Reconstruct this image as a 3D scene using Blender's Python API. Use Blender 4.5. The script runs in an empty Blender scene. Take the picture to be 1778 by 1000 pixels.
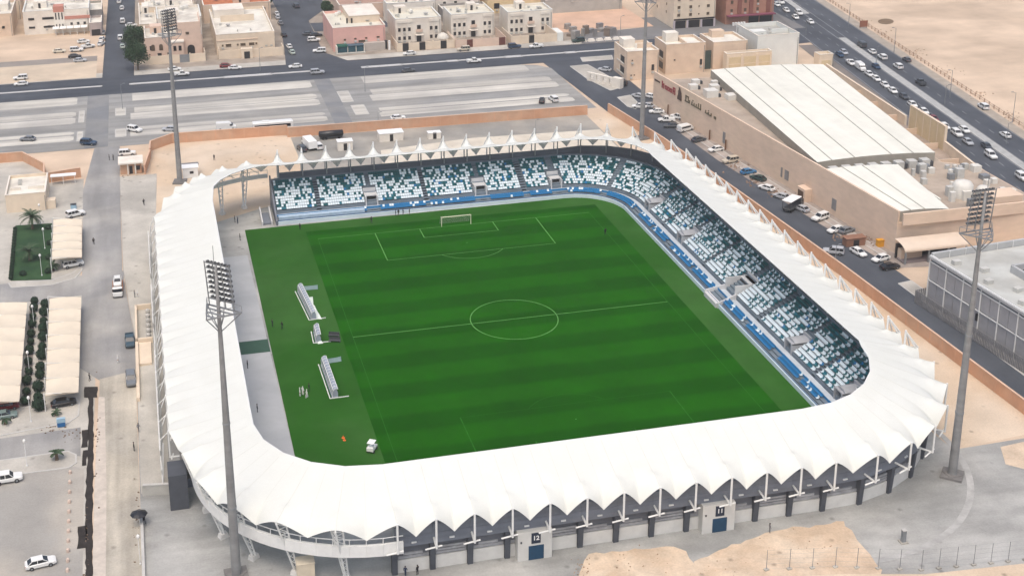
import bpy, math, random
from mathutils import Vector, Matrix
random.seed(7)
SC = bpy.context.scene
COL = SC.collection
R = math.radians

# ------------------------------------------------------------------ camera
CAM_POS = Vector((-70.1186, -249.2547, 128.1232))
YAW, PITCH, ROLL = 0.215284, 0.312893, -0.0129946
FOC, PPX, PPY, IW, IH = 2374.329, 761.158, 204.008, 1778.0, 1000.0
def _cam_axes():
    cy, sy, cp, sp = math.cos(YAW), math.sin(YAW), math.cos(PITCH), math.sin(PITCH)
    f = Vector((sy*cp, cy*cp, -sp)); r = Vector((cy, -sy, 0)); u = r.cross(f)
    c, s = math.cos(ROLL), math.sin(ROLL)
    return c*r + s*u, -s*r + c*u, f
AX_R, AX_U, AX_F = _cam_axes()
cam = bpy.data.cameras.new('camera'); cam_o = bpy.data.objects.new('camera', cam); COL.objects.link(cam_o)
cam_o.matrix_world = Matrix(((AX_R.x, AX_U.x, -AX_F.x, CAM_POS.x), (AX_R.y, AX_U.y, -AX_F.y, CAM_POS.y),
                             (AX_R.z, AX_U.z, -AX_F.z, CAM_POS.z), (0, 0, 0, 1)))
cam.sensor_fit = 'HORIZONTAL'; cam.sensor_width = 36.0; cam.lens = FOC/IW*36.0
cam.shift_x = (IW/2 - PPX)/IW; cam.shift_y = -(IH/2 - PPY)/IW
cam.clip_start = 1.0; cam.clip_end = 6000.0
SC.camera = cam_o

# ------------------------------------------------------------------ light
SUN_EL, SUN_AZ = 66.0, 205.0          # azimuth clockwise from north (+Y): high soft light from the south-south-west
world = bpy.data.worlds.new('World'); SC.world = world; world.use_nodes = True
wn = world.node_tree.nodes; wl = world.node_tree.links
bg = wn['Background']; bg.inputs['Strength'].default_value = 0.15
sky = wn.new('ShaderNodeTexSky'); sky.sky_type = 'NISHITA'; sky.sun_disc = False
sky.sun_elevation = R(SUN_EL); sky.sun_rotation = R(SUN_AZ)
sky.air_density = 1.0; sky.dust_density = 5.5; sky.ozone_density = 0.6
wl.new(sky.outputs['Color'], bg.inputs['Color'])
sun = bpy.data.lights.new('sun', 'SUN'); sun.energy = 0.7; sun.angle = R(50); sun.color = (1.0, 0.93, 0.84)
sun_o = bpy.data.objects.new('sun', sun); COL.objects.link(sun_o)
sd = Vector((math.sin(R(SUN_AZ))*math.cos(R(SUN_EL)), math.cos(R(SUN_AZ))*math.cos(R(SUN_EL)), math.sin(R(SUN_EL))))
sun_o.rotation_euler = sd.to_track_quat('Z', 'Y').to_euler()
sun_o.location = (0, 0, 200)
SC.view_settings.view_transform = 'Standard'; SC.view_settings.look = 'None'
SC.view_settings.gamma = 1.0; SC.view_settings.use_curve_mapping = False
SC.view_settings.exposure = 0.48
SC.cycles.max_bounces = 6

# ------------------------------------------------------------------ helpers
def at(px, py, z=0.0):
    """the point at height z that stands at a given place of the survey picture"""
    d = AX_R*((px-PPX)/FOC) + AX_U*((PPY-py)/FOC) + AX_F
    return CAM_POS + d*((z-CAM_POS.z)/d.z)
def tag(o, label=None, cat=None, group=None, kind=None):
    if label: o['label'] = label
    if cat: o['category'] = cat
    if group: o['group'] = group
    if kind: o['kind'] = kind
    return o
def empty(name, loc, rz=0.0):
    o = bpy.data.objects.new(name, None); COL.objects.link(o); o.location = loc; o.rotation_euler = (0, 0, rz)
    o.empty_display_size = 0.5
    return o
def pinv(o):
    return (Matrix.Translation(o.location) @ o.rotation_euler.to_matrix().to_4x4()).inverted()

class MB:
    """collects shapes; build() links them as one mesh object"""
    def __init__(s): s.v = []; s.f = []; s.m = []
    def add(s, vs, fs, mi=0):
        b = len(s.v); s.v.extend([tuple(p) for p in vs])
        for f in fs: s.f.append(tuple(b+i for i in f)); s.m.append(mi)
        return s
    def box(s, x0, x1, y0, y1, z0, z1, mi=0, bottom=True):
        vs = [(x0,y0,z0),(x1,y0,z0),(x1,y1,z0),(x0,y1,z0),(x0,y0,z1),(x1,y0,z1),(x1,y1,z1),(x0,y1,z1)]
        fs = [(4,5,6,7),(0,1,5,4),(1,2,6,5),(2,3,7,6),(3,0,4,7)]
        if bottom: fs.append((3,2,1,0))
        return s.add(vs, fs, mi)
    def obox(s, c, sx, sy, sz, rz=0.0, mi=0, top=None):
        """box standing on c (centre of its base); top scales the upper face"""
        ca, sa = math.cos(rz), math.sin(rz); vs = []
        for z, k in ((0, 1.0), (sz, top if top else 1.0)):
            for ax, ay in ((-1,-1),(1,-1),(1,1),(-1,1)):
                x, y = ax*sx/2*k, ay*sy/2*k
                vs.append((c[0]+x*ca-y*sa, c[1]+x*sa+y*ca, c[2]+z))
        return s.add(vs, [(4,5,6,7),(0,1,5,4),(1,2,6,5),(2,3,7,6),(3,0,4,7),(3,2,1,0)], mi)
    def bar(s, a, b, w, h, mi=0):
        """rectangular bar from a to b"""
        a = Vector(a); b = Vector(b); d = (b-a).normalized()
        up = Vector((0,0,1)) if abs(d.z) < 0.95 else Vector((0,1,0))
        sx = d.cross(up).normalized()*w/2; sy = sx.cross(d).normalized()*h/2
        vs = [p+q for p in (a,b) for q in (-sx-sy, sx-sy, sx+sy, -sx+sy)]
        return s.add(vs, [(0,3,2,1),(4,5,6,7),(0,1,5,4),(1,2,6,5),(2,3,7,6),(3,0,4,7)], mi)
    def tube(s, a, b, r0, r1=None, n=6, mi=0, cap=True):
        a = Vector(a); b = Vector(b); r1 = r0 if r1 is None else r1
        d = (b-a).normalized(); up = Vector((0,0,1)) if abs(d.z) < 0.95 else Vector((1,0,0))
        x = d.cross(up).normalized(); y = x.cross(d).normalized(); vs = []
        for p, r in ((a,r0),(b,r1)):
            for i in range(n):
                t = 2*math.pi*i/n; vs.append(p + x*(r*math.cos(t)) - y*(r*math.sin(t)))
        fs = [(i, (i+1)%n, n+(i+1)%n, n+i) for i in range(n)]
        if cap: fs += [tuple(range(n-1,-1,-1)), tuple(range(n,2*n))]
        return s.add(vs, fs, mi)
    def path(s, pts, r, n=6, mi=0):
        for a, b in zip(pts[:-1], pts[1:]): s.tube(a, b, r, r, n, mi)
        return s
    def prism(s, poly, z0, z1, mi=0, bottom=False):
        n = len(poly)
        vs = [(p[0],p[1],z0) for p in poly]+[(p[0],p[1],z1) for p in poly]
        fs = [tuple(range(n,2*n))]+[(i,(i+1)%n,n+(i+1)%n,n+i) for i in range(n)]
        if bottom: fs.append(tuple(range(n-1,-1,-1)))
        return s.add(vs, fs, mi)
    def sheet(s, poly, z, mi=0):
        a = sum(poly[i][0]*poly[(i+1)%len(poly)][1]-poly[(i+1)%len(poly)][0]*poly[i][1] for i in range(len(poly)))
        p = list(poly) if a > 0 else list(poly)[::-1]
        return s.add([(q[0],q[1],z) for q in p], [tuple(range(len(p)))], mi)
    def strip(s, a, b, w, z, mi=0):
        a = Vector((a[0],a[1])); b = Vector((b[0],b[1])); d = (b-a).normalized(); q = Vector((-d.y,d.x))*w/2
        return s.sheet([a-q, b-q, b+q, a+q], z, mi)
    def lathe(s, prof, c=(0,0,0), n=10, mi=0):
        vs = []; fs = []
        for r, z in prof:
            for i in range(n):
                t = 2*math.pi*i/n; vs.append((c[0]+r*math.cos(t), c[1]+r*math.sin(t), c[2]+z))
        for k in range(len(prof)-1):
            for i in range(n): fs.append((k*n+i, k*n+(i+1)%n, (k+1)*n+(i+1)%n, (k+1)*n+i))
        fs.append(tuple((len(prof)-1)*n+i for i in range(n)))
        return s.add(vs, fs, mi)
    def loft(s, rings, mi=0, cap=True, closed=True):
        n = len(rings[0]); vs = [p for r in rings for p in r]; fs = []
        m = n if closed else n-1
        for k in range(len(rings)-1):
            for i in range(m): fs.append((k*n+i, k*n+(i+1)%n, (k+1)*n+(i+1)%n, (k+1)*n+i))
        if cap: fs += [tuple(range(n-1,-1,-1)), tuple((len(rings)-1)*n+i for i in range(n))]
        return s.add(vs, fs, mi)
    def mesh(s, name, mats, smooth=False):
        me = bpy.data.meshes.new(name); me.from_pydata(s.v, [], s.f)
        for m in (mats if isinstance(mats, (list, tuple)) else [mats]): me.materials.append(m)
        if any(s.m): me.polygons.foreach_set('material_index', s.m)
        if smooth: me.polygons.foreach_set('use_smooth', [True]*len(s.f))
        me.update(); return me
    def build(s, name, mats, parent=None, smooth=False, world=True, **tags):
        """world: the shape is given in world coordinates, also under a parent"""
        o = bpy.data.objects.new(name, s.mesh(name, mats, smooth)); COL.objects.link(o)
        if parent is not None:
            o.parent = parent
            if world: o.matrix_parent_inverse = pinv(parent)
        tag(o, tags.get('label'), tags.get('cat'), tags.get('group'), tags.get('kind'))
        return o
def inst(me, name, parent=None, loc=(0,0,0), rz=0.0, rot=None, sc=None, world=True):
    o = bpy.data.objects.new(name, me); COL.objects.link(o)
    o.location = loc; o.rotation_euler = rot if rot is not None else (0,0,rz)
    if sc: o.scale = sc
    if parent is not None:
        o.parent = parent
        if world: o.matrix_parent_inverse = pinv(parent)
    return o
def top_mesh(o_mb, name, mats, base, rz=0.0, smooth=False, **tags):
    """a one-mesh thing: shape given locally about its base"""
    o = bpy.data.objects.new(name, o_mb.mesh(name, mats, smooth)); COL.objects.link(o)
    o.location = base; o.rotation_euler = (0,0,rz)
    tag(o, tags.get('label'), tags.get('cat'), tags.get('group'), tags.get('kind'))
    return o

# ------------------------------------------------------------------ materials
def lin(r, g, b):
    f = lambda c: (c/255/12.92) if c/255 <= 0.04045 else ((c/255+0.055)/1.055)**2.4
    return (f(r), f(g), f(b))
MATS = {}
def mat(name, col, rough=0.8, var=0.10, scale=0.4, metal=0.0, spec=0.3, bump=0.0, col2=None, scale2=0.05, mix2=0.0, fine=0.0, specks=0.0):
    """plain surface: base colour broken up by noise at two sizes"""
    if name in MATS: return MATS[name]
    m = bpy.data.materials.new(name); m.use_nodes = True; MATS[name] = m
    nt = m.node_tree; n = nt.nodes; l = nt.links; b = n['Principled BSDF']
    b.inputs['Roughness'].default_value = rough; b.inputs['Metallic'].default_value = metal
    b.inputs['Specular IOR Level'].default_value = spec
    geo = n.new('ShaderNodeNewGeometry')
    tx = n.new('ShaderNodeTexNoise'); tx.inputs['Scale'].default_value = scale; tx.inputs['Detail'].default_value = 6; tx.inputs['Roughness'].default_value = 0.62
    l.new(geo.outputs['Position'], tx.inputs['Vector'])
    mr = n.new('ShaderNodeMapRange'); mr.inputs['From Min'].default_value = 0.3; mr.inputs['From Max'].default_value = 0.7
    mr.inputs['To Min'].default_value = 1-var; mr.inputs['To Max'].default_value = 1+var; mr.clamp = False
    l.new(tx.outputs['Fac'], mr.inputs['Value'])
    src = None
    if col2 is not None:
        t2 = n.new('ShaderNodeTexNoise'); t2.inputs['Scale'].default_value = scale2; t2.inputs['Detail'].default_value = 5; t2.inputs['Distortion'].default_value = 0.6
        l.new(geo.outputs['Position'], t2.inputs['Vector'])
        r2 = n.new('ShaderNodeMapRange'); r2.inputs['From Min'].default_value = 0.42; r2.inputs['From Max'].default_value = 0.62; r2.inputs['To Max'].default_value = mix2
        l.new(t2.outputs['Fac'], r2.inputs['Value'])
        mx = n.new('ShaderNodeMix'); mx.data_type = 'RGBA'; mx.inputs['A'].default_value = (*col,1); mx.inputs['B'].default_value = (*col2,1)
        l.new(r2.outputs['Result'], mx.inputs['Factor']); src = mx.outputs['Result']
    mul = n.new('ShaderNodeMix'); mul.data_type = 'RGBA'; mul.blend_type = 'MULTIPLY'; mul.inputs['Factor'].default_value = 1.0
    if src: l.new(src, mul.inputs['A'])
    else: mul.inputs['A'].default_value = (*col,1)
    l.new(mr.outputs['Result'], mul.inputs['B'])
    out = mul.outputs['Result']
    if fine > 0:
        t3 = n.new('ShaderNodeTexNoise'); t3.inputs['Scale'].default_value = 3.0; t3.inputs['Detail'].default_value = 3
        l.new(geo.outputs['Position'], t3.inputs['Vector'])
        r3 = n.new('ShaderNodeMapRange'); r3.inputs['From Min'].default_value = 0.3; r3.inputs['From Max'].default_value = 0.7
        r3.inputs['To Min'].default_value = 1-fine; r3.inputs['To Max'].default_value = 1+fine; l.new(t3.outputs['Fac'], r3.inputs['Value'])
        m3 = n.new('ShaderNodeMix'); m3.data_type = 'RGBA'; m3.blend_type = 'MULTIPLY'; m3.inputs['Factor'].default_value = 1.0
        l.new(out, m3.inputs['A']); l.new(r3.outputs['Result'], m3.inputs['B']); out = m3.outputs['Result']
    if specks > 0:      # oil spots, litter and small stones
        vo = n.new('ShaderNodeTexVoronoi'); vo.inputs['Scale'].default_value = 0.28; l.new(geo.outputs['Position'], vo.inputs['Vector'])
        rv = n.new('ShaderNodeMapRange'); rv.inputs['From Min'].default_value = 0.03; rv.inputs['From Max'].default_value = 0.16; rv.inputs['To Min'].default_value = 1-specks; rv.inputs['To Max'].default_value = 1.0; l.new(vo.outputs['Distance'], rv.inputs['Value'])
        mv = n.new('ShaderNodeMix'); mv.data_type = 'RGBA'; mv.blend_type = 'MULTIPLY'; mv.inputs['Factor'].default_value = 1.0
        l.new(out, mv.inputs['A']); l.new(rv.outputs['Result'], mv.inputs['B']); out = mv.outputs['Result']
    l.new(out, b.inputs['Base Color'])
    if bump > 0:
        bp = n.new('ShaderNodeBump'); bp.inputs['Strength'].default_value = bump; bp.inputs['Distance'].default_value = 0.3
        l.new(tx.outputs['Fac'], bp.inputs['Height']); l.new(bp.outputs['Normal'], b.inputs['Normal'])
    return m
def streaks(m, amount, sx, sy, scale=1.0):
    """stretched dirt or tyre streaks along one axis on top of a material"""
    nt = m.node_tree; n = nt.nodes; l = nt.links; b = n['Principled BSDF']
    src = b.inputs['Base Color'].links[0].from_socket
    geo = n.new('ShaderNodeNewGeometry'); mp = n.new('ShaderNodeMapping'); mp.inputs['Scale'].default_value = (sx, sy, 1)
    l.new(geo.outputs['Position'], mp.inputs['Vector'])
    t = n.new('ShaderNodeTexNoise'); t.inputs['Scale'].default_value = scale; t.inputs['Detail'].default_value = 4; l.new(mp.outputs['Vector'], t.inputs['Vector'])
    r = n.new('ShaderNodeMapRange'); r.inputs['From Min'].default_value = 0.35; r.inputs['From Max'].default_value = 0.68
    r.inputs['To Min'].default_value = 1-amount; r.inputs['To Max'].default_value = 1+amount; l.new(t.outputs['Fac'], r.inputs['Value'])
    mx = n.new('ShaderNodeMix'); mx.data_type = 'RGBA'; mx.blend_type = 'MULTIPLY'; mx.inputs['Factor'].default_value = 1.0
    l.new(src, mx.inputs['A']); l.new(r.outputs['Result'], mx.inputs['B']); l.new(mx.outputs['Result'], b.inputs['Base Color'])
    return m

SAND = mat('sand', (0.54,0.425,0.305), 0.95, 0.12, 0.09, col2=(0.59,0.495,0.385), scale2=0.05, mix2=0.9, bump=0.5, fine=0.07, specks=0.45)
DESERT = streaks(mat('desert_sand', (0.57,0.45,0.335), 0.95, 0.15, 0.05, col2=(0.46,0.36,0.265), scale2=0.03, mix2=0.85, bump=0.6, fine=0.05), 0.10, 0.03, 0.09)
PATCH = mat('orange_sand', (0.53,0.41,0.295), 0.95, 0.18, 0.25, col2=(0.60,0.50,0.385), scale2=0.12, mix2=0.9, bump=0.5, fine=0.08, specks=0.45)
ASPH = streaks(mat('asphalt', (0.060,0.069,0.083), 0.85, 0.12, 0.12, col2=(0.085,0.095,0.11), scale2=0.06, mix2=0.5, fine=0.06), 0.10, 0.25, 0.02)
ASPH_X = streaks(mat('asphalt_east_west', (0.054,0.063,0.077), 0.85, 0.12, 0.12, col2=(0.08,0.09,0.105), scale2=0.05, mix2=0.4, fine=0.06), 0.12, 0.02, 0.4)
ASPH_OLD = streaks(mat('worn_asphalt', (0.25,0.25,0.245), 0.9, 0.14, 0.10, col2=(0.35,0.34,0.315), scale2=0.045, mix2=0.9, fine=0.06), 0.14, 0.25, 0.03)
DUSTROAD = streaks(mat('dusty_road', (0.44,0.405,0.335), 0.95, 0.15, 0.15, col2=(0.345,0.325,0.28), scale2=0.08, mix2=0.9, fine=0.08, specks=0.4), 0.16, 0.5, 0.03)
CONC = streaks(mat('plaza_concrete', (0.375,0.375,0.355), 0.9, 0.18, 0.13, col2=(0.255,0.26,0.25), scale2=0.05, mix2=0.95, fine=0.07, specks=0.4), 0.14, 0.05, 0.25)
CONC_P = mat('pale_concrete', (0.455,0.435,0.385), 0.9, 0.15, 0.15, col2=(0.34,0.325,0.29), scale2=0.07, mix2=0.85, fine=0.07, specks=0.4)
KERB = mat('kerb_stone', (0.46,0.455,0.43), 0.9, 0.10, 0.6)
LOT = streaks(mat('lot_lane', (0.25,0.253,0.245), 0.9, 0.12, 0.08, col2=(0.30,0.295,0.275), scale2=0.05, mix2=0.8, fine=0.05), 0.16, 0.015, 0.25)
LOT_L = streaks(mat('lot_bay', (0.50,0.485,0.435), 0.9, 0.10, 0.08, col2=(0.40,0.39,0.36), scale2=0.04, mix2=0.9, fine=0.05), 0.20, 0.012, 0.30)
WPAINT = mat('white_paint', (0.78,0.785,0.765), 0.55, 0.05, 0.8)
STEEL = mat('white_steel', (0.70,0.71,0.69), 0.5, 0.06, 0.8)
GALV = mat('galvanised_steel', (0.24,0.255,0.265), 0.55, 0.15, 0.7, metal=0.3)
DARKST = mat('dark_steel', (0.06,0.065,0.07), 0.6, 0.15, 1.0)
CLAD = streaks(mat('slate_cladding', (0.165,0.185,0.22), 0.6, 0.10, 0.4, fine=0.04), 0.10, 0.05, 0.05)
DCOL = mat('charcoal_column', (0.072,0.08,0.095), 0.7, 0.12, 0.6)
WALLW = mat('white_wall', (0.60,0.60,0.57), 0.8, 0.10, 0.5)
PEACH = mat('peach_wall', (0.56,0.315,0.195), 0.9, 0.10, 0.3, col2=(0.52,0.36,0.25), scale2=0.1, mix2=0.6)
PEACHP = mat('peach_pilaster', (0.57,0.335,0.215), 0.9, 0.10, 0.3)
PEACHCAP = mat('peach_coping', (0.61,0.42,0.30), 0.9, 0.08, 0.4)
MALLW = streaks(mat('mall_wall', (0.66,0.51,0.39), 0.9, 0.06, 0.12, col2=(0.64,0.515,0.385), scale2=0.05, mix2=0.8), 0.05, 0.3, 0.3)
MALLR = streaks(mat('mall_roof_sheet', (0.70,0.70,0.625), 0.7, 0.05, 0.2, col2=(0.65,0.65,0.575), scale2=0.05, mix2=0.6), 0.04, 0.4, 0.05)
FLATR = mat('flat_roof', (0.68,0.655,0.58), 0.9, 0.12, 0.3, col2=(0.45,0.42,0.36), scale2=0.12, mix2=0.7)
CREAM = mat('cream_render', (0.69,0.585,0.455), 0.9, 0.08, 0.3, col2=(0.63,0.53,0.41), scale2=0.15, mix2=0.6)
BEIGE = mat('beige_render', (0.66,0.525,0.40), 0.9, 0.08, 0.3, col2=(0.56,0.43,0.325), scale2=0.15, mix2=0.6)
PINK = mat('pink_render', (0.68,0.40,0.345), 0.9, 0.07, 0.3, col2=(0.58,0.37,0.31), scale2=0.12, mix2=0.5)
IVORY = mat('ivory_render', (0.73,0.69,0.61), 0.9, 0.08, 0.3, col2=(0.63,0.57,0.495), scale2=0.15, mix2=0.7)
ROSE = mat('rose_beige_render', (0.62,0.47,0.375), 0.9, 0.08, 0.3, col2=(0.61,0.47,0.38), scale2=0.12, mix2=0.6)
WHITEB = mat('white_render', (0.66,0.675,0.64), 0.85, 0.06, 0.3)
BRICKB = mat('brown_render', (0.38,0.20,0.145), 0.9, 0.12, 0.4)
GREYB = mat('grey_block', (0.27,0.255,0.24), 0.95, 0.2, 0.5, col2=(0.36,0.33,0.29), scale2=0.3, mix2=0.7)
GLASS = mat('dark_glass', (0.016,0.02,0.026), 0.15, 0.2, 0.5, spec=0.6)
SHADE = mat('window_dark', (0.022,0.022,0.024), 0.35, 0.3, 0.7, spec=0.4)
SHUT = mat('grey_shutter', (0.22,0.215,0.21), 0.6, 0.15, 0.5)
BLUED = mat('blue_gate', (0.012,0.052,0.105), 0.6, 0.12, 0.8)
NAVY = mat('navy_sign', (0.018,0.028,0.05), 0.6, 0.1, 0.8)
CANV = mat('cream_canvas', (0.66,0.585,0.465), 0.85, 0.05, 0.4, col2=(0.61,0.54,0.43), scale2=0.2, mix2=0.6)
RUBBER = mat('tyre_rubber', (0.018,0.018,0.02), 0.9, 0.1, 2.0)
PITM = mat('trench_shade', (0.028,0.024,0.022), 0.95, 0.4, 0.8)
DIRT = mat('brown_dirt', (0.16,0.115,0.082), 0.95, 0.3, 0.5)
# ------------------------------------------------------------------ ground, roads and pavements
def ground_sheet(name, poly, z, m):
    return MB().sheet(poly, z).build(name, m, kind='structure')
def px(*pts, z=0.0):
    return [(at(a, b, z).x, at(a, b, z).y) for a, b in pts]
def rough(poly, step=1.6, amp=0.35, seed=1):
    rj = random.Random(seed); out = []
    for i in range(len(poly)):
        a, b = Vector(poly[i]), Vector(poly[(i+1)%len(poly)]); n = max(1, int((b-a).length/step)); d = (b-a).normalized() if (b-a).length > 0 else Vector((1,0)); q = Vector((-d.y,d.x))
        for k in range(n): out.append(tuple(a.lerp(b,k/n)+q*rj.gauss(0,amp)))
    return out
def kerbed(name, poly, m, h=0.13):
    """a raised pavement or island with kerb edge"""
    a = sum(poly[i][0]*poly[(i+1)%len(poly)][1]-poly[(i+1)%len(poly)][0]*poly[i][1] for i in range(len(poly)))
    if a < 0: poly = poly[::-1]
    o = MB().prism(poly, 0.0, h).build(name, [m], kind='structure')
    k = MB()
    n = len(poly)
    for i in range(n):
        p, q = Vector((*poly[i],0)), Vector((*poly[(i+1)%n],0))
        if (q-p).length > 0.3: k.bar(p+Vector((0,0,h/2+0.012)), q+Vector((0,0,h/2+0.012)), 0.3, h)
    k.build('kerb', KERB, o)
    return o
ground_sheet('ground', [(-1500,-1500),(1500,-1500),(1500,1500),(-1500,1500)], 0.0, DESERT)
ground_sheet('sand_plot', [(-72,62),(-30,62),(-30,131),(-66,133),(-72,128)], 0.02, SAND)
ground_sheet('sand_strip', [(60,-66.5),(86,-64),(76,2),(70.5,95),(66,128),(58,130),(58,75)], 0.02, SAND)
ground_sheet('plaza', [(-77.2,-120),(130,-120),(130,-64.5),(60,-66.5),(58,-40),(-72,-40),(-72,60),(-70.5,108.5),(-80.3,108.5),(-79.6,45),(-77.2,8)], 0.04, CONC)
ground_sheet('west_walk', [(-80.2,108.4),(-70.6,108.4),(-72.2,58),(-72.2,-47),(-77.0,-47),(-77.1,8),(-79.5,45)], 0.065, CONC_P)
ground_sheet('team_apron', [(-58.4,47),(-51.3,47),(-50.9,-56),(-58.4,-50)], 0.085, mat('apron_grey',(0.40,0.415,0.42),0.9,0.08,0.2,col2=(0.33,0.345,0.36),scale2=0.06,mix2=0.8))
ground_sheet('house_plots', [(-75,214.6),(84,214.6),(84,330),(-75,330)], 0.05, mat('plot_paving',(0.33,0.285,0.235),0.95,0.2,0.2,col2=(0.24,0.205,0.17),scale2=0.12,mix2=0.8))
ground_sheet('stadium_floor', [(-73,-81),(58,-81),(58,80),(-30,80),(-45,76),(-73,60)], 0.06, CONC)
ground_sheet('service_yard', [(-31.5,129.8),(58.5,128.4),(58,80.5),(-31,80.5)], 0.05, mat('service_asphalt', (0.25,0.245,0.225), 0.9, 0.15, 0.1, col2=(0.36,0.335,0.29), scale2=0.06, mix2=0.8, fine=0.05))
ground_sheet('pale_yard', [(-12,81),(57.5,81),(58,114),(20,116),(-8,112)], 0.065, mat('pale_yard_sand',(0.60,0.555,0.465),0.95,0.1,0.15,col2=(0.52,0.47,0.385),scale2=0.1,mix2=0.8,specks=0.3))
ground_sheet('sand_plot', rough(px((1022,962),(1170,949),(1190,957),(1207,979),(1218,1030),(990,1030),(1012,985)),1.2,0.22,3), 0.07, PATCH)
ground_sheet('sand_plot', rough(px((1205,975),(1328,925),(1466,905),(1517,970),(1545,1030),(1200,1030)),1.2,0.25,4), 0.08, PATCH)
ground_sheet('sand_plot', px((1737,776),(1800,762),(1800,820),(1746,806)), 0.06, PATCH)
ground_sheet('sand_plot', [(10,-91.0),(24.4,-93.2),(36.5,-96.2),(53,-97.4),(90,-100),(90,-140),(0,-140)], 0.09, SAND)
# tyre track ring in the plaza
trk = MB()
for rr, cx, cy in ((26.4,31,-62),):
    pts = []
    for i in range(40):
        t = R(-100+i*2.9); pts.append((cx+rr*1.12*math.cos(t), cy+rr*1.12*math.sin(t)))
    for a, b in zip(pts[:-1], pts[1:]): trk.strip(a, b, 1.1, 0.075)
trk.build('plaza_tyre_track', mat('dust_track', (0.375,0.375,0.36), 0.95, 0.2, 0.5), kind='structure')

# main road: two carriageways with a raised median
ground_sheet('main_road', [(-260,187.9),(90,187.9),(140,186.5),(175,190),(172,226),(120,208.5),(-260,208.8)], 0.05, ASPH_X)
y_med = 198.3
for x0, x1, w in ((-258,-86,0.7),(-77,-62,1.0),(-62,-46,0.7),(-46,-30,1.6),(-30,-14,0.7),(1,15,1.5),(15,31,0.7),(31,35,1.5),(35,52,0.7),(52,58,1.7),(58,74,0.7),(74,78,1.6),(78,112,0.7)):
    kerbed('median_strip', [(x0,y_med-w/2-0.15),(x1,y_med-w/2-0.15),(x1,y_med+w/2+0.15),(x0,y_med+w/2+0.15)], mat('median_concrete',(0.47,0.475,0.47),0.9,0.1,0.4), 0.16)
# northern pavement and side streets
ground_sheet('north_pavement', [(-260,208.8),(172,208.8),(172,214.5),(-260,214.5)], 0.06, CONC_P)
ground_sheet('side_street', [(-86,208),(-75.5,208),(-72.5,420),(-84,420)], 0.08, ASPH)
ground_sheet('side_street', [(-24,208),(-2,208),(-9,222),(-8,270),(2,290),(4,420),(-20,420),(-18,290),(-22,230)], 0.08, ASPH)
ground_sheet('side_street', [(-8,252),(40,252),(40,259),(-8,266)], 0.07, ASPH)
ground_sheet('back_lane', [(84,208.8),(172,208.8),(172,240),(118,240),(118,226),(84,222)], 0.07, mat('lane_asphalt',(0.17,0.17,0.17),0.9,0.14,0.12))
ground_sheet('sand_lot', [(-170,209.5),(-88,209.5),(-88,231),(-170,231)], 0.09, mat('plot_sand',(0.50,0.42,0.32),0.95,0.12,0.12,col2=(0.57,0.47,0.355),scale2=0.06,mix2=0.8,bump=0.4))
ground_sheet('back_street', [(-170,231),(-88,231),(-88,238),(-170,238)], 0.085, mat('dusty_asphalt',(0.26,0.235,0.21),0.95,0.14,0.12))
ground_sheet('sand_lot', [(80,226),(118,226),(118,262),(80,262)], 0.09, mat('red_sand',(0.55,0.375,0.27),0.95,0.12,0.12,bump=0.4))
# parking lot south of the main road
ground_sheet('parking_lot', [(-260,134.5),(64,134.5),(63.5,181),(60,185.5),(54,187.8),(-260,187.8)], 0.055, LOT)
blocks = [(-258,-93.5),(-77.5,-18.5),(-2.5,60)]
for bx0, bx1 in blocks:
    for y0, y1 in ((179,187.2),(166.2,171.6),(159.2,165.6),(148.4,151.5),(142.6,147.6)):
        xr = bx1 - (max(0, (y1-170))*0.25 if bx1 == 60 else 0); xl = bx0 + 1.2*((y0*7) % 2)
        rows = 6; xs = [xl+(xr-xl)*i/rows for i in range(rows+1)]
        ground_sheet('parking_bay_row', [(xl,y0),(xr-1.2,y0),(xr,y0+1),(xr,y1-1),(xr-1.2,y1),(xl,y1)], 0.075, LOT_L)
for x0, x1, y0, y1 in ((-81.5,-78.5,164,172),(-81.5,-78.5,143,150.5),(-11.5,-8.0,160,172),(-9.5,-5.5,146,156),(-92.5,-91,160,172),(-92.5,-91,142,151)):
    kerbed('parking_island', [(x0,y0),(x1,y0),(x1,y1),(x0,y1)], LOT_L, 0.12)
ground_sheet('lot_cross_lane', [(-90.3,135),(-83.6,135),(-83.6,187.8),(-90.3,187.8)], 0.085, mat('cross_lane',(0.175,0.185,0.195),0.9,0.12,0.12,col2=(0.26,0.26,0.25),scale2=0.08,mix2=0.6))
ground_sheet('lot_cross_lane', [(-17,135),(-11.7,135),(-11.7,187.8),(-17,187.8)], 0.085, MATS['cross_lane'])
# right road between the stadium and the mall
ground_sheet('side_road', [(62.8,188),(65.9,129),(70.3,95),(76.4,3),(79,-59),(81,-120),(96,-120),(93.2,-60),(91.6,-41),(89.4,6),(86.8,31),(83,80),(82.6,104),(83.8,137),(84.2,166),(92,188)], 0.045, ASPH)
lane = MB()
for i in range(16): 
    p = at(1590+i*14, 497+i*10.3); lane.strip((p.x-1.5,p.y+2.2),(p.x-1.4,p.y+0.2),0.14,0.05)
lane.build('lane_marking', WPAINT, kind='structure')
ground_sheet('mall_forecourt', [(81.0,136),(84,136),(95,13),(112,9),(112,1),(90,4),(86,31),(80.6,80),(79.5,104)], 0.05, mat('forecourt_dust',(0.27,0.235,0.21),0.95,0.2,0.25,col2=(0.36,0.31,0.27),scale2=0.2,mix2=0.8))
kerbed('pavement', [(82.2,133),(82.0,120),(84.6,92),(85.6,80),(90.4,31),(92.4,12),(90.6,12),(88.2,31),(83.2,80),(81.6,104),(80.6,133)], mat('mall_pavement',(0.37,0.33,0.30),0.9,0.14,0.3))
kerbed('pavement', px((1560,493),(1582,488),(1800,645),(1800,668)), CONC_P)
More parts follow.
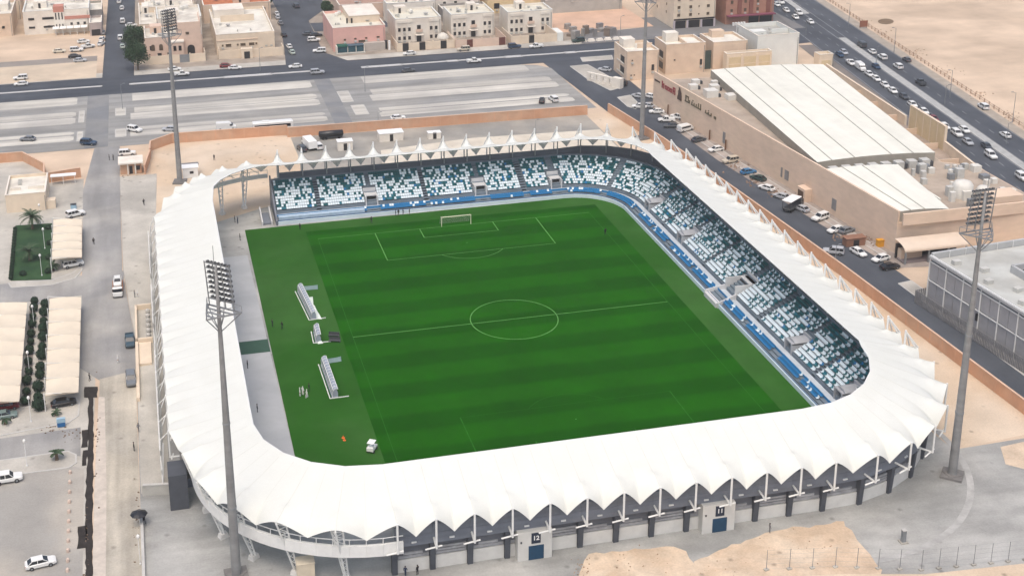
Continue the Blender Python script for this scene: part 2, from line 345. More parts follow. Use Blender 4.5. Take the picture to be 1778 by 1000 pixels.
# highway
def hw(t, off):
    """point along the highway axis (t in metres southwards) at an offset to the east"""
    a, b = Vector((186.5,253.0)), Vector((157.8,55.1)); d = (b-a).normalized(); q = Vector((-d.y, d.x))
    return a + d*t + q*off
def hwpoly(t0, t1, o0, o1): return [tuple(hw(t0,o0)), tuple(hw(t1,o0)), tuple(hw(t1,o1)), tuple(hw(t0,o1))]
ground_sheet('highway', hwpoly(-260, 420, -13.5, 10.8), 0.06, ASPH)
kerbed('highway_median', hwpoly(62, 420, -1.1, 1.1), mat('median_gravel',(0.36,0.37,0.36),0.95,0.18,0.5))
kerbed('highway_median', hwpoly(-260, 24, -1.6, 0.6), MATS['median_gravel'])
ground_sheet('highway_shoulder', hwpoly(-260, 420, 10.8, 14.5), 0.05, mat('shoulder_gravel',(0.34,0.30,0.25),0.95,0.16,0.3))
ground_sheet('frontage_strip', hwpoly(70, 420, -19.0, -13.5), 0.05, mat('frontage_asphalt',(0.185,0.165,0.15),0.9,0.14,0.2))
hm = MB()
for o in (10.4, 1.6, -1.6, -13.0): hm.strip(hw(-200,o), hw(420,o), 0.18, 0.07)
for k in range(70):
    for o in (5.0, -5.0, -9.0): hm.strip(hw(-200+k*9,o), hw(-197+k*9,o), 0.14, 0.07)
hm.build('highway_marking', mat('faded_paint',(0.34,0.35,0.355),0.8,0.25,0.4), kind='structure')
ground_sheet('brown_ground_oval', [(at(1538+14*math.cos(t*0.524),38+5*math.sin(t*0.524)).x, at(1538+14*math.cos(t*0.524),38+5*math.sin(t*0.524)).y) for t in range(12)], 0.03, mat('dark_brown_soil',(0.17,0.12,0.075),0.95,0.2,0.3))  # flat oval of darker brown ground on the sand
# left of the stadium: service road, paved yards, dirt track
ground_sheet('yard_paving', [(-260,-130),(-85,-130),(-85,-6),(-89,40),(-89.8,109.5),(-100,108),(-100.3,117),(-106.8,128),(-260,129)], 0.03, CONC_P)
ground_sheet('service_road', [(-87.4,134.5),(-80.3,134.5),(-80.3,108.5),(-79.8,45),(-77.2,8),(-77.4,-4),(-84.2,-6),(-88,0),(-88.6,38),(-89.8,100)], 0.05, ASPH_OLD)
ground_sheet('dirt_track', [(-84.2,-5.5),(-77.4,-3.5),(-77.0,-130),(-83.6,-130)], 0.058, DUSTROAD)
ground_sheet('cross_road', px((-60,500),(20,492),(150,478),(215,470),(215,500),(150,512),(20,528),(-60,535)), 0.06, ASPH_OLD)
ground_sheet('cross_road', px((-60,770),(140,742),(140,792),(90,792),(0,802),(-60,810)), 0.06, ASPH_OLD)
ground_sheet('yard_tarmac', px((-60,830),(0,822),(130,810),(146,815),(143,1030),(-60,1030)), 0.05, mat('yard_tarmac',(0.31,0.30,0.275),0.9,0.14,0.1,col2=(0.40,0.37,0.32),scale2=0.05,mix2=0.9,fine=0.06))
kerbed('pavement', px((-60,765),(0,757),(60,745),(118,735),(136,722),(138,700),(130,690),(60,705),(-60,722)), CONC_P)
kerbed('traffic_island', px((-60,812),(0,800),(70,790),(118,784),(132,790),(132,804),(120,812),(60,820),(0,828),(-60,836)), CONC_P)
kerbed('traffic_island', px((15,492),(90,487),(128,474),(142,460),(142,470),(130,484),(90,495),(20,500)), CONC_P)
# trench along the dirt track: flat sheet, shade of its depth painted near black
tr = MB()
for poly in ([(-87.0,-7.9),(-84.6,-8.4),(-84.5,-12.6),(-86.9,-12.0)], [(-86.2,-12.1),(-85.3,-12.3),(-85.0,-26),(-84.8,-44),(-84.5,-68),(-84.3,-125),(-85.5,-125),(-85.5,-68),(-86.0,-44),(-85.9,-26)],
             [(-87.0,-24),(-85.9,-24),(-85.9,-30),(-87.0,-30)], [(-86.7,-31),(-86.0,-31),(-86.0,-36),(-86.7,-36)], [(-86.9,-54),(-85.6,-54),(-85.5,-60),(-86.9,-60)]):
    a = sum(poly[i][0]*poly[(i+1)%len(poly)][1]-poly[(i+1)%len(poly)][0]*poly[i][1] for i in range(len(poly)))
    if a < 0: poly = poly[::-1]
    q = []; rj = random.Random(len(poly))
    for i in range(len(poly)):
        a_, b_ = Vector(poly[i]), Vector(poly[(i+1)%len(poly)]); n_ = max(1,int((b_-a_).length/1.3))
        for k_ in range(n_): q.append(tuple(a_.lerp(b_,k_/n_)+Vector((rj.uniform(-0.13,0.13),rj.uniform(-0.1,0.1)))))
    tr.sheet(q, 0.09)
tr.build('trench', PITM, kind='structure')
ground_sheet('spoil_edge', [(-84.3,-12.4),(-83.2,-12.8),(-82.6,-44),(-82.4,-125),(-84.2,-125),(-84.6,-44)], 0.07, mat('spoil_dust',(0.50,0.45,0.39),0.95,0.15,0.6))

# ------------------------------------------------------------------ turf and pitch
def turf(name, c1, c2, period, var, edge=0.06):
    m = bpy.data.materials.new(name); m.use_nodes = True; nt = m.node_tree; n = nt.nodes; l = nt.links; b = n['Principled BSDF']
    b.inputs['Roughness'].default_value = 1.0; b.inputs['Specular IOR Level'].default_value = 0.0
    geo = n.new('ShaderNodeNewGeometry'); sp = n.new('ShaderNodeSeparateXYZ'); l.new(geo.outputs['Position'], sp.inputs[0])
    nz = n.new('ShaderNodeTexNoise'); nz.inputs['Scale'].default_value = 0.12; nz.inputs['Detail'].default_value = 4; l.new(geo.outputs['Position'], nz.inputs['Vector'])
    ad = n.new('ShaderNodeMath'); ad.operation = 'MULTIPLY_ADD'; ad.inputs[1].default_value = 1.1; l.new(nz.outputs['Fac'], ad.inputs[0]); l.new(sp.outputs['Y'], ad.inputs[2])
    pp = n.new('ShaderNodeMath'); pp.operation = 'PINGPONG'; pp.inputs[1].default_value = period; l.new(ad.outputs[0], pp.inputs[0])
    mr = n.new('ShaderNodeMapRange'); mr.interpolation_type = 'SMOOTHSTEP'; mr.inputs['From Min'].default_value = period*(0.5-edge); mr.inputs['From Max'].default_value = period*(0.5+edge); l.new(pp.outputs[0], mr.inputs['Value'])
    mx = n.new('ShaderNodeMix'); mx.data_type = 'RGBA'; mx.inputs['A'].default_value = (*c1,1); mx.inputs['B'].default_value = (*c2,1); l.new(mr.outputs['Result'], mx.inputs['Factor'])
    n2 = n.new('ShaderNodeTexNoise'); n2.inputs['Scale'].default_value = 0.06; n2.inputs['Detail'].default_value = 8; n2.inputs['Roughness'].default_value = 0.7; l.new(geo.outputs['Position'], n2.inputs['Vector'])
    r2 = n.new('ShaderNodeMapRange'); r2.inputs['From Min'].default_value = 0.3; r2.inputs['From Max'].default_value = 0.7; r2.inputs['To Min'].default_value = 1-var; r2.inputs['To Max'].default_value = 1+var; l.new(n2.outputs['Fac'], r2.inputs['Value'])
    mu = n.new('ShaderNodeMix'); mu.data_type = 'RGBA'; mu.blend_type = 'MULTIPLY'; mu.inputs['Factor'].default_value = 1.0
    l.new(mx.outputs['Result'], mu.inputs['A']); l.new(r2.outputs['Result'], mu.inputs['B']); l.new(mu.outputs['Result'], b.inputs['Base Color'])
    return m
GRASS = turf('pitch_grass', (0.0056,0.066,0.0006), (0.0085,0.086,0.0010), 5.83, 0.20, 0.16)
SURR = mat('surround_turf', (0.019,0.090,0.009), 0.95, 0.16, 0.08, col2=(0.035,0.110,0.021), scale2=0.04, mix2=0.9, spec=0.0)
LINE = mat('pitch_paint', (0.10,0.28,0.07), 0.9, 0.22, 0.5, spec=0.1)
def arcpts(cx, cy, r, a0, a1, n):
    return [(cx+r*math.cos(R(a0+(a1-a0)*i/n)), cy+r*math.sin(R(a0+(a1-a0)*i/n))) for i in range(n+1)]
surround = [(-50.9,-56),(-46,-60.5),(-38,-62.6),(30,-63.2),(43.2,-55),(43.2,51)]+arcpts(31.2,51.2,12.2,0,90,8)+[(31,63.4),(-50.6,62.4)]
ground_sheet('turf_surround', surround, 0.09, SURR)
pitch = ground_sheet('pitch', [(-36.1,-58),(37.2,-58),(37.2,57.4),(-36.3,57.6)], 0.11, GRASS)
WORN = mat('worn_pitch_paint', (0.017,0.122,0.009), 0.9, 0.3, 0.5, spec=0.1)
def line(name, a, b, w=0.14, m=None):
    MB().strip(a, b, w, 0.125).build(name, m or LINE, pitch)
def arcline(name, pts, w=0.14, mm=None):
    m = MB()
    for i in range(len(pts)-1):
        a, b = Vector(pts[i]), Vector(pts[i+1]); d = (b-a).normalized()*0.03
        m.strip(a-d, b+d, w, 0.125)
    m.build(name, mm or LINE, pitch)
for s in (1,-1):
    LM = LINE if s > 0 else WORN
    line('touchline', (34*s,-52.5), (34*s,52.5), 0.10, WORN); line('goal_line', (-34,52.5*s), (34,52.5*s), 0.13, LM)
    y = 52.5*s
    for xx, dep in ((20.16,16.5),(9.16,5.5)):
        line('box_line', (-xx,y), (-xx,y-dep*s), 0.2, LM); line('box_line', (xx,y), (xx,y-dep*s), 0.2, LM); line('box_line', (-xx,y-dep*s), (xx,y-dep*s), 0.14 if s > 0 else 0.05, LM)
    arcline('penalty_arc', [(p[0], p[1]*s) for p in arcpts(0,41.5,9.15,-143,-37,20)], 0.14 if s > 0 else 0.07, LM)
    MB().sheet([(0.15*math.cos(i),0.15*math.sin(i)+41.5*s) for i in range(6)], 0.125).build('penalty_spot', LINE, pitch)
line('halfway_line', (-34,0), (34,0), 0.18)
arcline('centre_circle', arcpts(0,0,9.15,0,360,72), 0.2)
ground_sheet('tunnel_carpet', [(-57.5,3.4),(-51.0,3.4),(-51.0,-2.2),(-57.5,-2.2)], 0.10, mat('green_carpet',(0.035,0.085,0.06),0.95,0.1,0.5))
# ------------------------------------------------------------------ stadium canopy
def pol(c, r, deg): return (c[0]+r*math.cos(R(deg)), c[1]+r*math.sin(R(deg)))
ST = []                     # radial stations: inner edge point, outer post point, wall foot, side
for k in range(13): x = -40.2+5.8*k; ST.append(((x,-69.1),(x,-80.9),(x,-78.3),'near'))
for a, ra in ((-76,29.6),(-62,30.2),(-48,30.9),(-34,31.6),(-20,32.2),(-6,32.6)): ST.append((pol((30,-49),20,a), pol((29.6,-51.8),ra,a), pol((29.6,-51.8),ra-2.6,a), 'near_east'))
for k in range(-9,9): y = 5.1+6.05*k; ST.append(((50.5,y),(62.3,y),(59.6,y),'east'))
for a in (6,25.5,45,64.5,84): ST.append((pol((36,55),14.8,a), pol((38.2,58.8),23.2,a), pol((38.2,58.8),20.5,a), 'far_east'))
for k in range(13): x = 33.5-6.15*k; ST.append(((x,69.7),(x,81.0),(x,78.4),'far'))
for a in (104,119,134,149,164): ST.append((pol((-41.3,53.7),17,a), pol((-42,53.5),28.4,a), pol((-42,53.5),25.6,a), 'far_west'))
for k in range(17): y = 49.5-6*k; ST.append(((-58.4,y),(-71.8,y),(-68.8,y),'west'))
for a in (184,201,218,235,252.5): ST.append((pol((-40.4,-51.1),18,a), pol((-40.2,-51.6),29.8,a), pol((-40.2,-51.6),26.8,a), 'near_west'))
NS = len(ST)
Z_IN, Z_PK, Z_TIP, Z_BOT, Z_CONE = 13.6, 10.7, 7.7, 5.8, 14.2
SHAL = [{'west':0.15,'far_west':0.7,'near_west':0.8}.get(t[3],1.0) for t in ST]
CONE = [{'west':0.0,'far_west':0.85,'near_west':0.2,'near':0.25,'near_east':0.3,'east':0.35,'far_east':0.6}.get(t[3],1.0) for t in ST]
canopy = empty('stadium_canopy', (-5,0,0))
tag(canopy, 'white scalloped membrane roof ringing the football stadium on white steel posts', 'roof')
MEMB = mat('roof_membrane', (0.725,0.745,0.70), 0.75, 0.025, 0.12, spec=0.2, col2=(0.685,0.70,0.65), scale2=0.12, mix2=0.6, fine=0.015)
_n = MEMB.node_tree.nodes; _l = MEMB.node_tree.links; _tr = _n.new('ShaderNodeBsdfTranslucent'); _tr.inputs['Color'].default_value = (0.75,0.75,0.70,1)
_mx = _n.new('ShaderNodeMixShader'); _mx.inputs['Fac'].default_value = 0.12
_l.new(_n['Principled BSDF'].outputs[0], _mx.inputs[1]); _l.new(_tr.outputs[0], _mx.inputs[2]); _l.new(_mx.outputs[0], _n['Material Output'].inputs['Surface'])
def memb_pt(k, u, v):
    a, b = ST[k % NS], ST[(k+1) % NS]
    i = Vector(a[0])*(1-u)+Vector(b[0])*u; o = Vector(a[1])*(1-u)+Vector(b[1])*u
    s = abs(2*u-1); sh = SHAL[k % NS]*(1-u)+SHAL[(k+1) % NS]*u
    d = (o-i); L = d.length; d = d.normalized()
    p = i + d*((L - 0.8*sh*(1-s)**1.3*v**4)*v)
    # the roof slopes gently outwards and dips between the posts at its edge
    z = Z_IN-(Z_IN-Z_PK)*v - 0.25*math.sin(math.pi*v) - (Z_PK-Z_TIP)*sh*(1-s)**1.35*v**6
    # over every wall column the fabric is drawn up to a small cone
    for kk in (k, k+1):
        c = CONE[kk % NS]
        if c > 0:
            r = (p-Vector(ST[kk % NS][2])).length
            if r < 1.6: z += c*(2.4 if ST[kk % NS][3] == 'far' else 1.5)*(1-r/1.6)**1.8
    return (p.x, p.y, z)
NU, NV = 20, 26
for k in range(NS):
    m = MB(); vs = [memb_pt(k, i/NU, j/NV) for j in range(NV+1) for i in range(NU+1)]
    fs = [(j*(NU+1)+i, j*(NU+1)+i+1, (j+1)*(NU+1)+i+1, (j+1)*(NU+1)+i) for j in range(NV) for i in range(NU)]
    m.add(vs, [f[::-1] for f in fs]); m.build('membrane_panel', MEMB, canopy, smooth=True)
SEAM = mat('membrane_seam', (0.645,0.655,0.60), 0.8, 0.08, 0.5)
for k in range(NS):
    for u in (0.0, 0.5):
        m = MB()
        for j in range(2, NV if u == 0.0 else NV-1):
            a, b = Vector(memb_pt(k,u,j/NV)), Vector(memb_pt(k,u,(j+1)/NV)); d_ = (b-a).normalized(); q = Vector((-d_.y,d_.x,0)).normalized()*(0.05 if u == 0.0 else 0.03); up = Vector((0,0,0.03))
            m.add([a-q+up,a+q+up,b+q+up,b-q+up],[(0,1,2,3)])
        m.build('membrane_seam', SEAM, canopy)
edge = MB()
for k in range(NS):
    a, b = ST[k][0], ST[(k+1)%NS][0]; edge.tube((*a,Z_IN-0.12),(*b,Z_IN-0.12),0.14,n=6)
edge.build('inner_ring_tube', STEEL, canopy)
for k in range(NS):
    i, o, w, side = ST[k]; i, o, w = Vector(i), Vector(o), Vector(w); d = (o-i).normalized(); tng = Vector((-d.y, d.x))
    rf = MB(); pts = [Vector(memb_pt(k,0.0,t/8.0))-Vector((0,0,0.3)) for t in range(9)]
    rf.path(pts, 0.16); rf.build('rafter', STEEL, canopy)
    if side not in ('near_west','far_west'):
        MB().tube((o.x,o.y,Z_BOT),(o.x,o.y,Z_PK+0.15),0.17,n=8).build('edge_post', STEEL, canopy)
        e = w + tng*0.15
        MB().tube((o.x,o.y,Z_BOT+0.1),(e.x,e.y,5.9),0.17,n=6).build('strut', STEEL, canopy)
        q = o - tng*1.6 - d*0.5; q2 = o + tng*0.9 - d*0.2
        MB().tube((q.x,q.y,Z_BOT-0.3),(q2.x,q2.y,Z_BOT+0.25),0.13,n=6).build('foot_bar', STEEL, canopy)
        c = w - d*0.7
        zc = memb_pt(k,0.0,max(0.0,min(1.0,(c-i).length/(o-i).length)))[2]-0.4; MB().tube((c.x,c.y,6.5),(c.x,c.y,zc),0.17,n=8).build('roof_column', mat('grey_column',(0.36,0.385,0.40),0.6,0.08,0.6), canopy)
        # A-frame legs from the head of the cone down to the edge
        framed = side in ('east','far','far_east')
        for sgn in (-1,1) if framed else ():
            f = o + tng*((0.4 if sgn < 0 else 2.6) if side == 'east' else 0.9)*sgn
            MB().tube((w.x,w.y,Z_CONE),(f.x,f.y,Z_PK-0.9),0.13,n=6).build('edge_brace', STEEL, canopy)
        if framed: MB().tube((w.x,w.y,Z_CONE),(o.x,o.y,Z_PK),0.16,n=6).tube((w.x,w.y,Z_CONE-3.6),(w.x,w.y,Z_CONE+0.2),0.19,n=6).build('cone_mast', STEEL, canopy)
    else:
        # raking lattice column on a concrete footing
        cc = (-40.2,-51.6) if side == 'near_west' else (-42,53.5)
        b = Vector(cc) + d*26.6 if side == 'near_west' else Vector(cc) + d*24.6
        lat = MB(); chords = []
        for dx, dy in ((-0.9,-0.2),(0.9,-0.2),(0,0.9)):
            p0 = Vector((b.x+tng.x*dx*0.35+d.x*dy*0.3, b.y+tng.y*dx*0.35+d.y*dy*0.3, 0.75))
            p1 = Vector((o.x+tng.x*dx+d.x*(dy-0.9), o.y+tng.y*dx+d.y*(dy-0.9), Z_PK-0.25))
            lat.tube(p0, p1, 0.15, n=6); chords.append((p0,p1))
        for s in range(9):
            for c in range(3):
                p, q = chords[c], chords[(c+1)%3]
                lat.tube(p[0].lerp(p[1], s/9), q[0].lerp(q[1], (s+1)/9), 0.07, n=5, cap=False)
        lat.build('lattice_column', STEEL, canopy)
        MB().obox((b.x,b.y,0.05),1.5,1.2,0.75,math.atan2(d.y,d.x),top=0.8).build('footing', mat('footing_concrete',(0.58,0.575,0.55),0.9,0.1,0.6), canopy)
        for sgn in (-1,1):
            f = o - d*4 + tng*2.6*sgn
            MB().tube((o.x-d.x*0.8,o.y-d.y*0.8,Z_PK-0.5),(f.x,f.y,8.6),0.09,n=5).build('edge_brace', STEEL, canopy)
# ring girder round the two open western corners
for side, cc, rr, angs, z0, z1 in (('near_west',(-40.2,-51.6),28.3,[176+i*5 for i in range(19)]+[272],5.2,7.1),('far_west',(-42,53.5),26.6,[92+i*5 for i in range(18)],6.6,7.6)):
    pts = [pol(cc, rr, a) for a in angs]; g = MB()
    for a, b in zip(pts[:-1], pts[1:]): g.bar((*a,(z0+z1)/2),(*b,(z0+z1)/2),0.5,z1-z0)
    g.build('ring_girder', STEEL, canopy)
    h = MB()
    for a, b in zip(pts[:-1], pts[1:]): h.tube((*a,z1+1.0),(*b,z1+1.0),0.08,n=5); h.tube((*a,z1),(*a,z1+1.0),0.07,n=5)
    h.build('girder_rail', STEEL, canopy)
# western outer lattice screen
for k in range(16):
    y0, y1 = 49.5-6*k, 43.5-6*k
    zt = 4.0 if (-9 < (y0+y1)/2 < 4 or 20 < (y0+y1)/2 < 25) else 7.4
    g = MB(); X = -73.4
    for p in ((y0,0),(y1,0)): g.tube((X,p[0],0.05),(X+0.6,p[0],zt+1.2),0.11,n=6)
    ym = (y0+y1)/2
    for z0, z1 in ((0.4,zt/2),(zt/2,zt)):
        for a, b in ((y0,ym),(ym,y1)):
            g.tube((X,a,z0),(X,b,z1),0.09,n=5); g.tube((X,a,z1),(X,b,z0),0.09,n=5)
        g.tube((X,y0,z1),(X,y1,z1),0.10,n=5)
    g.tube((X,ym,0.3),(X,ym,zt),0.09,n=5); g.tube((X,y0,0.4),(X,y1,0.4),0.10,n=5)
    g.tube((X+0.6,y0,zt+1.0),(-71.9,y0,Z_PK),0.10,n=5); g.tube((X,ym,zt),(-71.2,ym,Z_PK-1.2),0.09,n=5)
    g.build('lattice_screen', STEEL, canopy)

# ------------------------------------------------------------------ outer wall of the bowl
shell = empty('stadium_outer_wall', (5,0,0))
tag(shell, 'slate grey stadium wall with white lower panels under the scalloped roof edge', 'building')
def wall_seg(name, p, q, z0, z1, th, m, inset=0.0, gap=0.0):
    p, q = Vector(p), Vector(q); d = (q-p).normalized(); n = Vector((d.y,-d.x))
    a, b = p+d*gap-n*inset, q-d*gap-n*inset
    poly = [a, b, b-n*th, a-n*th]
    return MB().prism([(v.x,v.y) for v in poly], z0, z1, bottom=True).build(name, m, shell)
gate_bays = {3, 8}
LOUV = streaks(mat('louvre_band', (0.30,0.31,0.325), 0.6, 0.25, 0.8), 0.15, 0.3, 0.3)
GALW = mat('gallery_grey',(0.13,0.14,0.16),0.8,0.12,0.4)
VOID = mat('open_gallery', (0.018,0.022,0.03), 0.8, 0.2, 0.5)
for k in range(NS):
    a, b = ST[k], ST[(k+1)%NS]
    if a[3] in ('west','far_west','near_west') or b[3] in ('west','far_west','near_west'): continue
    p, q = a[2], b[2]; near = a[3].startswith('near')
    wall_seg('cladding_panel', p, q, 5.0, 6.75, 0.35, CLAD, gap=0.015)
    wall_seg('cladding_panel', p, q, 6.78, 8.3, 0.35, CLAD, inset=0.03, gap=0.015)
    if near:
        dd = (Vector(q)-Vector(p)).normalized(); nn = Vector((dd.y,-dd.x)); c = (Vector(p)+Vector(q))/2
        lp = c + nn*0.1
        MB().obox((lp.x,lp.y,5.55),0.75,0.22,0.2,math.atan2(dd.y,dd.x)).build('wall_lamp', STEEL, shell)
        wall_seg('wall_panel', p, q, 0.05, 2.25, 0.3, WALLW, inset=0.7, gap=0.45)
        wall_seg('gallery_wall', p, q, 2.2, 4.95, 0.12, GALW, inset=1.02)
        if k % 3 == 1: 
            for z in (2.45,2.95,3.45): wall_seg('louvre', p, q, z, z+0.36, 0.2, LOUV, inset=0.78, gap=0.5)
        else:
            wall_seg('louvre', p, q, 2.4, 2.85, 0.2, LOUV, inset=0.8, gap=0.5)
            wall_seg('louvre', p, q, 2.95, 3.35, 0.2, LOUV, inset=0.8, gap=1.4)
    else:
        wall_seg('wall_panel', p, q, 0.05, 5.0, 0.3, WALLW, inset=0.2, gap=0.0)
for k in range(NS):
    a = ST[k]
    if a[3] in ('west','far_west','near_west'): continue
    w = Vector(a[2]); d = (Vector(a[1])-Vector(a[0])).normalized(); t = Vector((-d.y,d.x)); m = MB()
    ring = lambda z, dep: [(*(w+t*0.42+d*dep),z),(*(w-t*0.42+d*dep),z),(*(w-t*0.42-d*1.2),z),(*(w+t*0.42-d*1.2),z)]
    m.loft([ring(0.05,-0.3), ring(5.0,0.06)]).build('fin_column', DCOL, shell)
# numbered gates
def text_mesh(s, size, depth=0.03):
    cu = bpy.data.curves.new('t','FONT'); cu.body = s; cu.size = size; cu.extrude = depth; cu.align_x = 'CENTER'; cu.align_y = 'CENTER'; cu.offset = size*0.02
    o = bpy.data.objects.new('t', cu); COL.objects.link(o); dg = bpy.context.evaluated_depsgraph_get(); dg.update()
    me = bpy.data.meshes.new_from_object(o.evaluated_get(dg)); bpy.data.objects.remove(o); bpy.data.curves.remove(cu)
    return me
GATEW = mat('gate_render', (0.56,0.56,0.53), 0.85, 0.07, 0.4)
for gx, num in ((-18.8,'12'),(11.0,'11')):
    g = MB().box(gx-2.7,gx+2.7,-79.15,-77.3,0.05,5.05).build('gate_house', GATEW, shell)
    MB().box(gx+0.15-1.15,gx+0.15+1.25,-79.2,-79.0,0.1,2.55).build('gate_door', BLUED, g)
    MB().box(gx+0.15-0.72,gx+0.15+0.72,-79.22,-79.1,2.95,4.75).build('gate_number_board', NAVY, g)
    t = inst(text_mesh(num,1.05), 'gate_number', g, (gx+0.15,-79.23,3.85), rot=(R(90),0,0)); t.data.materials.append(WPAINT)
    MB().box(gx-2.3,gx-2.05,-79.24,-79.1,3.2,3.5).build('gate_lamp', DARKST, g)
# ------------------------------------------------------------------ seating bowl
def bowl_pts(d, n=14):
    pts = []
    pts += [((-42.3+ (31.2+42.3)*i/12, 63.4+d), (0,1)) for i in range(12)]
    for i in range(n): a = 90-90*i/n; pts.append((pol((31.2,51.4),12+d,a), (math.cos(R(a)),math.sin(R(a)))))
    pts += [((43.2+d, 51.4-100.8*i/16), (1,0)) for i in range(16)]
    for i in range(n): a = -90*i/n; pts.append((pol((29.2,-49.4),14+d,a), (math.cos(R(a)),math.sin(R(a)))))
    pts += [((29.2-67*i/10, -63.4-d), (0,-1)) for i in range(11)]
    return pts
bowl = empty('seating_stand', (10,0,0))
tag(bowl, 'open terraced stand with teal, white and blue seats curving round the pitch', 'grandstand')
prof = [(0.28,0.05),(0.28,0.7)]
ROWS = []
d, z = 0.9, 0.7
for i in range(2): prof += [(d,z),(d,z+0.3)]; z += 0.3; ROWS.append((d+0.08,z,'low',i)); d += 0.8
prof += [(d,z),(d,z)]; walk0 = d; d += 1.75; walk1 = d; zwalk = z
prof += [(d,z),(d,z+0.75)]; z += 0.75
for j in range(11): ROWS.append((d+0.08,z,'up',j)); d += 0.8; prof += [(d,z),(d,z+0.42)]; z += 0.42
prof += [(d+0.2,z),(d+0.2,7.35),(d+0.42,7.35),(d+0.42,0.05)]
DBACK = d+0.2
TERR = mat('terrace_concrete', (0.15,0.19,0.225), 0.85, 0.15, 0.4, fine=0.05)
rings = []
base_p = bowl_pts(0)
cols = [bowl_pts(dd) for dd, zz in prof]
m = MB(); rings = [[(cols[r][i][0][0], cols[r][i][0][1], prof[r][1]) for r in range(len(prof))] for i in range(len(base_p))]
m.loft(rings, closed=False, cap=True); m.build('terrace', TERR, bowl)
# front wall, walkway
def ribbon(name, d0, d1, z0, z1, mt):
    A, B = bowl_pts(d0), bowl_pts(d1)
    m = MB(); rings = [[(*A[i][0],z0),(*A[i][0],z1),(*B[i][0],z1),(*B[i][0],z0)] for i in range(len(A))]
    m.loft(rings); return m.build(name, mt, bowl)
ribbon('front_wall', 0.0, 0.27, 0.06, 0.98, mat('pale_blue_wall',(0.56,0.65,0.70),0.7,0.08,0.3))
ribbon('rear_wall', d+0.05, d+0.19, z-0.2, 7.4, mat('rear_slate',(0.17,0.20,0.24),0.8,0.1,0.4))
ribbon('front_rail', 0.24, 0.30, 1.02, 1.12, mat('blue_rail',(0.02,0.13,0.30),0.6,0.1,0.5))
ribbon('cross_walkway', walk0+0.06, walk1-0.05, zwalk-0.02, zwalk+0.03, mat('walkway_grey',(0.46,0.51,0.55),0.85,0.1,0.4))
ribbon('blue_kickboard', walk0-0.02, walk0+0.05, zwalk, zwalk+0.55, mat('blue_panel',(0.03,0.20,0.42),0.6,0.1,0.5))
# openings: (segment, coordinate, half width) ; far uses x, east uses y
VOM = [('far',-18.2,1.6),('far',10.1,1.6),('far',30.2,1.5),('east',47.6,1.5),('east',26.5,1.5),('east',-2.1,2.5),('east',-29.1,1.5),('east',-49.0,1.5)]
AIS = [('far',-31.5),('far',-4.2),('far',21.5),('east',37.0),('east',12.5),('east',-15.6),('east',-39.5)]
seat_sets = {'white':MB(),'teal':MB(),'blue':MB(),'shade_teal':MB()}
def seat(mb, x, y, z, nx, ny):
    """shell seat: pan and backrest, n points away from the pitch"""
    tx, ty = -ny, nx; w = 0.265
    P = lambda a, b, c: (x+tx*a+nx*b, y+ty*a+ny*b, z+c)
    mb.add([P(-w,0.02,0.43),P(w,0.02,0.43),P(w,0.42,0.38),P(-w,0.42,0.38),P(-w,0.05,0.34),P(w,0.05,0.34),P(w,0.54,0.82),P(-w,0.54,0.82),P(-w,0.49,0.36),P(w,0.49,0.36),P(w,0.60,0.80),P(-w,0.60,0.80)],
           [(0,1,2,3),(0,4,5,1),(3,2,6,7),(7,6,10,11),(9,8,11,10),(2,9,10,6),(8,3,7,11)])
rs = random.Random(11)
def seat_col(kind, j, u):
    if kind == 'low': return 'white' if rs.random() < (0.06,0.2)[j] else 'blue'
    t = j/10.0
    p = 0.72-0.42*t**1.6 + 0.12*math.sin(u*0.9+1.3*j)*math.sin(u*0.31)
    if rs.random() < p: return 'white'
    if rs.random() < 0.25+0.7*t: return 'shade_teal'  # darker teal grows towards the back rows: roof shade put into seat colour
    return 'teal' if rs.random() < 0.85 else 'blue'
def blocked(seg, c, dd, kind):
    for s, v, hw_ in VOM:
        if s == seg and abs(c-v) < hw_+0.35 and dd < 8.9: return True
        if s == seg and abs(c-v) < 0.75: return True
    for s, v in AIS:
        if s == seg and abs(c-v) < 0.62: return True
    return False
SP = 0.58
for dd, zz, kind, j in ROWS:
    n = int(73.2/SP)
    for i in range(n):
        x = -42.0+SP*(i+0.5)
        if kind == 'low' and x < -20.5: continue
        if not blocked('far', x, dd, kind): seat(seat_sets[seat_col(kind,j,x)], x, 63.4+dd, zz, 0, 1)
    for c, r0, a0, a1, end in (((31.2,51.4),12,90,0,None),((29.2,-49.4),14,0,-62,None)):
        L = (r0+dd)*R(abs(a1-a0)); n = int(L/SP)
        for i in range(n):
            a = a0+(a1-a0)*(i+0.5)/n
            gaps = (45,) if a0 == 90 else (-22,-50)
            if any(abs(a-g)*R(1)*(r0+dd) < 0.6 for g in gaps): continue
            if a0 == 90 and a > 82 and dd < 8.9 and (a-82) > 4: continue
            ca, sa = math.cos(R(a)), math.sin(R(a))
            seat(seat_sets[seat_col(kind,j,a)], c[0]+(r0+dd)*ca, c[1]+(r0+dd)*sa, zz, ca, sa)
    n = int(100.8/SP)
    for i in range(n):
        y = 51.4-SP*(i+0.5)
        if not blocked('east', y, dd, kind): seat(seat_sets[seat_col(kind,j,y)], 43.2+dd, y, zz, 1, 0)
SEATM = {'white':mat('white_seat',(0.68,0.76,0.80),0.5,0.05,1.0),'teal':mat('teal_seat',(0.024,0.16,0.21),0.5,0.1,1.0),'blue':mat('blue_seat',(0.022,0.18,0.39),0.5,0.08,1.0),'shade_teal':mat('shaded_teal_seat',(0.012,0.105,0.118),0.5,0.1,1.0)}
for k, nm in (('white','white_seats'),('teal','teal_seats'),('shade_teal','shaded_teal_seats'),('blue','blue_seats')):
    seat_sets[k].build(nm, SEATM[k], bowl, kind='stuff')
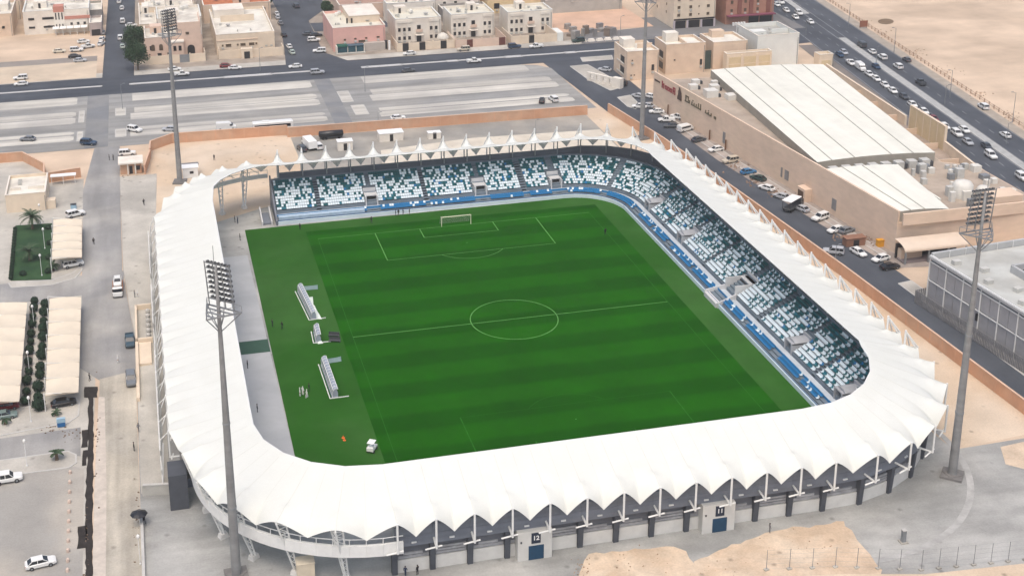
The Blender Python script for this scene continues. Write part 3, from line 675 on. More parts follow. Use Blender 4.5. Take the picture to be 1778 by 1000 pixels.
MB().box(-42,-20.6,63.4+0.95,63.4+2.4,1.0,1.7).build('seat_cover', mat('pale_netting',(0.36,0.47,0.58),0.8,0.15,1.2), bowl)
# stair openings through the terrace
VOMC = mat('opening_concrete',(0.36,0.375,0.40),0.85,0.1,0.5)
VOML = mat('opening_pale',(0.55,0.555,0.56),0.85,0.07,0.5)
for seg, v, hw_ in VOM:
    far = seg == 'far'
    def B(a0,a1,d0,d1,z0,z1,mb):      # along, depth, height
        if far: mb.box(v+a0,v+a1,63.4+d0,63.4+d1,z0,z1)
        else: mb.box(43.2+d0,43.2+d1,v+a0,v+a1,z0,z1)
    big = hw_ > 2.2
    body = MB(); dv_ = 9.1 if big else 8.0; tv_ = 4.2 if big else 3.7; B(-hw_,-hw_+0.28,walk1-0.2,dv_,zwalk,tv_,body); B(hw_-0.28,hw_,walk1-0.2,dv_,zwalk,tv_,body); B(-hw_,hw_,dv_,dv_+0.3,zwalk,tv_+0.9,body)
    o = body.build('stair_opening', VOML if (far or big) else VOMC, bowl)
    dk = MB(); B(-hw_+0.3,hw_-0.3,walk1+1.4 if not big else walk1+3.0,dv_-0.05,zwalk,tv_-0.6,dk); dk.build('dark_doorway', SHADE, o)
    rf = MB(); B(-hw_,hw_,walk1+(0.0 if not (far or big) else 1.2 if far else 3.2),dv_+0.25,tv_-0.3,tv_-0.05,rf); rf.build('opening_roof', VOMC if not (far or big) else VOML, o)
    if not far and not big:
        # rounded hood
        hd = MB(); rg = []
        for dd in (walk1+0.5, 8.0):
            rg.append([(43.2+dd, v+hw_*math.cos(R(t)), 3.6+0.55*math.sin(R(t))) for t in range(0,181,20)])
        hd.loft(rg, cap=True); hd.build('opening_hood', VOMC, o)
    if big:
        rp = MB()
        vs = [(43.0,v-3.2,0.15),(43.0,v+3.2,0.15),(43.2+walk1+3.2,v+hw_-0.3,zwalk+0.15),(43.2+walk1+3.2,v-hw_+0.3,zwalk+0.15)]
        rp.add(vs, [(0,3,2,1)]); rp.add([(43.0,v-3.2,0.1),(43.0,v-3.2,1.35),(43.2+walk1,v-hw_,2.5),(43.2+walk1,v-hw_,zwalk),(43.0,v-3.5,0.1),(43.0,v-3.5,1.35),(43.2+walk1,v-hw_-0.3,2.5),(43.2+walk1,v-hw_-0.3,zwalk)],[(0,1,2,3),(7,6,5,4),(1,5,6,2),(0,4,5,1)])
        rp.add([(43.0,v+3.2,0.1),(43.0,v+3.2,1.35),(43.2+walk1,v+hw_,2.5),(43.2+walk1,v+hw_,zwalk),(43.0,v+3.5,0.1),(43.0,v+3.5,1.35),(43.2+walk1,v+hw_+0.3,2.5),(43.2+walk1,v+hw_+0.3,zwalk)],[(3,2,1,0),(4,5,6,7),(1,2,6,5),(0,1,5,4)])
        rp.build('tunnel_ramp', VOML, o)
        MB().box(42.7,43.9,v-3.1,v+3.1,0.06,1.06).build('ramp_front', VOML, o)
    # front stair gap
    st = MB()
    for i in range(3): B(-0.7,0.7,0.1+0.8*i,0.9+0.8*i,0.06,0.55+0.3*i,st)
    if not big: st.build('front_steps', mat('step_navy',(0.045,0.085,0.15),0.8,0.12,0.5), o)
for seg, v in AIS:
    a = MB(); a2 = MB()
    for j in range(22):
        dd = walk1+0.4*j; z0 = zwalk+0.75+0.21*j-0.35
        if seg == 'far': a.box(v-0.6,v+0.6,63.4+dd,63.4+dd+0.42,z0-0.2,z0+0.16)
        else: a.box(43.2+dd,43.2+dd+0.42,v-0.6,v+0.6,z0-0.2,z0+0.16)
    for i in range(3):
        dd = 0.2+0.8*i
        if seg == 'far': a2.box(v-0.6,v+0.6,63.4+dd,63.4+dd+0.8,0.06,0.6+0.3*i)
        else: a2.box(43.2+dd,43.2+dd+0.8,v-0.6,v+0.6,0.06,0.6+0.3*i)
    a2.build('front_steps', mat('step_navy',(0.045,0.085,0.15),0.8,0.12,0.5), bowl)
    a.build('aisle_steps', mat('aisle_slate',(0.075,0.10,0.135),0.85,0.12,0.5), bowl)
# end wall of the far stand with stair flights beside it
MB().add([(-42.8,63.2,0.06),(-42.4,63.2,0.06),(-42.4,63.2,1.3),(-42.8,63.2,1.3),(-42.8,77.6,0.06),(-42.4,77.6,0.06),(-42.4,77.6,8.0),(-42.8,77.6,8.0)],[(0,1,2,3),(5,4,7,6),(3,2,6,7),(0,3,7,4),(1,5,6,2)]).build('end_wall', CLAD, bowl)
for x in (-46.2,-43.9):
    MB().add([(x,64,0.06),(x+0.3,64,0.06),(x+0.3,64,1.1),(x,64,1.1),(x,71.5,0.06),(x+0.3,71.5,0.06),(x+0.3,71.5,2.2),(x,71.5,2.2)],[(0,1,2,3),(5,4,7,6),(3,2,6,7),(0,3,7,4),(1,5,6,2)]).build('stair_wall', VOML, bowl)
MB().box(-45.9,-43.9,64.5,71.5,0.06,0.5).build('stair_well', CLAD, bowl)
# ------------------------------------------------------------------ western main stand under the roof
ms = empty('main_stand', (-64,0,0)); tag(ms, 'covered main stand with blue front wall along the technical area', 'grandstand')
for y0, y1 in ((-46,-3.2),(4.4,47)):
    MB().box(-58.9,-58.6,y0,y1,0.06,1.3).build('front_wall', mat('blue_front',(0.02,0.16,0.38),0.6,0.1,0.4), ms)
    MB().box(-58.6,-57.9,y0,y1,0.06,0.5).build('front_ledge', mat('ledge_pale',(0.42,0.52,0.62),0.7,0.1,0.4), ms)
    t = MB()
    for i in range(11): t.box(-59.7-0.85*i,-58.9-0.85*i,y0,y1,0.06,1.0+0.42*i)
    t.build('terrace', TERR, ms)
    sb = MB()
    for i in range(11):
        yy = y0+0.5
        while yy < y1-0.5: seat(sb, -58.95-0.85*i, yy, 1.0+0.42*i, -1, 0); yy += 0.56
    sb.build('blue_seats', SEATM['blue'], ms, kind='stuff')
MB().box(-70.3,-69.8,-47,49,0.06,9.5).build('back_wall', mat('stand_back',(0.34,0.335,0.315),0.8,0.1,0.3), ms)
MB().box(-69.8,-69.5,-47,-46.4,0.06,6).box(-70.2,-58.6,-47,-46.6,0.06,1.5).box(-70.2,-58.6,47.2,47.6,0.06,1.5).build('side_wall', CLAD, ms)
MB().box(-72.4,-69.4,-53.2,-48.6,0.06,6.4).build('stair_tower', DCOL, ms)
# ------------------------------------------------------------------ floodlight masts
def lamp_mesh():
    m = MB()
    m.loft([[(0.0,0.23*math.cos(R(a)),0.23*math.sin(R(a))) for a in range(0,360,45)],[(-0.30,0.17*math.cos(R(a)),0.17*math.sin(R(a))) for a in range(0,360,45)]], cap=True)
    m.box(-0.55,-0.28,-0.14,0.14,-0.14,0.14)
    return m.mesh('floodlight', [mat('lamp_housing',(0.10,0.105,0.11),0.5,0.1,1.0)])
LAMP = lamp_mesh()
POLE = streaks(mat('mast_steel', (0.23,0.235,0.235), 0.6, 0.12, 0.5, metal=0.1), 0.10, 0.2, 0.2)
def mast(px_base, hp, ht, label, rows, colsn, turn=0.0):
    b = at(*px_base); aim = math.atan2(-b.y, -b.x) + R(turn)
    root = empty('floodlight_mast', (b.x,b.y,0.0), aim)
    tag(root, label, 'floodlight', 'floodlight masts round the stadium')
    p = MB(); prof = [(0.74,0.05),(0.66,12),(0.52,26),(0.36,38),(0.28,hp-0.5),(0.2,ht-1.0)]
    p.lathe(prof, n=12); p.build('pole', POLE, root, smooth=True, world=False)
    c = MB()
    for z, r_ in ((12,0.72),(26,0.58)): c.lathe([(r_,z-0.15),(r_,z+0.15)], n=12)
    c.build('pole_joint', GALV, root, world=False)
    f = MB(); f.obox((0,0,0.02),3.4,3.4,0.45,R(45)).obox((0,0,0.45),2.3,2.3,0.12); f.build('foundation', mat('foundation_concrete',(0.17,0.165,0.16),0.9,0.2,0.5), root, world=False)
    # triangular service platform
    g = MB(); tri = [(1.3,-3.0),(1.3,3.0),(-2.8,0.0)]
    for i in range(3):
        a, b2 = tri[i], tri[(i+1)%3]
        g.bar((*a,hp),(*b2,hp),0.16,0.2); g.tube((*a,hp+1.05),(*b2,hp+1.05),0.05,n=5); g.tube((*a,hp),(*a,hp+1.05),0.05,n=5)
        g.tube((*a,hp),(0,0,hp-3.2),0.08,n=5); mid = ((a[0]+b2[0])/2,(a[1]+b2[1])/2); g.tube((*mid,hp),(0,0,hp-3.0),0.06,n=5)
        g.tube((*mid,hp),(*mid,hp+1.05),0.05,n=5)
    for t in (0.25,0.5,0.75): g.bar((1.3-4.1*t,-3.0*(1-t),hp+0.02),(1.3-4.1*t,3.0*(1-t),hp+0.02),0.35,0.06)
    g.build('service_platform', GALV, root, world=False)
    W = 4.3; z0, z1 = hp+1.5, ht-0.9
    h = MB()
    for i in range(rows):
        z = z0+(z1-z0)*i/(rows-1); x = 0.75-0.10*(z-z0)
        h.bar((x,-W/2,z),(x,W/2,z),0.10,0.10)
    for yy in (-W/2,-W/6,W/6,W/2): h.bar((0.75,yy,z0-1.2),(0.75-0.10*(z1-z0),yy,z1+0.2),0.12,0.12)
    for z in (z0, (z0+z1)/2, z1-0.8): h.bar((0,0,z),(0.75-0.10*(z-z0),0,z),0.2,0.2)
    h.build('lamp_frame', GALV, root, world=False)
    for i in range(rows):
        z = z0+(z1-z0)*i/(rows-1); x = 1.25-0.10*(z-z0)
        for j in range(colsn):
            y = -W/2+W*(j+0.5)/colsn
            o = inst(LAMP, 'floodlight', root, (x, y, z), rot=(0, R(24), R((j-(colsn-1)/2)*5)), world=False)
    l = MB(); l.tube((-0.35,0,ht-0.5),(-0.35,0,ht+2.2),0.05,n=5); l.build('lightning_rod', GALV, root, world=False)
    return root
mast((411,1000), 43.6, 51.6, 'tall floodlight mast rising in front of the nearest roof corner', 8, 7)
mast((1653,826), 43.6, 51.6, 'tall floodlight mast standing on the plaza by the grey glass building', 8, 7, -32)
mast((312.5,317), 40.5, 48.0, 'tall floodlight mast behind the roof on the sandy plot, before the peach villa', 8, 7)
mast((1114,241), 40.5, 48.0, 'tall floodlight mast at the far roof corner beside the mall road', 8, 7)

# ------------------------------------------------------------------ pitch furniture
gl = empty('football_goal', (0,52.5,0.1)); tag(gl, 'white football goal on the far goal line', 'goal')
g = MB()
for x in (-3.66,3.66): g.tube((x,52.55,0.1),(x,52.55,2.54),0.09,n=8)
g.tube((-3.75,52.55,2.54),(3.75,52.55,2.54),0.09,n=8); g.build('goal_frame', mat('goal_cream',(0.72,0.70,0.52),0.5,0.05,1.0), gl)
n = MB()
for x in (-3.66,3.66): n.tube((x,52.55,2.5),(x,53.6,2.3),0.04,n=4); n.tube((x,53.6,2.3),(x,54.6,0.1),0.04,n=4)
for i in range(25): 
    x = -3.66+7.32*i/24; n.tube((x,53.6,2.3),(x,54.6,0.12),0.012,n=3,cap=False); n.tube((x,52.55,2.5),(x,53.6,2.3),0.012,n=3,cap=False)
for i in range(9):
    t = i/8; n.tube((-3.66,53.6+t,2.3-2.15*t),(3.66,53.6+t,2.3-2.15*t),0.012,n=3,cap=False)
n.build('goal_net', mat('net_white',(0.45,0.46,0.42),0.8,0.1,1.0), gl)
POLY = bpy.data.materials.new('polycarbonate'); POLY.use_nodes = True
_p = POLY.node_tree.nodes['Principled BSDF']; _p.inputs['Base Color'].default_value = (0.36,0.40,0.48,1); _p.inputs['Roughness'].default_value = 0.25; _p.inputs['Alpha'].default_value = 0.82
def dugout(pa, pb, label, seats=True, width=1.0):
    a, b = at(*pa), at(*pb); ln = (b-a).length; rz = math.atan2((b-a).y,(b-a).x)
    root = empty('dugout', (a.x,a.y,0.1), rz); tag(root, label, 'dugout')
    # local: length along x, opening towards -y or +y (pitch side)
    s = 1 if True else -1
    arc = [(0.0,0.05),(-0.05,1.0),(0.12,1.55),(0.5,1.85),(0.75,1.88),(width,1.75)]
    nb = max(2, int(ln/1.05)); 
    for i in range(nb):
        x0, x1 = ln*i/nb+0.03, ln*(i+1)/nb-0.03
        m = MB(); m.loft([[(x,y*s,z) for y,z in arc] for x in (x0,x1)], closed=False, cap=False); m.build('shelter_pane', POLY, root, world=False, smooth=True)
    fr = MB()
    for i in range(nb+1):
        x = ln*i/nb
        for p, q in zip(arc[:-1],arc[1:]): fr.bar((x,p[0]*s,p[1]+0.02),(x,q[0]*s,q[1]+0.02),0.05,0.06)
    for y, z in (arc[0],arc[2],arc[-1]): fr.bar((0,y*s,z+0.03),(ln,y*s,z+0.03),0.09,0.09)
    fr.build('shelter_frame', STEEL, root, world=False)
    for x in (0,ln):
        sp = MB(); sp.add([(x,0,0.05),(x,width*s,0.05),(x,width*s,1.0),(x,0.75*s,1.85),(x,0.12*s,1.5),(x+0.05,0,0.05),(x+0.05,width*s,0.05),(x+0.05,width*s,1.0),(x+0.05,0.75*s,1.85),(x+0.05,0.12*s,1.5)],[(0,1,2,3,4),(9,8,7,6,5)]); sp.build('side_pane', POLY, root, world=False)
    gr = MB(); gr.bar((-0.1,-0.55*s,0.08),(ln+0.1,-0.55*s,0.08),0.16,0.16).bar((ln+0.1,-0.55*s,0.08),(ln+0.1,3.0*s,0.08),0.14,0.14); gr.build('ground_frame', STEEL, root, world=False)
    fl = MB(); fl.box(-0.1,ln+0.1,min(0,-0.2*s),max(width*s,0),0.0,0.08); fl.build('shelter_floor', mat('dugout_floor',(0.10,0.14,0.18),0.8,0.1,0.8), root, world=False)
    sm = MB().box(-0.24,0.24,-0.02,0.45,0.4,0.47).box(-0.24,0.24,-0.08,0.0,0.4,0.95).mesh('bench_seat',[SEATM['shade_teal']])  # bench reuses the shade-toned teal of the upper stand rows
    k = int(ln/0.62)
    for i in range(k): inst(sm, 'bench_seat', root, ((i+0.5)*ln/k, 0.35*s, 0.08), world=False)
    return root
dugout((517,507),(541,556),'long clear dugout shelter with white cloth beside it, nearer the far goal')
dugout((558,634),(578,692),'long clear dugout shelter nearer the camera, beside three people in white')
dugout((545,577),(549,596),'small clear officials shelter between the two long dugouts', width=1.0)
for a, b, c, lb in (((528,505),(552,503),0,'grey draped table edge behind the far long dugout'),((568,632),(593,628),0,'grey draped table edge behind the closer long dugout')):
    p, q = at(*a), at(*b); m = MB(); L = (q-p).length
    m.add([(0,0,0.02),(L,0,0.02),(L,0.25,0.95),(0,0.25,0.75),(0,0.9,0.02),(L,0.5,0.02)],[(0,1,2,3),(3,2,5,4),(0,3,4),(1,5,2)])
    m.box(0.05,0.15,0.1,0.35,0.0,0.8).box(L-0.15,L-0.05,0.1,0.35,0.0,0.95).box(0,L,0.2,0.3,0.75,0.85)
    top_mesh(m, 'draped_table', mat('grey_drape',(0.26,0.36,0.38),0.8,0.12,0.8), (p.x,p.y,0.1), math.atan2((q-p).y,(q-p).x), label=lb, cat='table')
def cloth(poly, label, mtl):
    P = [at(*q) for q in poly]; c = sum(P, Vector())/len(P); rr = random.Random(len(poly)); m = MB(); n = len(P)
    vs = [(p.x-c.x,p.y-c.y,0.02) for p in P]+[((p.x-c.x)*0.7,(p.y-c.y)*0.7,0.25+0.2*rr.random()) for p in P]+[(0,0,0.35)]
    m.add(vs, [(i,(i+1)%n,n+(i+1)%n,n+i) for i in range(n)]+[(n+i,n+(i+1)%n,2*n) for i in range(n)])
    return top_mesh(m, 'crumpled_sheet', mtl, (c.x,c.y,0.1), label=label, cat='sheet')
WCL = mat('white_sheet',(0.66,0.73,0.67),0.8,0.08,0.9)
cloth([(536,517),(543,516),(541,526),(548,535),(553,545),(559,555),(547,555),(540,541),(535,528)], 'crumpled white sheet spilling from the far long dugout', WCL)
cloth([(551,591),(558,592),(561,597),(552,598)], 'small white sheet beside the officials shelter', WCL)
for q, lb, s in (((580,585),'folded black bench in front of the officials shelter',(2.2,0.6,0.55)),((581,594),'second black bench, lying nearer the camera beside the officials shelter',(2.3,0.7,0.5))):
    p = at(*q); m = MB(); m.box(-s[0]/2,s[0]/2,-s[1]/2,s[1]/2,0.3,0.38).box(-s[0]/2,-s[0]/2+0.1,-s[1]/2,s[1]/2,0,0.3).box(s[0]/2-0.1,s[0]/2,-s[1]/2,s[1]/2,0,0.3).box(-s[0]/2,s[0]/2,s[1]/2-0.08,s[1]/2,0.38,0.38+s[2])
    top_mesh(m, 'folding_bench', DARKST, (p.x,p.y,0.1), R(-20), label=lb, cat='bench')
p = at(646,783); ct = empty('utility_cart', (p.x,p.y,0.1), R(60)); tag(ct, 'small white utility cart at the near edge of the turf', 'cart')
MB().box(-1.1,1.1,-0.6,0.6,0.45,0.8).box(-1.1,-0.2,-0.6,0.6,0.8,1.1).build('cart_body', WPAINT, ct, world=False)
MB().box(-0.9,0.6,-0.6,0.6,1.8,1.88).build('cart_roof', WPAINT, ct, world=False)
m = MB()
for x in (-0.85,0.55):
    for y in (-0.55,0.55): m.tube((x,y,0.8),(x,y,1.8),0.04,n=5)
m.build('cart_post', DARKST, ct, world=False)
for x in (-0.7,0.7):
    for y in (-0.6,0.6): MB().tube((x,y-0.08,0.26),(x,y+0.08,0.26),0.26,n=10).build('wheel', RUBBER, ct, world=False)
for q, lb in (((596,761),'orange training cone nearest the pitch edge'),((598,765),'orange training cone just behind the first one')):
    p = at(*q); top_mesh(MB().lathe([(0.3,0.0),(0.3,0.04),(0.16,0.06),(0.04,0.5)],n=8), 'training_cone', mat('cone_orange',(0.75,0.16,0.03),0.6,0.05,1.0), (p.x,p.y,0.1), label=lb, cat='cone')

# ------------------------------------------------------------------ boundary walls of rendered panels
def panel_wall(name, pts, label, h=3.0, pitchm=4.2, mtl=PEACH, cap=PEACHCAP, pil=True, th=0.25, cat='wall'):
    root = empty(name, (pts[0][0],pts[0][1],0.0)); tag(root, label, cat); cache = {}
    for a, b in zip(pts[:-1],pts[1:]):
        a, b = Vector((*a,0)), Vector((*b,0)); L = (b-a).length; n = max(1, round(L/pitchm)); s = L/n; rz = math.atan2((b-a).y,(b-a).x)
        key = round(s,3)
        if key not in cache: cache[key] = (MB().box(0.18,s-0.18,-th/2,th/2,0.0,h-0.12).mesh('wall_panel',[mtl]), MB().box(0,s,-th/2-0.08,th/2+0.08,h-0.12,h+0.05).mesh('coping',[cap]), MB().box(-0.18,0.18,-th/2-0.04,th/2+0.04,0.0,h-0.12).mesh('pilaster',[(PEACHP if mtl is PEACH else cap) if pil else mtl]))
        for i in range(n):
            p = a+(b-a)*(i/n)
            inst(cache[key][0],'wall_panel',root,p,rz); inst(cache[key][1],'coping',root,p,rz); inst(cache[key][2],'pilaster',root,p,rz)
        inst(cache[key][2],'pilaster',root,b,rz)
    return root
panel_wall('boundary_wall', [(-32.2,130.4),(58.8,128.6)], 'long orange rendered wall behind the far roof edge', 3.0)
panel_wall('boundary_wall', [(-71.9,121.8),(-71.6,128.2),(-65.4,133.6),(-32.2,132.6)], 'orange rendered wall bending round the sandy plot by the gatehouse', 3.0)
panel_wall('boundary_wall', [(66.0,129.4),(70.2,95),(73.5,46)], 'orange rendered wall between the far stadium corner and the mall road', 2.8)
panel_wall('boundary_wall', [(73.5,46),(76.3,3),(78.9,-59),(80,-100)], 'orange rendered wall along the dark road opposite the grey glass building', 2.8)
panel_wall('boundary_wall', [(-140,129),(-106.8,128.4),(-100.3,117.1),(-99.9,108.7),(-90.7,110.9)], 'orange rendered wall zigzagging above the beige yard building', 2.8)
panel_wall('low_wall', [(-73.6,109.0),(-71.9,121.8)], 'short orange wall joining the gatehouse to the bend', 2.6)

# ------------------------------------------------------------------ generic building pieces
def building(name, label, x0, x1, y0, y1, h, mtl, rz=0.0, roof=FLATR, parapet=0.9, wins=(), sides=(), extra=None, cat='house', win_m=SHADE, frame=None):
    """block with a real roof behind a parapet; wins: (x fraction, z, w, h) on the south front, sides: the same on the west side"""
    root = empty(name, (x0,y0,0.0), rz); tag(root, label, cat)
    W, D = x1-x0, y1-y0; t = 0.28
    w = MB().box(0,W,0,D,0.0,h-0.02)
    w.build('wall', mtl, root, world=False)
    MB().box(t,W-t,t,D-t,h-0.015,h+0.02).build('roof', roof, root, world=False)
    pr = MB().box(0.0,W,0,t,h+0.0,h+parapet).box(0,W,D-t,D,h,h+parapet).box(0,t,t,D-t,h,h+parapet).box(W-t,W,t,D-t,h,h+parapet)
    pr.build('parapet', mtl, root, world=False)
    fm = frame if frame else mtl
    for fx, z, ww, hh in wins:
        cx = fx*W
        o = MB().box(cx-ww/2-0.12,cx+ww/2+0.12,-0.10,0.05,z-0.12,z+hh+0.12).build('window_frame', fm, root, world=False)
        MB().box(cx-ww/2,cx+ww/2,-0.13,0.0,z,z+hh).build('window_pane', win_m, o, world=False)
    for fy, z, ww, hh in sides:
        cy = fy*D
        o = MB().box(-0.10,0.05,cy-ww/2-0.12,cy+ww/2+0.12,z-0.12,z+hh+0.12).build('window_frame', fm, root, world=False)
        MB().box(-0.13,0.0,cy-ww/2,cy+ww/2,z,z+hh).build('window_pane', win_m, o, world=False)
    ra = random.Random(int(abs(x0*7+y0*3)))
    for fx, z, ww, hh in wins:
        if ra.random() < 0.4 and ww < 2.5: part(root, 'wall_ac_unit', MATS['ac_grey'] if 'ac_grey' in MATS else SHUT, (fx*W-0.4,fx*W+0.4,-0.45,-0.02,z-0.95,z-0.35))
    part(root,'parapet_coping',IVORY if mtl is not IVORY else WHITEB,(-0.08,W+0.08,-0.08,t+0.06,h+parapet,h+parapet+0.1),(-0.08,t+0.06,t+0.06,D-t-0.06,h+parapet,h+parapet+0.1),(W-t-0.06,W+0.08,t+0.06,D-t-0.06,h+parapet,h+parapet+0.1))
    part(root,'downpipe',SHUT,(W*0.97,W*0.97+0.14,-0.16,-0.02,0.0,h))
    if extra: extra(root, W, D, h)
    return root
def part(root, nm, m, *boxes):
    mb = MB()
    for b in boxes: mb.box(*b)
    return mb.build(nm, m, root, world=False)
TANK = MB().lathe([(0.75,0.0),(0.8,0.15),(0.8,1.1),(0.6,1.35),(0.2,1.45)],n=10)
TANKM = TANK.mesh('water_tank',[mat('tank_white',(0.62,0.61,0.56),0.6,0.08,0.6)],True)
ACM = MB().box(-0.45,0.45,-0.2,0.2,0.1,0.8).box(-0.4,-0.3,-0.2,0.2,0,0.1).box(0.3,0.4,-0.2,0.2,0,0.1).mesh('air_conditioner',[mat('ac_grey',(0.45,0.45,0.42),0.6,0.15,0.8)])
DISHM = MB().lathe([(0.05,0.3),(0.45,0.42),(0.75,0.62),(0.9,0.85)],n=12).mesh('satellite_dish',[mat('dish_grey',(0.35,0.35,0.34),0.6,0.15,0.8)])
def roof_kit(seed, stair=(0.3,0.55,0.25,0.3), n_ac=4, n_tank=2, mtl=None, sh=2.6):
    def f(root, W, D, h):
        rr = random.Random(seed)
        if stair:
            fx, fy, fw, fd = stair
            part(root,'stair_block',mtl or IVORY,(fx*W,fx*W+fw*W,fy*D,fy*D+fd*D,h+0.02,h+sh))
            part(root,'stair_door',SHADE,(fx*W+fw*W*0.35,fx*W+fw*W*0.35+0.9,fy*D-0.04,fy*D+0.1,h+0.05,h+2.0))
        for i in range(n_tank): inst(TANKM,'water_tank',root,((0.15+0.7*rr.random())*W,(0.6+0.3*rr.random())*D,h+0.02),world=False)
        for i in range(n_ac): inst(ACM,'air_conditioner',root,((0.1+0.8*rr.random())*W,(0.12+0.7*rr.random())*D,h+0.02),rr.random()*3,world=False)
        inst(DISHM,'satellite_dish',root,((0.2+0.6*rr.random())*W,(0.2+0.4*rr.random())*D,h+0.02),rr.random()*6,world=False)
    return f
def chain(*fs):
    def f(*a):
        for q in fs: q(*a)
    return f
def yard(front, hgt, mtl, gate_fx=(0.5,), gate_w=1.8, gate_m=SHADE, x0=0.0, x1=1.0):
    """walled front yard belonging to a house"""
    def f(root, W, D, h):
        y = -front; a, b = x0*W, x1*W
        segs = []; cur = a
        for g in sorted(gate_fx): segs.append((cur, g*W-gate_w/2)); cur = g*W+gate_w/2
        segs.append((cur, b))
        n = 0
        for s0, s1 in segs:
            if s1-s0 < 0.4: continue
            k = max(1, round((s1-s0)/3.6))
            for i in range(k):
                p, q = s0+(s1-s0)*i/k, s0+(s1-s0)*(i+1)/k
                part(root,'yard_wall_panel',mtl,(p+0.05,q-0.05,y,y+0.22,0.0,hgt)); part(root,'yard_wall_post',mtl,(p-0.2,p+0.2,y-0.1,y+0.32,0.0,hgt+0.3))
        for g in gate_fx: part(root,'yard_gate',gate_m,(g*W-gate_w/2+0.05,g*W+gate_w/2-0.05,y+0.05,y+0.15,0.0,hgt-0.1))
        part(root,'yard_side_wall',mtl,(a,a+0.22,y+0.3,0,0.0,hgt),(b-0.22,b,y+0.3,0,0.0,hgt))
    return f
# ------------------------------------------------------------------ houses beyond the main road
def pairs(fs, z, w, h): return [(f, z, w, h) for f in fs]
WARM = mat('warm_window', (0.10,0.075,0.05), 0.4, 0.3, 0.8)
building('house', 'beige block at the far edge of the sand lot, cut by the picture border', -136,-119.5,276.5,300,7.8,BEIGE, wins=pairs((0.8,),3.0,1.0,1.0), extra=roof_kit(1,(0.5,0.4,0.4,0.4),2,1,IVORY))
def canopy_front(root, W, D, h):
    part(root,'tower',mat('terracotta_trim',(0.48,0.22,0.17),0.9,0.1,0.5),(11.2,15.0,-0.4,4,h+0.0,h+2.2))
    part(root,'tower_shaft',IVORY,(11.2,15.0,-0.41,0.2,0,h-0.02))
    for i in range(3):
        part(root,'tower_slit',SHADE,(11.75+1.15*i,12.2+1.15*i,-0.5,-0.38,h-2.8,h-0.2)); part(root,'tower_slit',SHADE,(11.75+1.15*i,12.2+1.15*i,-0.5,-0.38,1.8,3.6))
    part(root,'balcony_trim',mat('terracotta_trim',(0,0,0)),(15.1,24.5,-0.25,0.1,5.2,6.4))
    for i in range(5): part(root,'sun_canopy',WPAINT,(10.5+2.6*i,12.9+2.6*i,-4.5,-0.5,2.6,2.75)); part(root,'canopy_post',STEEL,(11.6+2.6*i,11.75+2.6*i,-4.4,-4.25,0,2.6))
building('house', 'ivory house with three slit windows and white sun canopies behind the sand lot', -115.3,-91,276,296,8.2,IVORY, wins=pairs((0.12,0.33,0.42),5.6,2.2,0.9)+pairs((0.12,0.34,0.42),2.4,2.2,0.8)+pairs((0.72,0.82,0.92),2.9,0.9,1.0), extra=chain(canopy_front, roof_kit(2,(0.15,0.4,0.2,0.3),6,3,IVORY)))
building('garage_block', 'small mauve flat roofed garage block on the corner of the first side street', -91,-86.5,268,280,4.2,mat('mauve_render',(0.40,0.34,0.32),0.9,0.1,0.4), wins=pairs((0.5,),0.1,3.2,2.4), cat='garage')
building('house', 'grey house with dark roofed car port behind the garage block', -98,-86.5,284,300,5.5,GREYB, wins=pairs((0.6,),0.4,4.5,2.4), extra=roof_kit(31,None,2,1))
def villa(root, W, D, h):
    part(root,'tall_wing',ROSE,(11.2,19.6,-0.6,14,0,11.9)); part(root,'wing_roof',FLATR,(11.6,19.2,-0.2,13.6,11.9,11.95)); part(root,'wing_parapet',ROSE,(11.2,19.6,-0.6,-0.3,11.9,12.7),(11.2,11.5,-0.3,14,11.9,12.7),(19.3,19.6,-0.3,14,11.9,12.7))
    part(root,'porch_block',ROSE,(8.8,13.2,-3.0,-0.6,0,6.2)); part(root,'porch_coping',IVORY,(8.6,13.4,-3.2,-0.6,6.2,6.7)); 
    for x in (9.6,11.4): part(root,'arched_window',SHADE,(x,x+1.0,-3.1,-2.9,3.2,5.0))
    for x in (2.6,5.4): 
        m = MB(); m.add([(x+0.65*math.cos(R(a)),-0.15,4.6+0.65*math.sin(R(a))) for a in range(0,181,20)]+[(x-0.65,-0.15,3.0),(x+0.65,-0.15,3.0)],[tuple(range(12))]); m.build('arched_window', WARM, root, world=False)
    part(root,'wing_window',WARM,(14.2,15.4,-0.72,-0.55,8.3,9.2)); 
    m = MB(); m.add([(15.8+1.3*math.cos(R(a)),-0.75,3.2+1.3*math.sin(R(a))) for a in range(0,181,20)]+[(14.5,-0.75,1.2),(17.1,-0.75,1.2)],[tuple(range(12))]); m.build('entrance_arch', SHADE, root, world=False)
    for x in (4.0,7.4): part(root,'ground_window',SHADE,(x,x+1.4,-0.12,0.05,0.6,2.0))
building('villa', 'peach villa with arched windows and walled yard on the street corner', -71,-51,228.6,247,6.9,ROSE, wins=pairs((0.10,),3.2,1.0,1.6), extra=chain(villa, yard(7.6,3.0,CREAM,(0.66,),3.6,GALV,0.0,1.02), roof_kit(4,(0.1,0.5,0.2,0.25),3,2,ROSE)))
building('house', 'large pale block rising directly behind the peach villa', -66,-50,252,272,8.0,IVORY, wins=pairs((0.4,0.75),4.5,0.6,0.8), extra=roof_kit(5,(0.2,0.2,0.3,0.3),5,3,IVORY))
building('house', 'grey beige house with drive-in car bays beside the two round trees', -72.5,-66.3,254,290,5.8,CREAM, wins=pairs((0.5,),0.6,3,2.2), extra=roof_kit(6,(0.2,0.6,0.4,0.2),3,2))
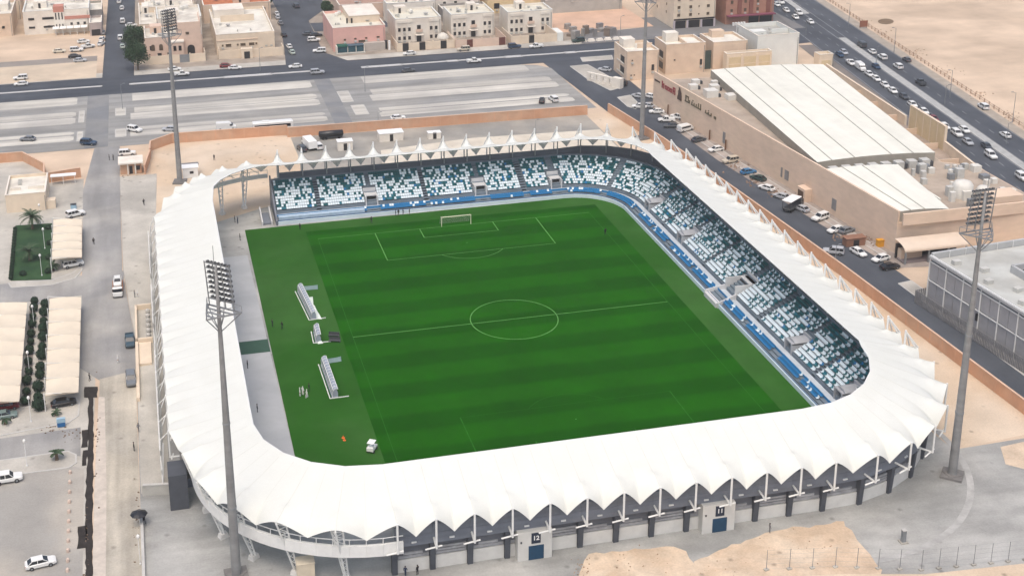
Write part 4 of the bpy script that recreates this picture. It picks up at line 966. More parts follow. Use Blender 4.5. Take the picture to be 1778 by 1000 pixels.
def creamx(root, W, D, h):
    part(root,'string_course',BEIGE,(-0.1,W+0.1,-0.18,0.0,5.1,5.45))
    part(root,'gate_porch',CREAM,(8.0,12.0,-7.2,-5.2,0,3.6)); part(root,'porch_door',SHADE,(9.0,11.0,-7.3,-7.1,0.05,2.6)); part(root,'roof_wall',CREAM,(W*0.15,W*0.75,D*0.55,D*0.55+0.3,h,h+2.4)); part(root,'roof_room',IVORY,(W*0.05,W*0.6,D*0.72,D*0.95,h,h+3.0))
    part(root,'corner_pier',CREAM,(14.6,20.6,-0.35,0.0,0,h+0.6))
building('house', 'wide cream house with pale roof terrace between the villa and the second side street', -46.2,-25.6,227.6,268,6.6,CREAM, wins=[(0.10,3.1,0.6,0.7),(0.2,2.9,1.9,1.0),(0.36,3.1,0.6,0.7),(0.45,2.9,1.8,1.0),(0.6,2.9,1.9,1.0),(0.68,3.1,0.6,0.7),(0.85,3.1,2.0,1.0),(0.94,3.1,0.7,0.7),(0.12,0.5,1.6,0.9),(0.36,0.5,1.6,0.9),(0.85,0.5,2.4,0.9)], win_m=WARM, extra=chain(creamx, yard(6.0,3.1,CREAM,(0.487,),2.2,SHADE,0.02,1.12), roof_kit(7,None,3,1)))
def pinkx(root, W, D, h):
    part(root,'roof_room',CREAM,(7.4,W-0.4,9,D-0.4,h+0.03,h+2.6)); part(root,'roof_room_slab',IVORY,(7.2,W-0.2,8.8,D-0.2,h+2.6,h+2.8)); part(root,'roof_door',SHADE,(6.2,6.8,8.9,9.05,h+0.05,h+2.0),(7.9,8.5,8.75,8.95,h+0.05,h+1.9))
    part(root,'shop_awning',mat('green_awning',(0.02,0.10,0.075),0.8,0.15,0.8),(1.0,4.6,-3.2,-0.1,2.4,2.9)); part(root,'shop_front',mat('teal_shopfront',(0.03,0.085,0.11),0.5,0.3,0.8),(1.0,10.5,-2.6,-0.3,0.1,2.4)); part(root,'shop_pier',IVORY,(0.6,1.0,-3.2,-0.2,0,2.6),(4.6,4.8,-2.9,-0.2,0,2.4),(7.6,7.8,-2.9,-0.2,0,2.4),(10.5,10.8,-2.9,-0.2,0,2.6))
    part(root,'shop_canopy',mat('teal_canopy',(0.07,0.12,0.16),0.7,0.25,0.8),(4.6,10.6,-3.0,-0.1,2.5,2.7)); part(root,'side_annex',mat('annex_grey',(0.42,0.38,0.34),0.9,0.1,0.4),(10.9,18.4,-2.2,-0.05,0,3.0)); part(root,'step_slab',CONC_P,(0.4,10.8,-4.6,-3.0,0,0.35))
    part(root,'black_door',SHADE,(18.5,19.4,-1.0,-0.2,0,3.2)); part(root,'white_pillar',WPAINT,(19.5,20.2,-2.6,-1.9,0,3.4))
building('house', 'pink two storey house with green shop awning at the second side street', -5.3,13.6,221.2,247.5,7.9,PINK, wins=[(0.22,3.9,0.8,0.7),(0.42,4.1,0.8,0.6),(0.63,4.1,0.8,0.6),(0.86,4.2,1.1,0.6),(0.55,2.9,2.6,0.9)], win_m=WARM, roof=mat('pale_screed',(0.60,0.58,0.49),0.9,0.1,0.2), extra=chain(pinkx, roof_kit(8,None,5,2)))
def villax(seed, porch=True, dome=False):
    def f(root, W, D, h):
        for fx in (0.08,0.19,0.30,0.78,0.89): part(root,'pilaster',IVORY,(fx*W-0.75,fx*W-0.5,-0.22,0,0.4,h+0.3),(fx*W+0.5,fx*W+0.75,-0.22,0,0.4,h+0.3))
        part(root,'balcony',ROSE,(W*0.44,W*0.58,-1.2,0,3.9,4.2),(W*0.44,W*0.58,-1.2,-1.0,4.2,4.9)); part(root,'balcony_door',SHADE,(W*0.47,W*0.55,-0.1,0.05,4.3,6.2)); part(root,'entrance',SHADE,(W*0.46,W*0.56,-0.12,0.05,0.1,2.4)); part(root,'entrance_hood',IVORY,(W*0.42,W*0.60,-1.8,0,2.7,2.95))
        part(root,'bay_head',IVORY,(W*0.03,W*0.36,-0.3,0.0,h-0.6,h+0.4),(W*0.73,W*0.95,-0.3,0.0,h-0.6,h+0.4))
        if dome:
            m = MB().lathe([(2.2,0),(2.1,0.6),(1.5,1.4),(0.6,1.9),(0.05,2.0)],(W*0.95,-6.5,2.5),12); m.build('tent_dome', mat('tent_cream',(0.60,0.57,0.50),0.8,0.06,0.5), root, True, world=False)
    return f
vw = lambda: [(f,4.2,1.15,1.35) for f in (0.08,0.19,0.30,0.78,0.89)]+[(f,1.0,1.15,1.3) for f in (0.08,0.19,0.30,0.78,0.89)]
building('villa', 'white cream villa with a round roof dish next to the pink house', 18.6,35.6,227.6,244,8.0,IVORY, wins=vw(), roof=mat('pale_screed',(0,0,0)), extra=chain(villax(1,dome=True), yard(12.2,3.0,CREAM,(0.08,0.44,0.9),2.4,SHADE,-0.1,1.14), roof_kit(9,(0.12,0.75,0.25,0.2),5,2,IVORY)))
building('villa', 'middle of the three cream villas, with brown yard gates', 39.8,56.2,229.2,243,8.0,IVORY, wins=vw(), roof=mat('pale_screed',(0,0,0)), extra=chain(villax(2), yard(14.6,3.0,ROSE,(0.22,0.95),2.4,mat('brown_gate',(0.13,0.045,0.035),0.6,0.1,0.8),-0.1,1.04), roof_kit(10,(0.5,0.6,0.2,0.3),6,2,IVORY)))
building('villa', 'last of the three cream villas, beside the fenced plant yard', 61.4,78.6,228.8,241,7.6,IVORY, wins=vw(), roof=mat('pale_screed',(0,0,0)), extra=chain(villax(3), yard(14.2,3.0,CREAM,(0.3,),2.2,SHADE,-0.14,0.86), roof_kit(11,(0.3,0.6,0.2,0.3),5,1,IVORY), lambda root,W,D,h: part(root,'white_annex',WHITEB,(W*0.86,W*0.99,-14.2,-7,0,3.2))))
building('house', 'yellow cream tower block behind the middle villas', 62,88,262,280,9.0,mat('yellow_cream',(0.66,0.52,0.31),0.9,0.08,0.3), wins=pairs((0.15,0.5),2.0,2.2,2.2), extra=roof_kit(12,None,2,1))
building('house', 'rose roofed house across the side street behind the pink house', 4,40,268,284,5.0,ROSE, wins=pairs((0.1,0.3,0.5,0.7),0.5,1.6,1.8), roof=mat('rose_roof',(0.36,0.235,0.185),0.9,0.15,0.4), extra=roof_kit(13,(0.6,0.3,0.15,0.4),4,2,ROSE))
building('house', 'ivory block behind the first cream villa', 21,40,258,266,6.8,IVORY, wins=pairs((0.3,0.7),3.4,1.2,0.8), extra=roof_kit(14,(0.3,0.3,0.3,0.4),4,1))
building('house', 'grey flat block behind the villas with dark garage mouths', 42,60,250,262,4.4,GREYB, wins=pairs((0.2,0.6),0.3,2.6,2.6), extra=roof_kit(15,None,3,2))
building('house', 'red tiled house behind the wide cream house', -48,-22,276,300,7.0,BEIGE, roof=mat('red_tiles',(0.42,0.15,0.07),0.9,0.2,0.8), parapet=0.3, wins=pairs((0.6,0.9),4,1.1,1.1), extra=roof_kit(16,(0.45,0.1,0.25,0.3),2,1,BEIGE))
building('warehouse', 'grey walled warehouse with pale roof behind the red sand lot', 84,116,256,290,4.6,mat('warehouse_grey',(0.40,0.39,0.36),0.9,0.1,0.3), wins=pairs((0.35,0.6),5.2,1.0,0.6), roof=IVORY, cat='warehouse')
def aptx(root, W, D, h):
    part(root,'garage_soffit',SHADE,(0.2,W-0.2,-0.2,0.1,3.1,3.7)); 
    for i in range(3): part(root,'garage_bay',SHADE,(0.5+W/3*i,W/3*(i+1)-0.6,-0.12,0.05,0.05,2.9))
    for i in range(4): part(root,'garage_pier',mat('pier_mauve',(0.45,0.40,0.42),0.9,0.1,0.4),(W/3*i-0.35+(0.35 if i==0 else -0.35 if i==3 else 0),W/3*i+0.35+(0.35 if i==0 else -0.35 if i==3 else 0),-0.35,0.0,0,3.1))
aw = []
for z in (4.6,7.6,10.6,13.6): aw += [(0.12,z,1.1,1.1),(0.40,z,1.1,1.1),(0.60,z+0.3,0.5,0.6),(0.82,z,1.1,1.1)]
building('apartment_block', 'cream apartment block over dark garage bays, cut by the top border', 123.6,140.4,220.6,244,16.5,CREAM, wins=aw, win_m=WARM, sides=[(f,z,0.9,1.0) for f in (0.3,0.7) for z in (4.6,7.6,10.6)], extra=chain(aptx, roof_kit(17,(0.3,0.4,0.3,0.3),3,2)), cat='apartments')
def brownx(root, W, D, h):
    for fx in (0.12,0.28,0.52,0.70,0.88): part(root,'bay_band',mat('dark_brown_band',(0.22,0.09,0.07),0.9,0.1,0.5),(fx*W-0.8,fx*W+0.8,-0.35,0,4.0,h)) if fx in (0.28,0.52,0.88) else None
    part(root,'shop_awning',mat('maroon_awning',(0.20,0.06,0.09),0.8,0.1,0.8),(0.3,W,-2.2,-0.05,3.3,3.7)); part(root,'shop_front',GLASS,(9.5,13.5,-0.3,0.0,0.2,3.0),(14,18.8,-0.3,0,0.2,2.6))
    for i in range(5): part(root,'shop_crate',WPAINT,(2+1.1*i,2.7+1.1*i,-2.6,-1.8,0,1.2))
building('apartment_block', 'brown red apartment block with maroon shop awning at the top border', 145,164.6,221.4,244,14.5,BRICKB, wins=[(f,z,1.0,1.2) for f in (0.12,0.4,0.66) for z in (4.8,8.0,11.0)], win_m=WARM, extra=chain(brownx, roof_kit(18,None,2,1)), cat='apartments')
# rows of houses farther back
rb = random.Random(77)
BACK = [(-70,-52,276,292,7.0,'pale block with water tanks two rows behind the peach villa'),(-64,-50,296,315,8.0,'plain beige block at the top border above the peach villa'),(-72.3,-66.6,292,310,6.5,'narrow cream house at the top border beside the first side street'),
        (5,20,288,304,6.5,'rose beige house at the top border above the pink house'),(23,40,288,303,7.5,'cream house with roof rooms at the top border above the first villa'),(42,60,266,282,7.0,'grey cream house behind the garage mouths'),(43,61,286,300,8.5,'tall ivory house at the top border above the middle villa'),
        (-112,-92,302,318,8.0,'large pale block at the top border behind the slit window house'),(-140,-118,303,320,7.5,'beige block at the top border behind the sand lot corner'),(64,82,284,300,8.0,'straw coloured house at the top border above the last villa'),(88,114,294,312,7.0,'pale block at the top border behind the warehouse')]
for i, (x0,x1,y0,y1,h,lb) in enumerate(BACK):
    building('house', lb, x0,x1,y0,y1,h,(CREAM,IVORY,ROSE,BEIGE)[i%4], wins=[(f,z,1.1,1.0) for f in (0.2,0.45,0.75) for z in (1.2,4.2)], extra=roof_kit(40+i,(rb.random()*0.4+0.1,0.3,0.3,0.35),5,3,(IVORY,CREAM)[i%2]))
# ------------------------------------------------------------------ houses at the mall corner
def b1x(root, W, D, h):
    part(root,'stair_block',IVORY,(1.2,5.2,7.5,12.0,h+0.02,h+3.0)); part(root,'terrace_wall',BEIGE,(5.8,W,6.5,6.9,h,h+1.6))
    for z in (1.6,5.2): part(root,'side_balcony',SHADE,(-0.12,0.05,2.6,6.2,z,z+2.2)); part(root,'balcony_rail',IVORY,(-0.25,-0.1,2.4,9.6,z-0.3,z+0.1),(-0.25,-0.1,6.4,6.7,z,z+2.3))
building('house', 'beige corner house with open side balconies facing the parking lot', 83.0,93.9,159.9,173.2,9.0,BEIGE, rz=R(-1), wins=[(0.16,6.6,0.45,0.45),(0.14,1.6,0.4,0.4),(0.24,1.6,0.4,0.4),(0.82,3.0,0.9,2.0)], extra=b1x)
def b2x(root, W, D, h):
    part(root,'stair_block',IVORY,(2.0,6.4,6.0,9.5,h+0.02,h+3.2)); part(root,'side_balcony',SHADE,(-0.12,0.05,2.6,6.0,5.0,7.2),(-0.12,0.05,2.6,6.0,1.2,3.4)); part(root,'balcony_rail',IVORY,(-0.25,-0.1,2.4,8.4,4.5,4.9)); part(root,'cross_wall',BEIGE,(6.8,7.2,0.3,9,h,h+1.3))
building('house', 'second beige house of the corner row, with a tall stair block', 98.0,111.8,163.5,174.5,9.4,BEIGE, rz=R(-1), wins=[(0.22,4.6,0.5,0.5),(0.9,2.6,0.8,2.0)], extra=b2x)
building('house', 'third beige house of the corner row, behind the panelled garage wall', 115.5,127.6,165.0,177.5,8.6,BEIGE, rz=R(-1), wins=[], extra=lambda root,W,D,h: (part(root,'stair_block',BEIGE,(3.0,7.4,9,12,h+0.02,h+2.4)), part(root,'alley_screen',mat('green_screen',(0.06,0.085,0.075),0.9,0.2,0.5),(-2.6,-0.3,1.0,1.2,0,6.5))))
def panels(root, W, D, h):
    for i in range(3): part(root,'recessed_panel',mat('panel_straw',(0.60,0.49,0.31),0.9,0.08,0.4),(0.9+W/3*i,W/3*(i+1)-0.3,-0.06,0.04,0.4,2.6),(0.9+W/3*i,W/3*(i+1)-0.3,-0.06,0.04,2.9,h-0.5))
    for i in range(4): part(root,'pier',CREAM,(W/3*i-0.3+(0.3 if i==0 else -0.3 if i==3 else 0),W/3*i+0.3+(0.3 if i==0 else -0.3 if i==3 else 0),-0.3,0.0,0,h+0.3))
building('garage_block', 'straw panelled garage wall in front of the third beige house', 118.4,134.6,160.5,163.5,5.6,CREAM, wins=[], extra=panels, cat='garage')
def whx(root, W, D, h):
    part(root,'roof_room',WHITEB,(0.6,5.5,5,8.5,h+0.02,h+1.6)); part(root,'louvre_screen',SHUT,(-0.1,1.4,15.6,15.9,h-1.2,h+0.6)); part(root,'inner_wall',WHITEB,(8.5,W-0.4,7.5,7.9,h,h+1.4))
building('house', 'tall plain white building beside the highway junction', 131.0,146.2,164.2,181.5,9.4,WHITEB, wins=[], parapet=1.5, roof=mat('grey_screed',(0.36,0.36,0.33),0.9,0.15,0.4), extra=chain(whx, roof_kit(19,None,4,0)))
building('gate_kiosk', 'small cream gate block behind the white building at the highway corner', 151,156,158,162,3.6,CREAM, wins=pairs((0.5,),0.6,3.4,1.8), win_m=mat('panel_straw',(0,0,0)), cat='kiosk')
k = empty('forecourt_wall', (70.8,163.7,0)); tag(k, 'white roadside wall with square openings on the traffic triangle', 'wall')
for i in range(4):
    a = Vector((70.8,163.7)).lerp(Vector((76.6,154.6)), i/4); b = Vector((70.8,163.7)).lerp(Vector((76.6,154.6)), (i+1)/4)
    MB().bar((*a,1.5),(*(a+(b-a)*0.4),1.5),0.6,3.0).build('wall_pier', IVORY, k); MB().bar((*a,2.8),(*b,2.8),0.7,0.5).build('wall_lintel', IVORY, k); MB().bar((*a,0.5),(*b,0.5),0.4,1.0).build('wall_plinth', IVORY, k)
MB().bar((76.6,154.6,1.7),(78.4,151.8,1.7),1.8,3.4).build('wall_end', IVORY, k)
kerbed('traffic_island', px((990,116),(1020,113),(1060,135),(1082,152),(1060,158),(1020,138)), CONC_P)
kerbed('traffic_island', px((1072,170),(1094,166),(1106,178),(1104,190),(1090,186)), CONC_P)
kerbed('traffic_island', px((1008,101),(1062,97),(1064,104),(1012,108)), CONC_P)
# ------------------------------------------------------------------ mall
mall = empty('mall', (94.0,11.4,0)); tag(mall, 'peach walled shopping hall with two large cream ribbed roofs', 'mall')
MZ = 10.2
SWc, NWc = Vector((94.0,11.4)), Vector((82.2,134.0)); SEc, NEc = Vector((133.5,9.4)), Vector((150.5,130.0))
MB().prism([SWc,SEc,Vector((133.2,41)),Vector((126.4,45.5)),Vector((138.0,130.2)),NWc], 0.0, 7.6).build('hall_body', MALLW, mall)
ground_sheet('frontage_yard', [(133,12),(142,40),(146.5,95),(150,150),(138.2,150),(138.2,130),(126.5,45.4)], 0.06, mat('yard_brown_dust',(0.36,0.295,0.24),0.95,0.18,0.25,col2=(0.27,0.22,0.18),scale2=0.2,mix2=0.7))
MB().prism([(p.x,p.y) for p in (SWc+Vector((0.6,0.6)),SEc+Vector((-0.3,0.5)),Vector((132.9,40.8)),Vector((126.2,45.2)),Vector((137.6,129.9)),NWc+Vector((0.6,-0.3)))], 7.6, 7.64).build('flat_roof', mat('mall_flat_roof',(0.40,0.335,0.27),0.95,0.15,0.2,col2=(0.31,0.26,0.215),scale2=0.1,mix2=0.8), mall)
def mwall(nm, a, b, z0, z1, th=0.45, m=MALLW):
    d = (b-a).normalized(); n = Vector((-d.y,d.x)); MB().prism([(p.x,p.y) for p in (a,b,b+n*th,a+n*th)], z0, z1, bottom=True).build(nm, m, mall)
W_MID = NWc.lerp(SWc, 0.72)
mwall('west_wall', SWc, NWc, 7.62, MZ+0.25, -0.45) if False else None
o_w = MB(); d = (NWc-SWc).normalized(); nrm = Vector((-d.y, d.x))      # outward (west)
o_w.prism([(p.x,p.y) for p in (SWc, SWc+nrm*0.01, NWc+nrm*0.01, NWc, NWc-nrm*0.5, SWc-nrm*0.5)][::-1], 7.4, MZ+0.3); o_w.build('west_parapet', MALLW, mall)
MB().box(94.3,133.4,9.5,10.0,7.62,MZ+0.2).build('south_parapet', MALLW, mall)
def ribroof(nm, quad, z0, z1, ribs, thick=0.5):
    """long low-pitched roof: quad = nw, ne, se, sw"""
    nw, ne, se, sw = [Vector(q) for q in quad]
    N = 12; vs = []
    for r in range(N+1):
        t = r/N; a, b = nw.lerp(sw,t), ne.lerp(se,t)
        for c in range(9):
            u = c/8; p = a.lerp(b,u); z = z0+(z1-z0)*(1-(2*u-1)**2)
            vs.append((p.x,p.y,z))
    m = MB(); m.add(vs, [(r*9+c, (r+1)*9+c, (r+1)*9+c+1, r*9+c+1) for r in range(N) for c in range(8)])
    ro = m.build(nm, MALLR, mall, smooth=True)
    for t in ribs:
        rb = MB(); pts = []
        for r in range(N+1):
            p = nw.lerp(sw,r/N).lerp(ne.lerp(se,r/N), t); z = z0+(z1-z0)*(1-(2*t-1)**2); pts.append((p.x,p.y,z+0.05))
        for a, b in zip(pts[:-1],pts[1:]): rb.bar(a,b,0.24,0.12)
        rb.build('roof_gutter', mat('gutter_grey',(0.36,0.355,0.31),0.7,0.1,0.5), ro)
    sk = MB(); ed = [nw,ne,se,sw]
    for i in range(4):
        a, b = ed[i], ed[(i+1)%4]
        n = 8
        for s in range(n):
            u0, u1 = s/n, (s+1)/n; p, q = a.lerp(b,u0), a.lerp(b,u1)
            zz = (lambda u: z0+(z1-z0)*(1-(2*u-1)**2)) if i % 2 == 0 else (lambda u: z0)
            sk.add([(p.x,p.y,7.6),(q.x,q.y,7.6),(q.x,q.y,zz(u1)),(p.x,p.y,zz(u0))],[(0,1,2,3),(3,2,1,0)])
    sk.build('roof_skirt', mat('skirt_cream',(0.62,0.58,0.50),0.8,0.08,0.4), ro)
    return ro
ribroof('hall_roof', [(100.2,132.0),(136.6,129.0),(124.6,46.0),(92.2,46.8)], 10.15, 10.75, (0.12,0.31,0.62,0.81))
ribroof('hall_roof', [(91.9,41.8),(110.8,40.4),(106.4,10.6),(94.5,11.9)], 10.15, 10.5, (0.22,0.5))
part2 = lambda nm, m, *bx: [MB().box(*b).build(nm, m, mall) for b in bx]
rr = random.Random(5)
vent_m = mat('vent_grey',(0.48,0.48,0.45),0.6,0.15,0.6)
for i in range(8): x = 94+i*3.6; part2('roof_vent', vent_m, (x,x+2.2,42.8,44.8,7.62,9.6)); part2('vent_grille', DARKST, (x+2.3,x+3.2,42.9,44.7,7.62,9.0))
# roof plant on the eastern flat roof
for i in range(34):
    x = 112.5+rr.random()*17; y = 14+rr.random()*26; s = 0.8+rr.random()*1.4; z = 1.0+rr.random()*1.6
    part2('roof_plant', (vent_m, MATS['tank_white'], GALV)[i%3], (x,x+s,y,y+s*0.9,7.62,7.62+z))
MB().lathe([(2.4,0),(2.4,3.0),(1.9,3.8),(0.4,4.3)],(117.5,22.5,7.62),14).build('plant_tank', MATS['tank_white'], mall, True)
MB().lathe([(1.5,0),(1.5,2.2),(1.0,2.8),(0.3,3.0)],(122.0,21.0,7.62),12).build('plant_tank', MATS['tank_white'], mall, True)
part2('plant_room', MALLW, (118.5,126,11.5,16.5,7.62,11.4)); part2('plant_door', SHADE, (120,123.5,11.4,11.6,7.7,9.6))
part2('curved_screen', MALLR, (108.5,109.0,18,40.0,7.62,9.6))
# northern plant deck behind the sign wall
for x, y, s, z in ((90.5,112,3.6,2.2),(94.5,118,2.6,1.8),(89.0,121,2.4,1.5),(95.5,108,3.4,1.6),(92,126,2.2,1.4),(97,123,1.8,1.6)): part2('roof_plant', MATS['tank_white'], (x,x+s,y,y+s*0.9,7.62,7.62+z)); part2('plant_fan', DARKST, (x+s+0.1,x+s+0.8,y,y+1.2,7.62,8.6))
for yy in (50,62,75,88,101,114,126): x_ = 126.6+(yy-45.4)*0.137; MB().bar((x_,yy,0.9),(x_+13,yy-1,0.9),0.3,1.8).build('yard_cross_wall', MALLW, mall)
# windows, doors, lamps and sign on the west wall
def wpt(t, off=0.0): p = NWc.lerp(SWc, t)+nrm*off; return p
wz = math.atan2(-d.y,-d.x)
def on_wall(nm, t, w, z0, z1, m, th=0.12): 
    c = wpt(t, th/2); MB().obox((c.x,c.y,z0),w,th,z1-z0,wz).build(nm, m, mall)
for t, w, z0, z1 in ((0.36,1.3,1.4,4.6),(0.605,0.7,1.8,4.4),(0.625,1.8,1.8,4.4),(0.80,1.8,1.6,4.4)): on_wall('wall_louvre', t, w, z0, z1, SHUT)
c = wpt(0.705,1.0); MB().obox((c.x,c.y,0),3.6,2.0,3.4,wz).build('entrance_porch', MALLW, mall); c = wpt(0.705,2.02); MB().obox((c.x,c.y,0.1),2.4,0.08,2.6,wz).build('entrance_door', mat('porch_brown',(0.12,0.075,0.05),0.7,0.2,0.6), mall)
for t in (0.09,0.30,0.375): c = wpt(t,0.5); MB().obox((c.x,c.y,0),0.3,0.3,3.0,wz).build('wall_lamp_post', mat('rust_brown',(0.16,0.08,0.04),0.8,0.2,0.6), mall)
# sign lettering: red word, dark emblem, dark script
def glyph_bar(a, z0, z1, w, m, nm): 
    t = a; c = wpt(t, 0.10); MB().obox((c.x,c.y,z0),w,0.14,z1-z0,wz).build(nm, m, mall)
RED = mat('sign_red',(0.27,0.035,0.045),0.6,0.1,0.8); DRK = mat('sign_bronze',(0.085,0.055,0.045),0.6,0.1,0.8); SCR = mat('sign_olive',(0.14,0.12,0.075),0.6,0.1,0.8)
sg = empty('shop_sign', (*wpt(0.1,0.15),8.0)); tag(sg, 'red and dark lettering with emblem high on the peach mall wall', 'sign')
def sbar(s0, s1, z0, z1, m, nm='letter'):      # metres south of the corner
    a, b = NWc+(SWc-NWc).normalized()*s0+nrm*0.12, NWc+(SWc-NWc).normalized()*s1+nrm*0.12
    MB().bar((a.x,a.y,(z0+z1)/2),(b.x,b.y,(z0+z1)/2),0.16,z1-z0).build(nm, m, sg)
for s in (1.0,1.9,2.8,3.8): sbar(s, s+0.65, 7.9, 8.4, DRK)
sbar(5.8,6.3,6.9,9.1,RED); sbar(6.3,6.9,7.9,8.3,RED); sbar(6.9,7.3,6.9,8.6,RED)
for s in (8.0,9.6,11.2): sbar(s,s+0.3,7.0,8.3,RED); sbar(s+0.3,s+0.9,8.0,8.3,RED); sbar(s+0.9,s+1.2,7.0,8.3,RED); sbar(s+0.3,s+0.9,7.0,7.25,RED)
sbar(13.0,13.4,6.9,9.1,RED); sbar(13.4,14.1,8.7,9.1,RED); sbar(13.4,14.0,7.8,8.1,RED); sbar(14.1,14.5,6.9,9.1,RED)
em = MB(); e0 = NWc+(SWc-NWc).normalized()*17.4+nrm*0.14; du = (SWc-NWc).normalized()
shape = [(-1.2,6.3),(1.3,6.3),(1.25,7.6),(1.0,8.8),(0.5,9.5),(0.1,10.1),(-0.5,10.1),(-0.4,9.5),(-0.8,8.9),(-0.7,7.9),(-1.1,7.4)]
em.add([(e0.x+du.x*a,e0.y+du.y*a,z) for a,z in shape]+[(e0.x+du.x*a+nrm.x*0.15,e0.y+du.y*a+nrm.y*0.15,z) for a,z in shape],[tuple(range(11)),tuple(range(21,10,-1))]+[(i,(i+1)%11,11+(i+1)%11,11+i) for i in range(11)]); em.build('emblem', DRK, sg)
for s0,s1,z0,z1 in ((21.0,21.5,7.0,8.9),(21.5,22.6,8.5,8.9),(22.6,23.0,7.4,8.9),(20.8,23.6,6.9,7.3),(23.4,23.8,7.2,8.0),(24.6,30.4,6.9,7.25),(24.9,25.3,7.2,8.0),(26.2,26.6,7.2,7.9),(27.5,27.9,7.2,8.0),(28.8,29.2,7.2,8.6),(30.1,30.5,6.9,8.7),(25.4,25.8,8.3,8.6),(33.0,36.6,6.9,7.25),(33.2,33.6,7.2,7.9),(34.6,35.3,7.2,7.7),(36.4,36.8,7.0,7.8),(34.8,35.2,8.0,8.3),(38.2,39.4,6.8,7.6)): sbar(s0,s1,z0,z1,SCR)
# entrance canopy on the mall corner
ec = empty('entrance_canopy', (98,9,0)); tag(ec, 'cream barrel canopy over the dark mall entrance corner', 'canopy')
bv = MB(); rg = []
for x in (92.5,108.5): rg.append([(x,9.3-4.2*math.cos(R(a))-0.2,3.4+1.3*math.sin(R(a))) for a in range(0,100,12)])
bv.loft(rg, closed=False, cap=False); bv.build('canopy_shell', mat('canopy_cream',(0.62,0.52,0.42),0.8,0.06,0.4), ec, True)
MB().box(92.6,108.4,4.9,5.1,3.1,3.5).build('canopy_fascia', MATS['canopy_cream'], ec); MB().box(92.8,108.2,8.9,9.35,0,3.6).build('entrance_void', SHADE, ec); MB().box(93.2,98.5,7.4,9.0,0.05,2.6).build('ticket_booth', BEIGE, ec)
for x in (92.8,98.6,103.5,108.0): MB().box(x,x+0.35,5.0,5.35,0,3.2).build('canopy_post', GALV, ec)
MB().box(92.8,108,5.6,8.5,0.0,0.4).build('entrance_step', mat('step_mauve',(0.20,0.17,0.17),0.9,0.15,0.5), ec)
# wall along the highway frontage, with a taller panelled piece
fw = panel_wall('frontage_wall', [(150.5,152),(146.0,95)], 'cream frontage wall behind the mall running beside the highway', 3.0, 6.0, CREAM, CREAM, True, 0.5)
fw2 = panel_wall('frontage_wall', [(145.6,92),(144.4,72)], 'tall cream panel screen on the highway frontage wall', 7.2, 4.0, mat('panel_straw',(0,0,0)), CREAM, True, 0.6)
fw3 = panel_wall('frontage_wall', [(144.2,71.5),(134.0,5)], 'cream frontage wall continuing past the tall panel screen', 3.0, 6.0, CREAM, CREAM, True, 0.5)
# ------------------------------------------------------------------ grey glass building
gb = empty('glass_building', (86.5,-16,0)); tag(gb, 'grey glass fronted building with white frames and a sunken roof court', 'building')
GZ = 11.0
A, Bp = Vector((87.2,-13.5)), Vector((91.5,-62.0)); dv = (Bp-A).normalized(); qv = Vector((-dv.y,dv.x))   # towards east
PAN = mat('grey_glass_panel',(0.34,0.34,0.35),0.35,0.10,0.4,spec=0.5)
MB().prism([(p.x,p.y) for p in (A,A+qv*34,Bp+qv*34,Bp)][::-1], 0.0, GZ-1.0).build('core', mat('core_grey',(0.22,0.225,0.235),0.7,0.1,0.4), gb)
MB().prism([(p.x,p.y) for p in (A+qv*0.5+dv*0.5,A+qv*33.5+dv*0.5,Bp+qv*33.5,Bp+qv*0.5)][::-1], GZ-0.99, GZ-0.9).build('roof', mat('grey_roof_felt',(0.46,0.475,0.45),0.9,0.14,0.15,col2=(0.37,0.37,0.34),scale2=0.1,mix2=0.8), gb)
for i in range(9):
    p, q = A+dv*(5.4*i), A+dv*(5.4*(i+1))
    for z0, z1 in ((1.0,5.2),(5.6,9.4)):
        for s in (0,1):
            a, b = p.lerp(q, s/2), p.lerp(q,(s+1)/2); a, b = a-qv*0.12, b-qv*0.12
            MB().bar((*(a+dv*0.06),(z0+z1)/2),(*(b-dv*0.06),(z0+z1)/2),0.16,z1-z0).build('glass_panel', PAN, gb)
    MB().tube((*(p-qv*0.35),0.1),(*(p-qv*0.35),GZ),0.14,n=6).build('facade_post', STEEL, gb)
for z in (5.4,9.6,10.3,GZ): MB().bar((*(A-qv*0.35),z),(*(Bp-qv*0.35),z),0.2,0.2).build('facade_rail', STEEL, gb)
MB().bar((*(A-qv*0.3),GZ-0.3),(*(Bp-qv*0.3),GZ-0.3),0.9,0.5).build('cornice', mat('cornice_grey',(0.40,0.41,0.41),0.7,0.08,0.4), gb)
MB().bar((*A,GZ-0.3),(*(A+qv*34),GZ-0.3),0.7,1.4).build('north_parapet', MATS['cornice_grey'], gb)
for i in range(9):
    p = A+qv*(4*i); MB().tube((*(p+dv*0.5),GZ-0.9),(*(p+dv*0.5),GZ+0.6),0.08,n=5).build('parapet_post', STEEL, gb)
ca, cb = A+dv*11+qv*11, A+dv*11+qv*24
MB().prism([(p.x,p.y) for p in (ca,cb,cb+dv*26,ca+dv*26)][::-1], GZ-0.88, GZ-0.6).build('court_floor', GLASS, gb)
for a, b in ((ca,cb),(ca,ca+dv*26),(cb,cb+dv*26)): MB().bar((*a,GZ-0.1),(*b,GZ-0.1),0.6,1.6).build('court_wall', MATS['cornice_grey'], gb)
for i in range(7): p = A+dv*(4+5*i)+qv*(3+ (i*3)%6); MB().obox((p.x,p.y,GZ-0.9),1.6,1.2,0.9,0.1*i).build('roof_unit', MATS['vent_grey'], gb)
MB().obox((*(A+dv*16-qv*0.3),3.4),0.5,0.9,1.5,math.atan2(dv.y,dv.x)).build('black_vent', SHADE, gb)
